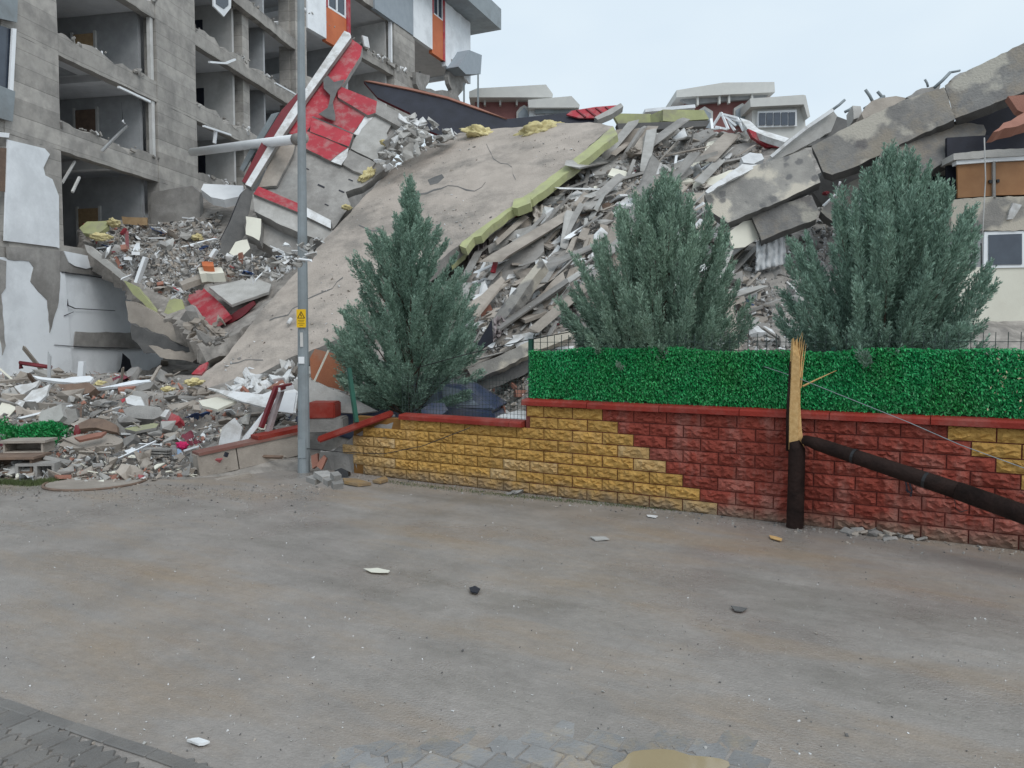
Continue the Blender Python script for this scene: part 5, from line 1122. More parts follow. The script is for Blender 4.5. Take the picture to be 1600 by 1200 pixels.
# white metal frame of a chair near the skyline
wf = thing('white_railing', 'tangled white metal railing frame lying on the skyline', 'frame', P(1135, 205, 25.2))
for a, b in (((1112, 200), (1127, 176)), ((1127, 176), (1138, 202)), ((1127, 178), (1152, 184)), ((1136, 184), (1158, 190)), ((1152, 184), (1162, 205)), ((1138, 188), (1148, 204)), ((1111, 186), (1113, 202)), ((1113, 202), (1126, 200)), ((1131, 180), (1150, 196)), ((1118, 198), (1136, 202))):
    bar('rail', None, None, (*a, 25.2), (*b, 25.0), .08, .06, M['pvc'], parent=wf)
wf2 = thing('white_railing', 'bent white frame lying beside the lime slab edge near dark gaps', 'frame', P(915, 285, 24))
for a, b in (((903, 268), (911, 278)), ((911, 279), (928, 273)), ((900, 284), (920, 281)), ((905, 290), (926, 287)), ((920, 281), (927, 287))):
    bar('rail', None, None, (*a, 24), (*b, 23.8), .09, .07, M['pvc'], parent=wf2)

# ================================================================== PILE UNDER THE GUTTED BUILDING (hand set pieces)
def mp_(name, label, pts, m, th=.1, n=None, jag=.8, Z=None, cat='panel', back=None): return plate(name, label, cat, pts, th, M[m], Z=Z, n=n, jag=jag, back=M[back] if back else None)
mp_('lime_board', 'lime green panel lying at the edge of the gutted ground floor room', [(124, 356), (136, 346), (168, 345), (168, 354), (150, 366), (130, 364)], 'green', .15, (0, -.8, .6), Z=25)
mp_('brown_sheet', 'brown panel standing inside the dark ground floor room', [(190, 338), (230, 340), (230, 352), (192, 350)], 'wood', .05, (0, -1, 0), Z=27.5)
mp_('grey_wall_slab', 'standing grey concrete slab at the right end of the dark ground floor room', [(236, 300), (300, 290), (312, 300), (312, 350), (270, 355), (236, 352)], 'conc', .25, (-.1, -1, 0), Z=28.2)
mp_('curved_trim', 'pale curved edge trim sagging along the front of the pile', [(132, 382), (140, 384), (180, 418), (202, 436), (196, 442), (170, 420), (136, 394)], 'conc_lt', .12, (-.3, -1, .2), Z=23.9)
mp_('lime_wedge', 'narrow lime green wedge hanging below the curved trim', [(193, 438), (214, 448), (240, 480), (250, 497), (236, 486), (208, 460)], 'green', .12, (-.2, -1, .1), Z=23.0)
mp_('lime_wedge', 'lime green folded piece right of the narrow lime wedge', [(252, 496), (266, 466), (284, 468), (290, 484), (270, 496)], 'green', .12, (.2, -1, .2), Z=22.9)
mp_('slab_layer', 'grey sagging floor layer under the lime wedges', [(196, 470), (220, 476), (262, 502), (330, 530), (318, 548), (270, 540), (222, 520), (200, 500)], 'conc_warm', .3, (-.2, -1, .1), 2, Z=22.6, cat='concrete slab')
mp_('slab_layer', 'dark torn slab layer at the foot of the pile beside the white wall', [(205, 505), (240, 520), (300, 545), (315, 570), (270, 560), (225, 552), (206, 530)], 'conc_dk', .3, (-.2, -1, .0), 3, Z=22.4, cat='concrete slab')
mp_('slab_layer', 'brown torn slab layer hanging above the broken hole', [(232, 540), (290, 552), (312, 540), (330, 552), (300, 566), (250, 558)], 'conc_warm', .2, (0, -1, 0), 2, Z=21.9, cat='concrete slab')
mp_('red_tiled_board', 'dark red tiled panel lying in the pile above the tan slab', [(288, 462), (318, 450), (332, 462), (352, 482), (360, 492), (340, 504), (326, 512), (306, 486)], 'red', .12, (-.3, -.6, .74), Z=22.2)
mp_('red_folded_board', 'dark red folded edge of the tiled panel', [(326, 512), (344, 503), (372, 484), (396, 470), (398, 476), (376, 496), (350, 512), (330, 518)], 'darkred', .12, (0, -1, .1), Z=21.8)
mp_('grey_sheet', 'smooth blue grey sheet lying over the red tiled panel', [(326, 448), (358, 442), (392, 432), (424, 444), (420, 456), (384, 468), (362, 476)], 'conc_lt', .08, (0, -.5, .87), .4, Z=22.4, cat='sheet')
mp_('slab_layer', 'grey wall plate between the red tiled panel and the tan slab foot', [(288, 480), (300, 476), (326, 514), (352, 520), (340, 540), (320, 532)], 'conc', .15, (-.3, -1, .2), Z=21.6, cat='concrete slab')
mp_('cream_board', 'cream board lying flat near the orange tile', [(309, 416), (346, 418), (350, 426), (312, 428)], 'cream', .12, Z=None, cat='board')
mp_('orange_tile', 'orange roof tile above the cream board', [(315, 408), (333, 409), (334, 416), (316, 415)], 'orange', .08, cat='tile')
mp_('timber_bundle', 'long pale timber strip at the right side of the pile', [(280, 441), (310, 428), (352, 424), (354, 430), (312, 436), (284, 446)], 'conc_warm', .08, cat='timber')
for i, (a, b, lab) in enumerate((((228, 402), (214, 442), 'white plastic strip standing tilted in the middle of the pile'), ((216, 380), (212, 396), 'short white plastic strip left of the tilted one'), ((152, 388), (178, 383), 'white plastic board at the left of the pile'), ((184, 394), (200, 404), 'white plastic fragment in front of the red steel frame'), ((300, 356), (292, 374), 'white board leaning at the right of the pile'), ((338, 390), (330, 402), 'thin white strip beside the tipped cream block'), ((286, 340), (302, 342), 'white rail lying under the tipped cabinet'), ((238, 355), (252, 356), 'white flat piece at the foot of the standing grey slab'))):
    bar('plastic_strip', lab, 'strip', a, b, .10, .04, M['pvc'])
rfm = thing('bent_steelwork', 'bent dark red steel frame lying on the left of the pile', 'steel frame', P(190, 385, 24.5))
for a, b in (((198, 362), (199, 392)), ((199, 392), (165, 396)), ((196, 358), (190, 366)), ((199, 394), (226, 398)), ((232, 420), (236, 428))):
    bar('steel_bar', None, None, (*a, 24.6), (*b, 24.4), .1, .08, M['darkred'], parent=rfm)

# ================================================================== FRONT HEAP LEFT OF THE LAMP POST (hand set pieces)
F_ = None
def hp(name, label, pts, m, th=.06, n=F_, jag=.7, Z=None, cat='board', back=None): return plate(name, label, cat, pts, th, M[m], Z=Z, n=n, jag=jag, back=M[back] if back else None)
hp('white_board', 'large white plaster board leaning upright left of the white frame', [(340, 702), (347, 668), (366, 653), (378, 668), (374, 690), (352, 706)], 'white', .05, (.1, -1, .2), .3, 12.9)
hp('white_sheet', 'wide white corrugated sheet lying behind the wooden window frame', [(324, 606), (372, 612), (410, 616), (448, 600), (466, 612), (462, 645), (430, 640), (380, 628)], 'white', .04, (0, -.6, .8), .5, 14.0, cat='sheet')
hp('white_sheet', 'white sheet panel right behind the wooden window frame', [(436, 614), (463, 613), (458, 646), (430, 642)], 'bluewhite', .04, (.1, -1, .3), .3, 13.7, cat='sheet')
hp('cream_board', 'cream flat board below the white corrugated sheet', [(310, 626), (340, 620), (370, 626), (340, 640), (316, 634)], 'cream', .05, (0, -.4, .9), .6, 14.0)
hp('grey_beam', 'long grey concrete beam lying across the back of the heap', [(148, 610), (180, 604), (236, 594), (240, 600), (234, 607), (200, 616), (160, 622)], 'conc', .3, (0, -.9, .4), 1, 17.0, cat='concrete beam')
hp('white_ledge', 'white ledge strip on top of the long grey beam', [(152, 607), (210, 594), (234, 593), (236, 596), (180, 604)], 'bluewhite', .06, (0, -.5, .8), .4, 17.0, cat='ledge')
hp('white_basin', 'broken white sink board lying on the dark brush bundle', [(48, 586), (70, 590), (100, 592), (112, 589), (140, 587), (146, 590), (140, 596), (116, 598), (90, 596), (60, 592)], 'pvc', .06, (0, -.5, .85), 0, 16.6, cat='sink board')
bar('white_pipe', 'short white pipe standing upright behind the white sink board', 'pipe', (127, 588, 17.2), (129, 565, 17.2), .12, .12, M['pvc'])
rod('red_pipe', 'bent dark red pipe on top of the heap against the white wall', 'pipe', [(33, 576, 17.8), (31, 567, 17.8), (80, 574, 17.8)], .05, M['darkred'])
hp('dark_brush', 'dark brown bundle of laths under the white sink board', [(90, 600), (140, 598), (150, 606), (140, 614), (100, 614)], 'dkwood', .2, F_, 2, 16.4, cat='bundle')
hp('white_board', 'ragged white board at the left of the heap, upper one', [(22, 604), (40, 600), (62, 594), (56, 604), (34, 617)], 'white', .06, F_, 1.2, 15.9)
hp('white_board', 'ragged white board at the left of the heap, lower one', [(36, 624), (50, 610), (66, 606), (78, 600), (72, 618), (58, 630), (44, 630)], 'white', .06, F_, 1.2, 15.4)
hp('white_block', 'oval white block in the middle of the heap', [(196, 622), (204, 617), (220, 620), (226, 634), (212, 634), (198, 630)], 'white', .15, F_, .6, 14.6, cat='block')
hp('grey_block', 'large pale grey block left of the middle of the heap', [(60, 655), (64, 642), (96, 631), (99, 650), (92, 658), (66, 662)], 'conc_lt', .3, (-.1, -.9, .4), .8, 13.6, cat='block')
hp('grey_block', 'dark side block attached right of the large pale grey block', [(99, 640), (118, 638), (122, 655), (108, 664), (94, 660)], 'conc', .3, (.3, -.9, .3), 1, 13.7, cat='block')
hp('grey_block', 'wide grey block with a mortar face under the oval white block', [(192, 640), (206, 634), (250, 636), (256, 648), (240, 655), (200, 654)], 'conc', .3, F_, 1.5, 14.0, cat='block')
hp('green_block', 'pale lime topped block lying flat in the heap', [(194, 670), (240, 661), (248, 662), (244, 668), (212, 674)], 'green', .05, (0, -.3, .95), .5, 13.4, cat='block', back='conc')
hp('grey_block', 'grey body of the lime topped block', [(196, 674), (246, 667), (252, 675), (240, 686), (210, 686)], 'conc', .2, F_, 1.5, 13.4, cat='block')
hp('red_block', 'bright red painted block with a white corner in the heap', [(251, 660), (262, 643), (280, 650), (281, 657), (266, 668), (256, 667)], 'red', .2, (-.1, -.8, .6), .8, 13.7, cat='block')
hp('white_chip', 'white corner chip on the bright red painted block', [(250, 650), (258, 640), (265, 640), (258, 652)], 'white', .1, F_, .5, 13.6, cat='chip')
hp('red_slab', 'bright red triangular fragment on the foot of the tan slab', [(299, 584), (312, 571), (325, 565), (322, 576), (314, 585)], 'red', .06, (0, -.8, .6), .3, 17.6, cat='facade piece')
hp('tan_slab', 'rounded dusty slab lying low in the heap centre', [(92, 696), (104, 684), (126, 678), (150, 678), (178, 680), (196, 688), (186, 694), (140, 700), (110, 700)], 'conc_warm', .15, (0, -.45, .9), 1, 12.9, cat='concrete slab')
hp('terracotta_board', 'terracotta panel lying on the rounded dusty slab', [(116, 683), (140, 678), (166, 674), (158, 681), (124, 688)], 'tile', .04, (0, -.4, .9), .5, 12.7, cat='panel')
hp('brown_crate', 'broken brown crate lid behind the rounded dusty slab', [(122, 662), (140, 654), (162, 655), (182, 664), (184, 676), (150, 668), (124, 670)], 'dkwood', .1, F_, 1, 13.1, cat='crate lid')
hp('red_tile', 'flat terracotta slab lying at the street edge of the heap', [(166, 744), (190, 739), (212, 742), (208, 750), (190, 753), (168, 752)], 'tile', .08, (0, -.5, .86), .5, 11.75, cat='tile')
hp('white_board', 'narrow white board beside the grey hollow louvre block', [(194, 704), (222, 697), (225, 701), (200, 709)], 'pvc', .05, F_, .3, 12.7)
hp('blue_box', 'pale blue plastic tub left of the grey louvre block', [(209, 706), (225, 702), (226, 716), (211, 715)], 'blue', .15, F_, .3, 12.65, cat='tub')
hp('blue_box', 'pale blue and white scrap right of the grey louvre block', [(268, 700), (282, 702), (286, 710), (276, 715), (268, 712)], 'blue', .12, F_, 1, 12.65, cat='scrap')
lump('crumpled bright pink cloth above the grey louvre block', 285, 696, 26, 12.8, m=M['pink'], cat='cloth', name='pink_cloth')
bar('white_stick', 'white stick lying in front of the pink cloth', 'stick', (288, 704, 12.6), (310, 697, 12.6), .05, .03, M['pvc'])
# louvre block of thin ribs
lv = thing('louvre_block', 'grey ribbed hollow block lying on its side with white ends', 'block', P(247, 711, 12.7))
for i in range(5):
    bar('rib', None, None, (226, 701 + i * 4.2, 12.6), (268, 703 + i * 4.2, 12.6), .22, .018, M['conc'], parent=lv)
for i in range(6):
    x = 227 + i * 8.0; bar('rib', None, None, (x, 701, 12.63), (x, 720, 12.63), .015, .2, M['conc_lt'], parent=lv)
# wooden / white window frame leaning
wfr = thing('old_window', 'leaning window frame of white and dark red timber left of the lamp post', 'window frame', P(420, 690, 13.2))
for a, b, w, m in (((376, 694), (436, 620), .11, 'pvc'), ((414, 690), (440, 608), .10, 'fabric_mauve'), ((408, 668), (432, 604), .07, 'darkred'), ((436, 606), (452, 602), .10, 'darkred'), ((436, 609), (458, 605), .05, 'pvc')):
    bar('frame_bar', None, None, (*a, 13.0), (*b, 13.3), w, .07, M[m], parent=wfr)
# fallen piece of street wall with its red coping
fw = thing('fallen_wall_piece', 'fallen length of grey block wall with red coping lying left of the lamp post', 'wall piece', P(390, 740, 12.3))
a, b = P(306, 728, 12.15), P(476, 690, 13.3)
bm = bmesh.new(); beam_between(bm, a, a + (b - a) * .33, .3, .36); bmesh.ops.recalc_face_normals(bm, faces=bm.faces); obj('block', bm, M['conc_warm'], fw)
bm = bmesh.new(); beam_between(bm, a + (b - a) * .34, b, .3, .36); bmesh.ops.recalc_face_normals(bm, faces=bm.faces); obj('block', bm, M['conc_warm'], fw)
M['maroon'] = mat('worn_maroon_top', (.22, .095, .075), (.17, .08, .065), rough=.7, bump=.3, stain=(.24, .17, .14), sscale=2)
up = Vector((0, 0, .20))
bm = bmesh.new(); beam_between(bm, a + up + (b - a) * .0, b + up, .36, .045); bmesh.ops.recalc_face_normals(bm, faces=bm.faces); obj('coping', bm, M['maroon'], fw)
bm = bmesh.new(); beam_between(bm, a + up * 1.25 + (b - a) * .52, b + up * 1.25, .34, .08); bmesh.ops.recalc_face_normals(bm, faces=bm.faces); obj('coping', bm, M['coping'], fw)
bm = bmesh.new(); p = P(352, 714, 11.98); beam_between(bm, p, p + Vector((.02, .02, .07)), .05, .05); obj('hole', bm, M['navy'], fw)
bar('concrete_plank', 'narrow concrete plank lying on the street under the fallen wall piece', 'plank', (320, 757, 11.75), (392, 742, 12.1), .22, .09, M['conc_warm'])
fc = bar('fallen_coping', 'red coping slab slid off and leaning across the broken wall end', 'coping', (500, 686, 12.15), (612, 646, 12.15), .34, .10, M['coping'])
bar('red_ledge', 'red coping block behind the lamp post base of the orange board', 'coping', (486, 640, 13.2), (528, 640, 13.2), .5, .28, M['coping'])
bar('grey_block', 'grey block under the red coping behind the lamp post', 'block', (486, 664, 13.2), (540, 662, 13.2), .5, .25, M['conc'])
# orange wall board, its white edge, grey tilted panel
M['orange_dull'] = mat('dusty_orange_board', (.42, .16, .08), (.34, .12, .06), rough=.75, scale=1.6, stain=(.33, .22, .16), samount=.7, rnd=0)
plate('orange_board', 'orange painted wall board standing right of the lamp post', 'board', [(484, 560), (492, 545), (520, 552), (538, 560), (540, 612), (512, 604), (486, 592)], .06, M['orange_dull'], Z=14.6, n=(-.1, -1, .1))
bar('cream_lath', 'thin cream lath leaning across the orange board', 'lath', (491, 596, 14.2), (514, 546, 14.3), .05, .03, M['cream'])
plate('grey_board', 'tilted grey panel with a white top edge below the orange board', 'panel', [(482, 592), (510, 604), (540, 616), (590, 642), (560, 646), (520, 644), (484, 640)], .08, M['conc_lt'], Z=13.6, n=(-.1, -1, .3))
plate('cream_board', 'cream panel behind the lamp post beside the orange board', 'panel', [(452, 612), (462, 592), (486, 590), (488, 640), (466, 640)], .06, M['conc_lt'], Z=14.3, n=(-.1, -1, .3))
# timber crates and hollow block at the left edge
def open_crate(label, x, y, Z, w, h, d, m, rz):
    t = thing('broken_crate', label, 'crate', P(x, y, Z), rz)
    for nm, q in (('bottom', (-w, w, -d, d, 0, .03)), ('back', (-w, w, d - .03, d, .031, h)), ('side', (-w, -w + .03, -d, d - .031, .031, h)), ('side', (w - .03, w, -d, d - .031, .031, h)), ('lid', (-w - .05, w + .05, -d - .04, d, h + .001, h + .04))):
        bm = bmesh.new(); box(bm, *q); obj(nm, bm, m, t, True)
    return t
open_crate('upper pale dusty crate with an open front at the left end of the heap', 46, 706, 12.4, .30, .17, .2, M['conc_warm'], .12)
open_crate('lower weathered crate at the left picture edge beside the hollow block', 22, 736, 12.0, .40, .22, .25, M['dkwood'], .08)
hb = thing('hollow_block', 'grey hollow concrete block standing on the street edge left of the heap', 'block', P(62, 748, 11.9), .15)
for q in ((-.28, .28, -.15, .15, 0, .03), (-.28, .28, -.15, .15, .22, .26), (-.28, -.24, -.15, .15, .031, .219), (.24, .28, -.15, .15, .031, .219), (-.02, .03, -.15, .15, .031, .219), (-.24, .24, .1, .14, .031, .219)):
    bm = bmesh.new(); box(bm, *q); obj('web', bm, M['conc'], hb, True)
# torn artificial turf
bm = bmesh.new(); c = P(46, 678, 13.2)
tf = thing('turf_scrap', 'torn strip of bright green artificial leaf fence lying in the heap', 'fence scrap', c)
n = 5200; ang = np.random.uniform(0, 6.28, n); base = np.stack([np.random.uniform(-.65, .6, n), np.random.uniform(-.3, .3, n), np.random.uniform(-.12, .14, n)], 1)
base[:, 2] += .1 * np.sin(base[:, 0] * 5) - .18 * base[:, 0]
d = np.stack([np.cos(ang), np.random.uniform(-1, .2, n), np.abs(np.sin(ang))], 1); d /= np.linalg.norm(d, axis=1)[:, None]; s = np.cross(d, np.random.normal(0, 1, (n, 3))); s /= np.linalg.norm(s, axis=1)[:, None]
V = np.stack([base, base + d * .03 + s * .012, base + d * .06, base + d * .03 - s * .012], 1)
me = bpy.data.meshes.new('leaf_cover'); me.from_pydata(V.reshape(-1, 3).tolist(), [], np.arange(n * 4).reshape(n, 4).tolist()); me.materials.append(M['leaf'])
o = bpy.data.objects.new('leaf_cover', me); COL.objects.link(o); o.parent = tf; tag(o, kind='stuff')
# moss at the street edge
def tufts(name, label, cells, m, h=.05, n=2500):
    c = [GP(*q) for q in cells]; V = []
    for _ in range(n):
        a, b = random.choice(list(zip(c, c[1:]))); p = a.lerp(b, random.random()) + Vector((random.gauss(0, .05), random.gauss(0, .06), 0)); p.z = road_z(p.x, p.y)
        az = random.uniform(0, 6.28); w = .006; hh = h * random.uniform(.3, 1)
        V += [(p.x - w * math.cos(az), p.y - w * math.sin(az), p.z - .01), (p.x + w * math.cos(az), p.y + w * math.sin(az), p.z - .01), (p.x + random.gauss(0, .015), p.y + random.gauss(0, .015), p.z + hh)]
    me = bpy.data.meshes.new(name); me.from_pydata(V, [], [(i, i + 1, i + 2) for i in range(0, len(V), 3)]); me.materials.append(m)
    o = bpy.data.objects.new(name, me); COL.objects.link(o); tag(o, label, kind='stuff')
M['moss'] = mat('weeds_green', (.10, .13, .05), (.07, .09, .035), rough=.9, bump=0, rnd=0)
tufts('grass', 'short weeds along the foot of the block wall', [(600, 752), (800, 775), (960, 790), (1110, 800)], M['moss'], .035, 2600)
tufts('grass', 'short green weeds at the street edge of the rubble heap', [(0, 755), (50, 758), (88, 752)], M['moss'], .09, 2600)
# rubble at the wall foot and by the post
rod('sagging_wire', 'thin wire sagging across the yellow blocks', 'wire', [(470, 700, 12.45), (540, 707, 12.05), (600, 709, 11.75), (660, 697, 11.45), (735, 668, 11.05)], .006, M['blackish'])
rod('slack_cable', 'thin pale cable running down across the leaf fence and the wall', 'cable', [(1048, 520, 10.4), (1130, 552, 9.6), (1240, 588, 8.75), (1320, 620, 8.1), (1420, 660, 7.6), (1500, 695, 7.2), (1610, 735, 6.7)], .004, M['steel'])
rod('slack_cable', 'thin dark cable running from the fence post to the middle conifer', 'cable', [(650, 575, 12.1), (735, 552, 11.3), (830, 530, 10.7), (905, 516, 11.2)], .007, M['blackish'])
mh = thing('manhole_cover', 'round dusty cover with a dark rim at the street edge of the heap', 'manhole cover', GP(150, 754))
bm = bmesh.new(); tube(bm, [(0, 0, -.05), (0, 0, .018)], .66, 40); bmesh.ops.recalc_face_normals(bm, faces=bm.faces); obj('cover', bm, M['conc_warm'], mh, True)
bm = bmesh.new(); tube(bm, [(.69 * math.cos(a), .69 * math.sin(a), .012) for a in [i * 6.2832 / 48 for i in range(49)]], .02, 6); bmesh.ops.recalc_face_normals(bm, faces=bm.faces); obj('rim', bm, M['dkwood'], mh, True)
rod('wire_scrap', 'curled black wire scrap lying beside the broken pole', 'wire', [(1240, 862, 7.85), (1238, 856, 7.9), (1250, 853, 7.95), (1262, 853, 7.95)], .008, M['blackish'])
rod('thin_wire', 'short dark wire hanging on the red blocks under the fallen pole', 'wire', [(1491, 778, 7.55), (1494, 795, 7.5), (1500, 800, 7.5), (1512, 797, 7.45)], .004, M['blackish'])
for lab, nm, cat, pts, m, th in (
    ('pale splinter of wood lying on the open street', 'wood_scrap', 'wood scrap', [(568, 888), (590, 887), (609, 891), (606, 894), (580, 893)], 'cream', .008),
    ('dark navy torn scrap lying on the street left of centre', 'plastic_scrap', 'scrap', [(733, 918), (742, 915), (751, 920), (746, 926), (736, 924)], 'navy', .008),
    ('dark grey torn scrap lying on the right of the street', 'plastic_scrap', 'scrap', [(1142, 946), (1156, 948), (1168, 950), (1160, 955), (1148, 953)], 'conc_dk', .008),
    ('small white plaster flake near the bottom left pavers', 'plaster_flake', 'flake', [(292, 1155), (310, 1152), (328, 1158), (310, 1162)], 'white', .012),
    ('orange wood splinter on the street left of the broken pole', 'wood_scrap', 'wood scrap', [(1202, 836), (1222, 841), (1221, 845), (1204, 840)], 'fresh', .008),
    ('white paper scrap on the street before the wall', 'paper_scrap', 'paper', [(1010, 804), (1028, 806), (1024, 809), (1012, 807)], 'white', .006),
    ('pale grey scrap lying on the street below the paper scrap', 'plastic_scrap', 'scrap', [(922, 838), (946, 838), (952, 842), (930, 843)], 'conc_lt', .01),
    ('yellow painted block flake lying at the left foot of the yellow wall', 'block_flake', 'flake', [(536, 747), (560, 748), (580, 754), (560, 756), (538, 752)], 'blk_y', .04),
    ('second yellow painted block flake lying right of the first', 'block_flake', 'flake', [(582, 750), (602, 743), (606, 748), (594, 752)], 'blk_y', .04)):
    plate(nm, lab, cat, pts, th, M[m], pl=Plane((0, 0, th + .012), (0, 0, 1)), jag=.6)
for i, pts in enumerate(([(478, 745), (494, 740), (506, 744), (492, 750)], [(490, 737), (512, 735), (522, 742), (504, 746)], [(505, 748), (520, 743), (524, 747), (512, 752)], [(518, 752), (534, 749), (537, 755), (521, 757)], [(516, 738), (528, 736), (534, 742), (522, 744)])):
    plate('paving_fragment', ('large grey paving fragment touching the lamp post base', 'grey paving fragment lying behind the others near the lamp post', 'thin grey paving fragment in the middle of the loose ones', 'grey paving fragment nearest the street, right of the lamp post', 'grey paving fragment farthest from the lamp post beside the black bag')[i], 'paving fragment', pts, .05, M['conc'], pl=Plane((0, 0, .07), (.03 * i, -.1, 1)), jag=.4, group='paving fragments at the lamp post base')
plate('black_bucket', 'black plastic bag beside the paving fragments', 'bag', [(523, 735), (533, 731), (544, 736), (544, 748), (534, 750), (523, 746)], .2, M['blackish'], Z=11.95, n=(0, -1, .3), jag=1)
plate('brick_sherds', 'broken tan brick piece at the broken wall end', 'brick', [(486, 712), (496, 708), (498, 726), (488, 732)], .12, M['tile'], Z=12.3, n=(0, -1, .2), jag=1)
plate('brick_sherds', 'second broken tan brick leaning at the broken wall end', 'brick', [(494, 728), (506, 711), (510, 716), (502, 734)], .12, M['tile'], Z=12.2, n=(.1, -1, .2), jag=1)

# ================================================================== CRUSHED CAR BEHIND THE LOW WALL
M['car'] = mat('dark_blue_car_paint', (.05, .072, .14), (.04, .058, .115), rough=.3, bump=0, rnd=0, spec=.6, stain=(.16, .15, .15), sscale=1.6, samount=.45)
M['car_glass'] = mat('dusty_car_glass', (.20, .235, .28), (.13, .16, .20), rough=.25, scale=6, bump=0, rnd=0)
cc = thing('parked_car', 'dust covered dark blue car behind the low part of the wall', 'car', (-2.15, 14.75, .0), R(-8))
prof = [(-2.0, .35), (-2.02, .62), (-1.9, .78), (-1.0, .90), (1.2, .95), (1.95, .90), (2.02, .60), (1.98, .32)]
bm = bmesh.new(); A = [bm.verts.new((x, -.82, z)) for x, z in prof]; B = [bm.verts.new((x, .82, z)) for x, z in prof]
for i in range(len(prof)):
    j = (i + 1) % len(prof); bm.faces.new((A[i], A[j], B[j], B[i]))
bm.faces.new(A[::-1]); bm.faces.new(B); bmesh.ops.bevel(bm, geom=bm.edges[:], offset=.05, segments=2, affect='EDGES'); bmesh.ops.recalc_face_normals(bm, faces=bm.faces)
obj('body', bm, M['car'], cc, True)
cab = [(-1.05, .88), (-.2, 1.32), (.9, 1.40), (1.35, 1.35), (2.0, .92)]
bm = bmesh.new(); A = [bm.verts.new((x, -.8 + (z - .88) * .35, z)) for x, z in cab]; B = [bm.verts.new((x, .8 - (z - .88) * .35, z)) for x, z in cab]
for i in range(len(cab)):
    j = (i + 1) % len(cab); bm.faces.new((A[i], A[j], B[j], B[i]))
bm.faces.new(A[::-1]); bm.faces.new(B); bmesh.ops.bevel(bm, geom=bm.edges[:], offset=.03, segments=2, affect='EDGES'); bmesh.ops.recalc_face_normals(bm, faces=bm.faces)
obj('cabin', bm, M['car'], cc, True)
def side(name, pts, m, off):
    bm = bmesh.new(); f = lambda x, z, o: (x, -.8 + max(0, z - .88) * .35 - o, z)
    A = [bm.verts.new(f(x, z, off)) for x, z in pts]; B = [bm.verts.new(f(x, z, -.02)) for x, z in pts]
    bm.faces.new(A); bm.faces.new(B[::-1])
    for i in range(len(pts)): bm.faces.new((A[i], B[i], B[(i + 1) % len(pts)], A[(i + 1) % len(pts)]))
    bmesh.ops.recalc_face_normals(bm, faces=bm.faces); obj(name, bm, m, cc, True)
side('window', [(-.8, .97), (-.2, 1.26), (.12, 1.28), (.12, .98)], M['car_glass'], .012)
side('window', [(.2, .98), (.2, 1.30), (.88, 1.33), (.95, .99)], M['car_glass'], .012)
side('window', [(1.03, .99), (.96, 1.33), (1.3, 1.28), (1.68, 1.0)], M['car_glass'], .012)
for x in (-.05, .95):
    bm = bmesh.new(); box(bm, x, x + .2, -.87, -.83, .78, .82); obj('handle', bm, M['pvc'], cc, True)
for x in (-1.3, 1.3):
    for y in (-.72, .72):
        bm = bmesh.new(); tube(bm, [(x, y - .1, .31), (x, y + .1, .31)], .31, 20); bmesh.ops.recalc_face_normals(bm, faces=bm.faces); w_ = obj('wheel', bm, M['blackish'], cc, True)
        bm = bmesh.new(); s_ = -1 if y < 0 else 1; tube(bm, [(x, y + s_ * .09, .31), (x, y + s_ * .115, .31)], .18, 16); bmesh.ops.recalc_face_normals(bm, faces=bm.faces); obj('rim', bm, M['steel'], w_, True)
plate('white_hood', 'white dented sheet behind the step of the street wall', 'sheet', [(762, 660), (782, 648), (812, 640), (824, 642), (824, 668), (770, 668)], .05, M['white'], Z=13.0, n=(0, -.6, .8), jag=.5)
plate('dark_blue_drum', 'dark blue crumpled sheet left of the crushed car', 'sheet', [(658, 640), (672, 630), (694, 630), (700, 640), (684, 652), (660, 652)], .3, M['car'], Z=13.4, n=(0, -.8, .5), jag=1)

# ================================================================== SCATTERED PIECES
def hull_mesh(kind, seed):
    rnd = random.Random(seed); bm = bmesh.new()
    if kind == 'chunk':
        for _ in range(11): bm.verts.new((rnd.uniform(-1, 1), rnd.uniform(-.8, .8), rnd.uniform(-.6, .6)))
    elif kind == 'shard':
        k = rnd.randint(4, 7); pts = sorted(rnd.uniform(0, 6.28) for _ in range(k))
        for a in pts:
            r = rnd.uniform(.6, 1.1)
            for z in (-.06, .06): bm.verts.new((r * math.cos(a), r * .7 * math.sin(a), z))
    elif kind == 'stick':
        for x in (-1, 1):
            for y, z in ((-.06, -.04), (.06, -.04), (.06, .04), (-.06, .04)): bm.verts.new((x + rnd.uniform(-.15, .15), y, z))
    elif kind == 'plank':
        for x in (-1, 1):
            for y in (-.17, .17):
                for z in (-.03, .03): bm.verts.new((x + rnd.uniform(-.22, .12) * x, y * rnd.uniform(.5, 1.2), z))
    elif kind == 'block':
        for x in (-1, 1):
            for y in (-.5, .5):
                for z in (-.45, .45): bm.verts.new((x + rnd.uniform(-.15, .15), y + rnd.uniform(-.1, .1), z + rnd.uniform(-.1, .1)))
    r = bmesh.ops.convex_hull(bm, input=bm.verts)
    bmesh.ops.delete(bm, geom=[v for v in bm.verts if not v.link_faces], context='VERTS')
    bmesh.ops.recalc_face_normals(bm, faces=bm.faces)
    me = bpy.data.meshes.new(kind); bm.to_mesh(me); bm.free(); me.materials.append(None); return me
HULL = {k: [hull_mesh(k, i * 17 + 3) for i in range(10)] for k in ('chunk', 'shard', 'stick', 'block', 'plank')}
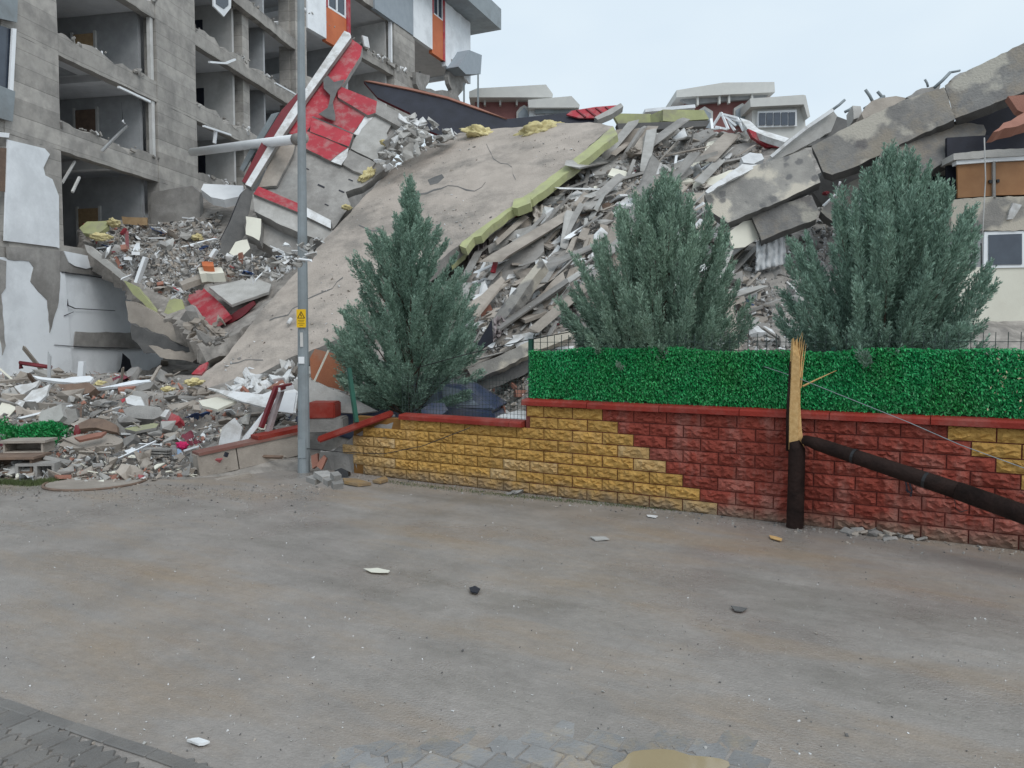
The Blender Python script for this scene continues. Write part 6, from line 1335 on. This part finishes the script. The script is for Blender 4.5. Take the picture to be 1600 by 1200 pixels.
KINDS = {  # name: (shape, material, wording, category)
 'concrete_chunk': ('chunk', 'conc', 'grey broken concrete chunk', 'concrete chunk'),
 'pale_chunk': ('chunk', 'conc_lt', 'pale broken concrete chunk', 'concrete chunk'),
 'dusty_chunk': ('chunk', 'conc_warm', 'dusty tan concrete chunk', 'concrete chunk'),
 'plaster_shard': ('shard', 'white', 'white flat plaster shard', 'plaster shard'),
 'cream_shard': ('shard', 'cream', 'cream flat plaster shard', 'plaster shard'),
 'slab_shard': ('shard', 'conc_warm', 'flat dusty slab fragment', 'slab fragment'),
 'plaster_lump': ('chunk', 'white', 'white crumbled plaster lump', 'plaster lump'),
 'brick_piece': ('block', 'tile', 'terracotta brick piece', 'brick'),
 'red_shard': ('shard', 'red', 'red painted facade shard', 'facade shard'),
 'timber_stick': ('stick', 'conc_warm', 'pale broken timber stick', 'stick'),
 'dark_stick': ('stick', 'dkwood', 'dark brown broken stick', 'stick'),
 'white_strip': ('stick', 'pvc', 'white plastic strip', 'strip'),
 'long_slab': ('plank', 'conc_warm', 'long dusty concrete slab strip', 'slab strip'),
 'grey_slab': ('plank', 'conc', 'long grey concrete slab strip', 'slab strip'),
 'pale_slab': ('plank', 'conc_lt', 'long pale concrete slab strip', 'slab strip'),
 'white_sheet': ('plank', 'white', 'long white plaster strip', 'plaster strip'),
 'grey_plank': ('stick', 'conc', 'grey concrete plank piece', 'plank'),
}
MARKS = [(358, 680, 'large white plaster board'), (395, 622, 'wide white corrugated sheet'), (340, 628, 'cream flat board'), (195, 608, 'long grey concrete beam'), (97, 592, 'broken white sink board'), (128, 576, 'upright white pipe'), (55, 571, 'bent dark red pipe'), (40, 608, 'upper ragged white board'), (58, 618, 'lower ragged white board'), (210, 626, 'oval white block'), (80, 648, 'large pale grey block'), (222, 646, 'wide grey block'), (220, 672, 'lime topped block'), (266, 655, 'bright red painted block'), (145, 690, 'rounded dusty slab'), (150, 664, 'brown crate lid'), (190, 745, 'flat terracotta slab'), (247, 711, 'grey louvre block'), (285, 696, 'crumpled pink cloth'), (44, 700, 'upper dusty crate'), (62, 748, 'hollow block'), (46, 675, 'green turf scrap'), (340, 725, 'fallen wall piece'), (430, 655, 'leaning old window'), (303, 597, 'yellow insulation knot'), (312, 578, 'red triangular fragment'),
 (150, 355, 'lime green board'), (210, 345, 'brown sheet in the room'), (272, 330, 'standing grey slab'), (190, 388, 'dark red steelwork'), (221, 422, 'tilted white strip'), (328, 421, 'cream board'), (375, 455, 'blue grey sheet'), (325, 480, 'dark red tiled board'), (313, 372, 'yellow insulation tuft'), (374, 390, 'tipped cream block'), (268, 482, 'lime folded piece'), (222, 465, 'narrow lime wedge'), (440, 415, 'fallen facade sill beam'), (260, 535, 'torn slab layers'), (198, 570, 'broken black hole'), (160, 412, 'pale curved trim'), (324, 411, 'orange roof tile'), (316, 435, 'pale timber strip'),
 (848, 338, 'flat beige curtain'), (880, 338, 'twisted beige curtain'), (745, 400, 'striped curtain'), (808, 330, 'red facade fragment'), (795, 378, 'lilac grey panel'), (773, 413, 'red batten'), (865, 412, 'raw timber block'), (872, 378, 'narrow white strip'), (842, 452, 'ragged white plaster strip'), (892, 432, 'tan cracked slab'), (800, 470, 'grey crumpled cloth'), (758, 520, 'dark triangular sheet'), (780, 490, 'stripped joist'), (820, 552, 'lower pale joist'), (958, 355, 'big rock faced slab'), (940, 312, 'long pale beam'), (935, 326, 'brown batten'), (955, 290, 'white plaster tile'), (1024, 265, 'folded white sheet'), (955, 258, 'flat grey slab'), (1020, 228, 'long beige board'), (1060, 212, 'white pointed board'), (1120, 226, 'pale trapezoid panel'), (1088, 250, 'two thin rails'), (1160, 232, 'dark layered slab'), (1120, 280, 'cream wall piece'), (1040, 430, 'middle conifer'), (1205, 390, 'hanging white curtain'), (1160, 362, 'wedged cream board'), (1225, 345, 'spotted beam stub'), (640, 480, 'nearest conifer'), (1380, 420, 'right conifer'), (740, 625, 'crushed blue car'), (515, 580, 'orange board'), (500, 650, 'red coping block'), (600, 645, 'leaning red coping'), (785, 655, 'white dented sheet'), (1040, 560, 'leaf fence'), (1245, 560, 'broken pole'), (455, 590, 'lamp post'), (574, 273, 'large yellow insulation clump'), (752, 210, 'left roof insulation clump'), (640, 200, 'fallen roof end'), (985, 180, 'lime parapet'), (1135, 190, 'white railing tangle'), (834, 478, 'long tan ribbed slab'), (810, 502, 'brownish slab')]
SCAT = []
def whereis(x, y):
    q = min(MARKS, key=lambda m: (m[0] - x) ** 2 + (m[1] - y) ** 2); dx, dy = x - q[0], y - q[1]
    r = math.hypot(dx, dy); near = 'just ' if r < 16 else ''
    if abs(dx) > 2.2 * abs(dy): w = 'right of' if dx > 0 else 'left of'
    elif abs(dy) > 2.2 * abs(dx): w = 'below' if dy > 0 else 'above'
    else: w = ('below' if dy > 0 else 'above') + ' and ' + ('right of' if dx > 0 else 'left of')
    return near + w + ' the ' + q[2]
def sized(shape, spx):
    a = {'plank': ('short', 'mid-length', 'very'), 'stick': ('short', 'mid-length', 'long')}.get(shape, ('small', 'mid-sized', 'large'))
    return a[0] if spx < 9 else a[1] if spx < 16 else a[2]
def scatter(poly, n, mix, sz, where, group, yaw=None, tilt=.5, lift=.3, pl=None, seed=0):
    rng = np.random.RandomState(seed); xs = [p[0] for p in poly]; ys = [p[1] for p in poly]
    px = rng.uniform(min(xs), max(xs), n * 6); py = rng.uniform(min(ys), max(ys), n * 6)
    k = pip(px, py, poly); px, py = px[k][:n], py[k][:n]; Z = mound_hits(px, py) if pl is None else None
    names = list(mix); w = np.array([mix[a] for a in names], float); w /= w.sum()
    for i in range(len(px)):
        nm = names[rng.choice(len(names), p=w)]; shape, m, word, cat = KINDS[nm]
        if pl is None:
            if np.isnan(Z[i]): continue
            p = P(px[i], py[i], Z[i]); zz = Z[i]
        else: p = pl.hit(px[i], py[i], .05); zz = p.y
        s = (sz[0] + (sz[1] - sz[0]) * rng.uniform() ** 2.2) * zz / FPX
        if shape == 'stick': s *= 1.9
        if nm in ('brick_piece',): s *= .6
        if shape == 'chunk': s *= .8
        if shape == 'plank': p.z += .12
        o = bpy.data.objects.new(nm, HULL[shape][rng.randint(10)]); COL.objects.link(o)
        p.z += s * lift * (.3 if shape in ('shard', 'stick') else .5) + .03
        o.location = p; o.scale = (s, s * rng.uniform(.7, 1.1), s * (rng.uniform(.6, 1.0) if shape != 'shard' else 1))
        yw = rng.uniform(0, 6.28) if yaw is None else rng.normal(yaw, .35)
        o.rotation_euler = (rng.normal(.25, tilt), rng.normal(0, tilt) if yaw is None else rng.normal(-.5, .2), yw)
        o.material_slots[0].link = 'OBJECT'; o.material_slots[0].material = M[m]
        ax_, ay_, _ = to_px(p); tag(o, sized(shape, s * FPX / zz) + ' ' + word + ' ' + whereis(ax_, ay_), cat, word + 's'); SCAT.append((o, ax_))
FRONT = [(0, 590), (60, 580), (270, 588), (300, 610), (350, 612), (420, 585), (470, 560), (478, 700), (330, 742), (240, 752), (70, 758), (0, 745)]
scatter(FRONT, 380, {'concrete_chunk': 6, 'pale_chunk': 5, 'dusty_chunk': 6, 'plaster_shard': 4, 'cream_shard': 2, 'slab_shard': 4, 'brick_piece': 1.0, 'timber_stick': 1.6, 'white_strip': 1.0, 'red_shard': .4, 'dark_stick': 1}, (7, 30), 'in the street side heap left of the lamp post', 'pieces of the street side heap', seed=1, tilt=.45)
scatter([(-240, 610), (-5, 600), (-5, 750), (-240, 752)], 60, {'concrete_chunk': 6, 'pale_chunk': 5, 'dusty_chunk': 6, 'plaster_shard': 3, 'slab_shard': 4}, (7, 30), '', '', seed=101)
scatter([(70, 735), (230, 715), (330, 730), (320, 752), (200, 757), (90, 762)], 70, {'dusty_chunk': 5, 'cream_shard': 3, 'slab_shard': 4, 'concrete_chunk': 3, 'brick_piece': 1}, (6, 18), 'at the street edge of the heap', 'pieces at the street edge', seed=2, tilt=.25)
scatter([(352, 606), (400, 586), (440, 562), (474, 548), (474, 615), (430, 640), (380, 625)], 120, {'plaster_lump': 7, 'plaster_shard': 6, 'pale_chunk': 1.5}, (8, 24), 'in the white plaster spill at the foot of the tan slab', 'white plaster spill', seed=3)
MID = [(128, 352), (240, 352), (312, 345), (345, 330), (345, 400), (420, 408), (470, 405), (440, 440), (400, 436), (320, 445), (290, 470), (250, 462), (200, 430), (150, 390)]
scatter(MID, 330, {'concrete_chunk': 5, 'pale_chunk': 4, 'dusty_chunk': 4, 'plaster_shard': 5, 'plaster_lump': 2, 'white_strip': 2, 'brick_piece': 1.5, 'dark_stick': 1.5, 'red_shard': .6, 'slab_shard': 3}, (5, 16), 'on the pile below the gutted building', 'pieces of the pile below the gutted building', seed=4, tilt=.6)
scatter([(200, 470), (240, 500), (330, 530), (300, 590), (215, 560), (200, 520)], 40, {'concrete_chunk': 4, 'dusty_chunk': 4, 'slab_shard': 3}, (6, 20), 'in the shadowed foot of the pile beside the white wall', 'pieces at the foot of the pile', seed=5)
scatter([(420, 395), (474, 380), (520, 372), (500, 395), (470, 420), (430, 440), (400, 430)], 50, {'plaster_lump': 4, 'pale_chunk': 5, 'plaster_shard': 3}, (6, 18), 'between the fallen facade and the tan slab', 'pieces under the fallen facade', seed=6)
CEN = [(960, 240), (1040, 230), (1100, 245), (1180, 245), (1100, 295), (1120, 345), (1180, 420), (1200, 540), (1100, 545), (900, 545), (830, 590), (740, 640), (735, 560), (735, 420), (770, 385), (840, 325), (905, 270)]
scatter(CEN, 420, {'slab_shard': 6, 'concrete_chunk': 5, 'dusty_chunk': 5, 'plaster_shard': 6, 'plaster_lump': 3, 'pale_chunk': 3, 'timber_stick': 3, 'grey_plank': 4, 'white_strip': 1.2, 'brick_piece': .8, 'cream_shard': 2}, (7, 36), 'on the slope between the tan slab and the spotted beams', 'pieces of the central slope', yaw=.85, seed=7, tilt=.45)
scatter([(285, 503), (345, 498), (366, 530), (330, 549), (308, 545)], 34, {'concrete_chunk': 4, 'dusty_chunk': 4, 'slab_shard': 4}, (7, 22), '', '', seed=72)
scatter(CEN, 34, {'long_slab': 5, 'grey_slab': 4, 'pale_slab': 3}, (55, 105), '', '', yaw=.89, seed=73, tilt=.25, lift=.5)
scatter(CEN, 26, {'slab_shard': 4, 'plaster_shard': 1}, (26, 52), '', '', yaw=.89, seed=74, tilt=.25, lift=.5)
scatter(CEN, 150, {'long_slab': 5, 'grey_slab': 5, 'pale_slab': 3, 'white_sheet': 2}, (16, 62), '', '', yaw=.89, seed=71, tilt=.3, lift=.5)
scatter([(880, 470), (920, 380), (950, 340), (985, 330), (960, 420), (910, 545), (860, 545)], 60, {'plaster_lump': 5, 'plaster_shard': 4, 'dusty_chunk': 3}, (6, 20), 'in the white streak left of the middle conifer', 'white streak pieces', seed=8)
scatter([(960, 205), (1110, 195), (1190, 225), (1180, 250), (1100, 250), (990, 250)], 70, {'slab_shard': 4, 'concrete_chunk': 5, 'pale_chunk': 4, 'plaster_shard': 2, 'grey_plank': 2}, (6, 18), 'near the skyline of the collapsed slope', 'pieces near the skyline', seed=9)
scatter([(600, 225), (634, 184), (690, 200), (722, 212), (690, 232), (650, 245), (612, 270), (592, 262)], 130, {'plaster_lump': 5, 'plaster_shard': 3, 'pale_chunk': 5, 'concrete_chunk': 2}, (5, 17), 'in the white plaster heap at the top left of the tan slab', 'white plaster heap on the slab', seed=10, pl=plane3((600, 265, 24.6), (720, 210, 26.6), (640, 190, 26.0)), lift=.6)
scatter([(480, 640), (600, 640), (700, 655), (820, 655), (820, 600), (740, 600), (700, 580), (560, 610)], 70, {'concrete_chunk': 4, 'plaster_shard': 4, 'dusty_chunk': 4, 'brick_piece': 2, 'white_strip': 2}, (6, 20), 'behind the low part of the street wall', 'pieces behind the low wall', seed=12)
scatter([(1180, 420), (1280, 330), (1400, 300), (1480, 330), (1480, 540), (1200, 550)], 190, {'concrete_chunk': 5, 'slab_shard': 5, 'plaster_shard': 3, 'pale_chunk': 4, 'grey_plank': 3, 'long_slab': 2, 'grey_slab': 2}, (8, 26), 'under the spotted beams behind the right conifer', 'pieces under the spotted beams', seed=13)
# bare reinforcing bars, cables and scraps of cloth tangled in the debris
def rebar_mesh(seed):
    r = random.Random(seed); bm = bmesh.new(); p = Vector((-1, 0, 0)); d = Vector((1, 0, .15)); pts = [p.copy()]
    for _ in range(7):
        d = (d + Vector((r.uniform(-.25, .25), r.uniform(-.5, .5), r.uniform(-.35, .45)))).normalized(); p = p + d * .3; pts.append(p.copy())
    tube(bm, pts, .013, 5); bmesh.ops.recalc_face_normals(bm, faces=bm.faces)
    me = bpy.data.meshes.new('rebar'); bm.to_mesh(me); bm.free(); me.materials.append(None); return me
HULL['rebar'] = [rebar_mesh(i) for i in range(10)]
def scrap_mesh(seed):
    bm = bmesh.new(); bmesh.ops.create_grid(bm, x_segments=12, y_segments=9, size=1)
    for v in bm.verts:
        x, y = v.co.x, v.co.y
        v.co = Vector((x + .3 * noise.noise((x * 1.5, y * 1.5, seed)), .7 * y + .3 * noise.noise((x * 1.5, y * 1.5, seed + 5)), .35 * noise.noise((x * 1.6, y * 1.6, seed + 9)) + .14 * noise.noise((x * 4, y * 4, seed)) - .12 * (x * x + y * y)))
    bmesh.ops.solidify(bm, geom=bm.faces[:], thickness=.02)
    me = bpy.data.meshes.new('cloth_scrap'); bm.to_mesh(me); bm.free(); me.materials.append(None); me.shade_smooth(); return me
HULL['scrap'] = [scrap_mesh(i * 2.3) for i in range(10)]
M['rust'] = mat('rusty_steel', (.13, .075, .05), (.07, .05, .04), rough=.8)
M['cloth_blue'] = mat('blue_cloth', (.07, .12, .26), (.05, .08, .18), rough=.95, scale=5)
M['cloth_maroon'] = mat('maroon_cloth', (.22, .05, .07), (.14, .035, .05), rough=.95, scale=5)
KINDS.update({'rebar': ('rebar', 'rust', 'rusty bent reinforcing bar', 'rebar'), 'cable': ('rebar', 'blackish', 'black twisted cable end', 'cable'), 'pale_cable': ('rebar', 'pvc', 'white twisted cable end', 'cable'), 'blue_cloth': ('scrap', 'cloth_blue', 'crumpled dark blue cloth', 'cloth'), 'maroon_cloth': ('scrap', 'cloth_maroon', 'crumpled maroon cloth', 'cloth'), 'white_cloth': ('scrap', 'fabric_white', 'crumpled white cloth', 'cloth'), 'beige_cloth': ('scrap', 'fabric', 'crumpled beige cloth', 'cloth')})
TANGLE = {'rebar': 6, 'cable': 2, 'pale_cable': 1.5, 'blue_cloth': .7, 'maroon_cloth': .7, 'white_cloth': 2.2, 'beige_cloth': 2}
scatter(CEN, 70, TANGLE, (9, 26), '', '', seed=81, tilt=.4)
scatter(FRONT, 46, TANGLE, (9, 24), '', '', seed=82, tilt=.3)
scatter(MID, 40, TANGLE, (8, 20), '', '', seed=83, tilt=.4)
scatter([(1180, 420), (1280, 330), (1400, 300), (1480, 330), (1480, 540), (1200, 550)], 16, TANGLE, (9, 26), '', '', seed=84, tilt=.4)
# broken mortar heap at the foot of the wall on the right and crumbs on the street
def ground_scatter(cells, n, mix, sz, where, group, spread, seed):
    rng = np.random.RandomState(seed); names = list(mix); w = np.array([mix[a] for a in names], float); w /= w.sum()
    for i in range(n):
        k = rng.randint(len(cells)); x, y = cells[k]; p = GP(x + rng.normal(0, spread[0]), y + rng.normal(0, spread[1]))
        nm = names[rng.choice(len(names), p=w)]; shape, m, word, cat = KINDS[nm]; s = rng.uniform(*sz) * p.y / FPX
        o = bpy.data.objects.new(nm, HULL[shape][rng.randint(10)]); COL.objects.link(o); p.z = road_z(p.x, p.y) + s * .3
        o.location = p; o.scale = (s, s, s * .8); o.rotation_euler = (rng.normal(0, .2), rng.normal(0, .2), rng.uniform(0, 6))
        o.material_slots[0].link = 'OBJECT'; o.material_slots[0].material = M[m]; tag(o, sized(shape, s * FPX / p.y) + ' ' + word + ' ' + where, cat, word + 's'); SCAT.append((o, to_px(p)[0]))
ground_scatter([(1335, 830), (1350, 832), (1370, 836), (1385, 838), (1400, 840), (1425, 843)], 26, {'concrete_chunk': 4, 'dusty_chunk': 3}, (4, 13), 'lying by the red wall right of the broken pole', 'crumbs at the red wall', (10, 3), 20)
ground_scatter([(800, 772), (805, 770)], 3, {'concrete_chunk': 1}, (6, 12), 'lying at the foot of the yellow wall', 'crumbs at the yellow wall', (8, 2), 21)
# fine debris nobody could count
def debris(name, label, pos, size, shapes, mats, seed, parent=None):
    rng = np.random.RandomState(seed); V = []; Fc = []; MI = []; off = 0
    pools = [(np.array([v.co[:] for v in me.vertices]), [tuple(p.vertices) for p in me.polygons]) for s in shapes for me in HULL[s][:5]]
    for p, s in zip(pos, size):
        vs_, fs = pools[rng.randint(len(pools))]
        q = rng.normal(0, 1, (3, 3)); q, _ = np.linalg.qr(q)
        V.append(vs_ @ q.T * s + p); mi = rng.randint(len(mats))
        for f in fs: Fc.append(tuple(i + off for i in f)); MI.append(mi)
        off += len(vs_)
    me = bpy.data.meshes.new(name); me.from_pydata(np.concatenate(V).tolist(), [], Fc)
    for m in mats: me.materials.append(M[m])
    me.polygons.foreach_set('material_index', MI)
    o = bpy.data.objects.new(name, me); COL.objects.link(o); o.parent = parent; return tag(o, label, kind='stuff')
def fill(poly, n, seed):
    rng = np.random.RandomState(seed); xs = [p[0] for p in poly]; ys = [p[1] for p in poly]
    px = rng.uniform(min(xs), max(xs), n * 3); py = rng.uniform(min(ys), max(ys), n * 3); k = pip(px, py, poly); px, py = px[k][:n], py[k][:n]; Z = mound_hits(px, py); k = ~np.isnan(Z)
    pos = np.array([P(a, b, c)[:] for a, b, c in zip(px[k], py[k], Z[k])]); pos[:, 2] += .02
    return pos, (1.5 + 5.0 * rng.uniform(size=len(pos)) ** 2.5) * Z[k] / FPX
for nm, poly, n, seed, mats in (('debris', [(-260, 600)] + FRONT[1:-1] + [(-260, 752)], 7200, 31, ['conc', 'conc_lt', 'conc_warm', 'conc_warm', 'white', 'tile', 'conc_dk']), ('debris', MID, 5200, 32, ['conc', 'conc_lt', 'conc_warm', 'white', 'conc_dk']), ('debris', CEN, 11000, 33, ['conc', 'conc_lt', 'conc_warm', 'white', 'conc_dk']), ('debris', [(960, 200), (1190, 200), (1190, 250), (960, 250)], 2200, 34, ['conc', 'conc_lt', 'conc_warm']), ('debris', [(1180, 300), (1480, 300), (1480, 560), (1180, 560)], 6500, 35, ['conc', 'conc_lt', 'white', 'conc_dk']), ('debris', [(480, 560), (830, 560), (830, 665), (480, 665)], 2500, 36, ['conc', 'conc_lt', 'white', 'conc_warm'])):
    pos, sz = fill(poly, n, seed); debris(nm, 'fine crumbs and splinters of concrete and plaster over the rubble', pos, sz, ('chunk', 'shard', 'stick'), mats, seed)
# white and dark grit strewn over the street
rng = np.random.RandomState(50); px = rng.uniform(-50, 1650, 1900); py = 760 + 440 * rng.uniform(size=1900) ** 1.6
pos = []; sz = []
for x, y in zip(px, py):
    p = GP(x, y); q = p - WO; s, d = q.dot(WU), -q.dot(WI)
    if d < .05 or (x < 480 and y < 765): continue
    p.z = road_z(p.x, p.y) + .004; pos.append(p[:]); sz.append(rng.uniform(.003, .009) * (1.8 if rng.uniform() < .06 else 1))
debris('litter', 'white and dark grit strewn over the muddy street', np.array(pos), np.array(sz), ('chunk', 'shard'), ['white', 'conc_lt', 'conc_lt', 'conc_dk', 'conc_warm'], 51)

# crumbs thinning out from the heap and along the wall foot
rng = np.random.RandomState(61); pos = []; sz = []
for _ in range(1500):
    p = GP(rng.uniform(-150, 520), 757 + rng.exponential(16)); p.z = road_z(p.x, p.y) + .005; pos.append(p[:]); sz.append(.006 + .022 * rng.uniform() ** 4)
for _ in range(1700):
    p = W(rng.uniform(-4.6, 7.5), .07 + rng.exponential(.14)); p.z = road_z(p.x, p.y) + .005; pos.append(p[:]); sz.append(.005 + .02 * rng.uniform() ** 4)
debris('gravel', 'small crumbs of mortar and concrete along the wall foot and the heap edge', np.array(pos), np.array(sz), ('chunk', 'shard'), ['conc_warm', 'conc', 'conc_lt', 'conc_dk', 'conc_warm'], 62)
# broken edges and crumbs left along the beams of the gutted building
rng = np.random.RandomState(77); pos = []; sz = []
for k in range(1, 5):
    for x0, x1 in ((0, 4.7), (7.1, 16)):
        n = int((x1 - x0) * (46 if k < 4 else 20))
        for _ in range(n):
            xx = rng.uniform(x0, x1)
            if noise.noise((xx * .9, k * 5.0, 2)) < rng.uniform(-.15, .45): continue
            s = rng.uniform(.03, .11) * (1.8 if rng.uniform() < .08 else 1)
            pos.append((xx, rng.uniform(-.05, .9), SOF[k] + BH[k] + rng.uniform(-.12, .12) + (.15 if k < 4 else 0))); sz.append(s)
debris('debris', None, np.array(pos), np.array(sz), ('chunk', 'block'), ['shutter', 'conc', 'conc_lt', 'shutter', 'white'], 78, bld)
pos = []; sz = []
for z, n in ((12.9, 200), (19.0, 260)):
    for _ in range(n): pos.append((rng.uniform(.5, 11), rng.uniform(0, .6), z + rng.uniform(-.1, .15))); sz.append(rng.uniform(.05, .2))
debris('debris', None, np.array(pos), np.array(sz), ('chunk', 'block'), ['shutter', 'conc', 'conc_lt', 'white'], 79, b2)

# screed flakes, cracks and crumbs on the tilted slab
rng = np.random.RandomState(90); pos = []; sz = []
SP = [(330, 585), (470, 425), (600, 285), (700, 215), (940, 200), (830, 295), (722, 372), (560, 510), (470, 550)]
px = rng.uniform(300, 960, 5000); py = rng.uniform(200, 600, 5000); k = pip(px, py, SP)
for x, y in zip(px[k][:1100], py[k][:1100]):
    if noise.noise((x * .012, y * .012, 4)) < rng.uniform(-.25, .35): continue
    q = pls.hit(x, y, .012); pos.append(q[:]); sz.append((.012 + .05 * rng.uniform() ** 4))
debris('debris', None, np.array(pos), np.array(sz), ('chunk', 'shard'), ['conc_warm', 'conc', 'white', 'conc_lt'], 91, slab)
slab_inv = Matrix.Translation(-slab.location)
for o in slab.children:
    if o.name.startswith('debris'): o.matrix_parent_inverse = slab_inv
for path in ([(420, 500), (450, 492), (476, 470), (520, 452), (548, 420)], [(640, 300), (668, 304), (700, 290), (742, 296), (770, 282)], [(560, 350), (590, 362), (604, 388), (640, 396)], [(760, 225), (770, 250), (800, 262), (812, 290)], [(360, 570), (392, 560), (420, 562)]):
    bm = bmesh.new()
    pts = []
    for (x0, y0), (x1, y1) in zip(path, path[1:]):
        for t in (0, .33, .66): pts.append((x0 + (x1 - x0) * t + random.uniform(-3, 3), y0 + (y1 - y0) * t + random.uniform(-3, 3)))
    w = [random.uniform(.4, 1.3) for _ in pts]
    A = [bm.verts.new(pls.hit(x, y - a, .006)) for (x, y), a in zip(pts, w)]; B = [bm.verts.new(pls.hit(x, y + a, .006)) for (x, y), a in zip(pts, w)]
    for i in range(len(pts) - 1): bm.faces.new((A[i], A[i + 1], B[i + 1], B[i]))
    obj('crack', bm, M['conc_dk'], slab)

# scattered pieces that still share a label are told apart by their order across the picture
byl = {}
for o, x in SCAT: byl.setdefault(o['label'], []).append((x, o.name, o))
for lab, L_ in byl.items():
    L_.sort(key=lambda q: q[:2]); k = len(L_)
    if k == 1: continue
    w = {2: ('left one', 'right one'), 3: ('leftmost', 'middle one', 'rightmost')}.get(k) or (('leftmost', 'second from left') + ('one in between',) * (k - 4) + ('second from right', 'rightmost'))
    for q, ww in zip(L_, w):
        t_ = lab + ', ' + ww
        if len(t_.split()) <= 16: q[2]['label'] = t_
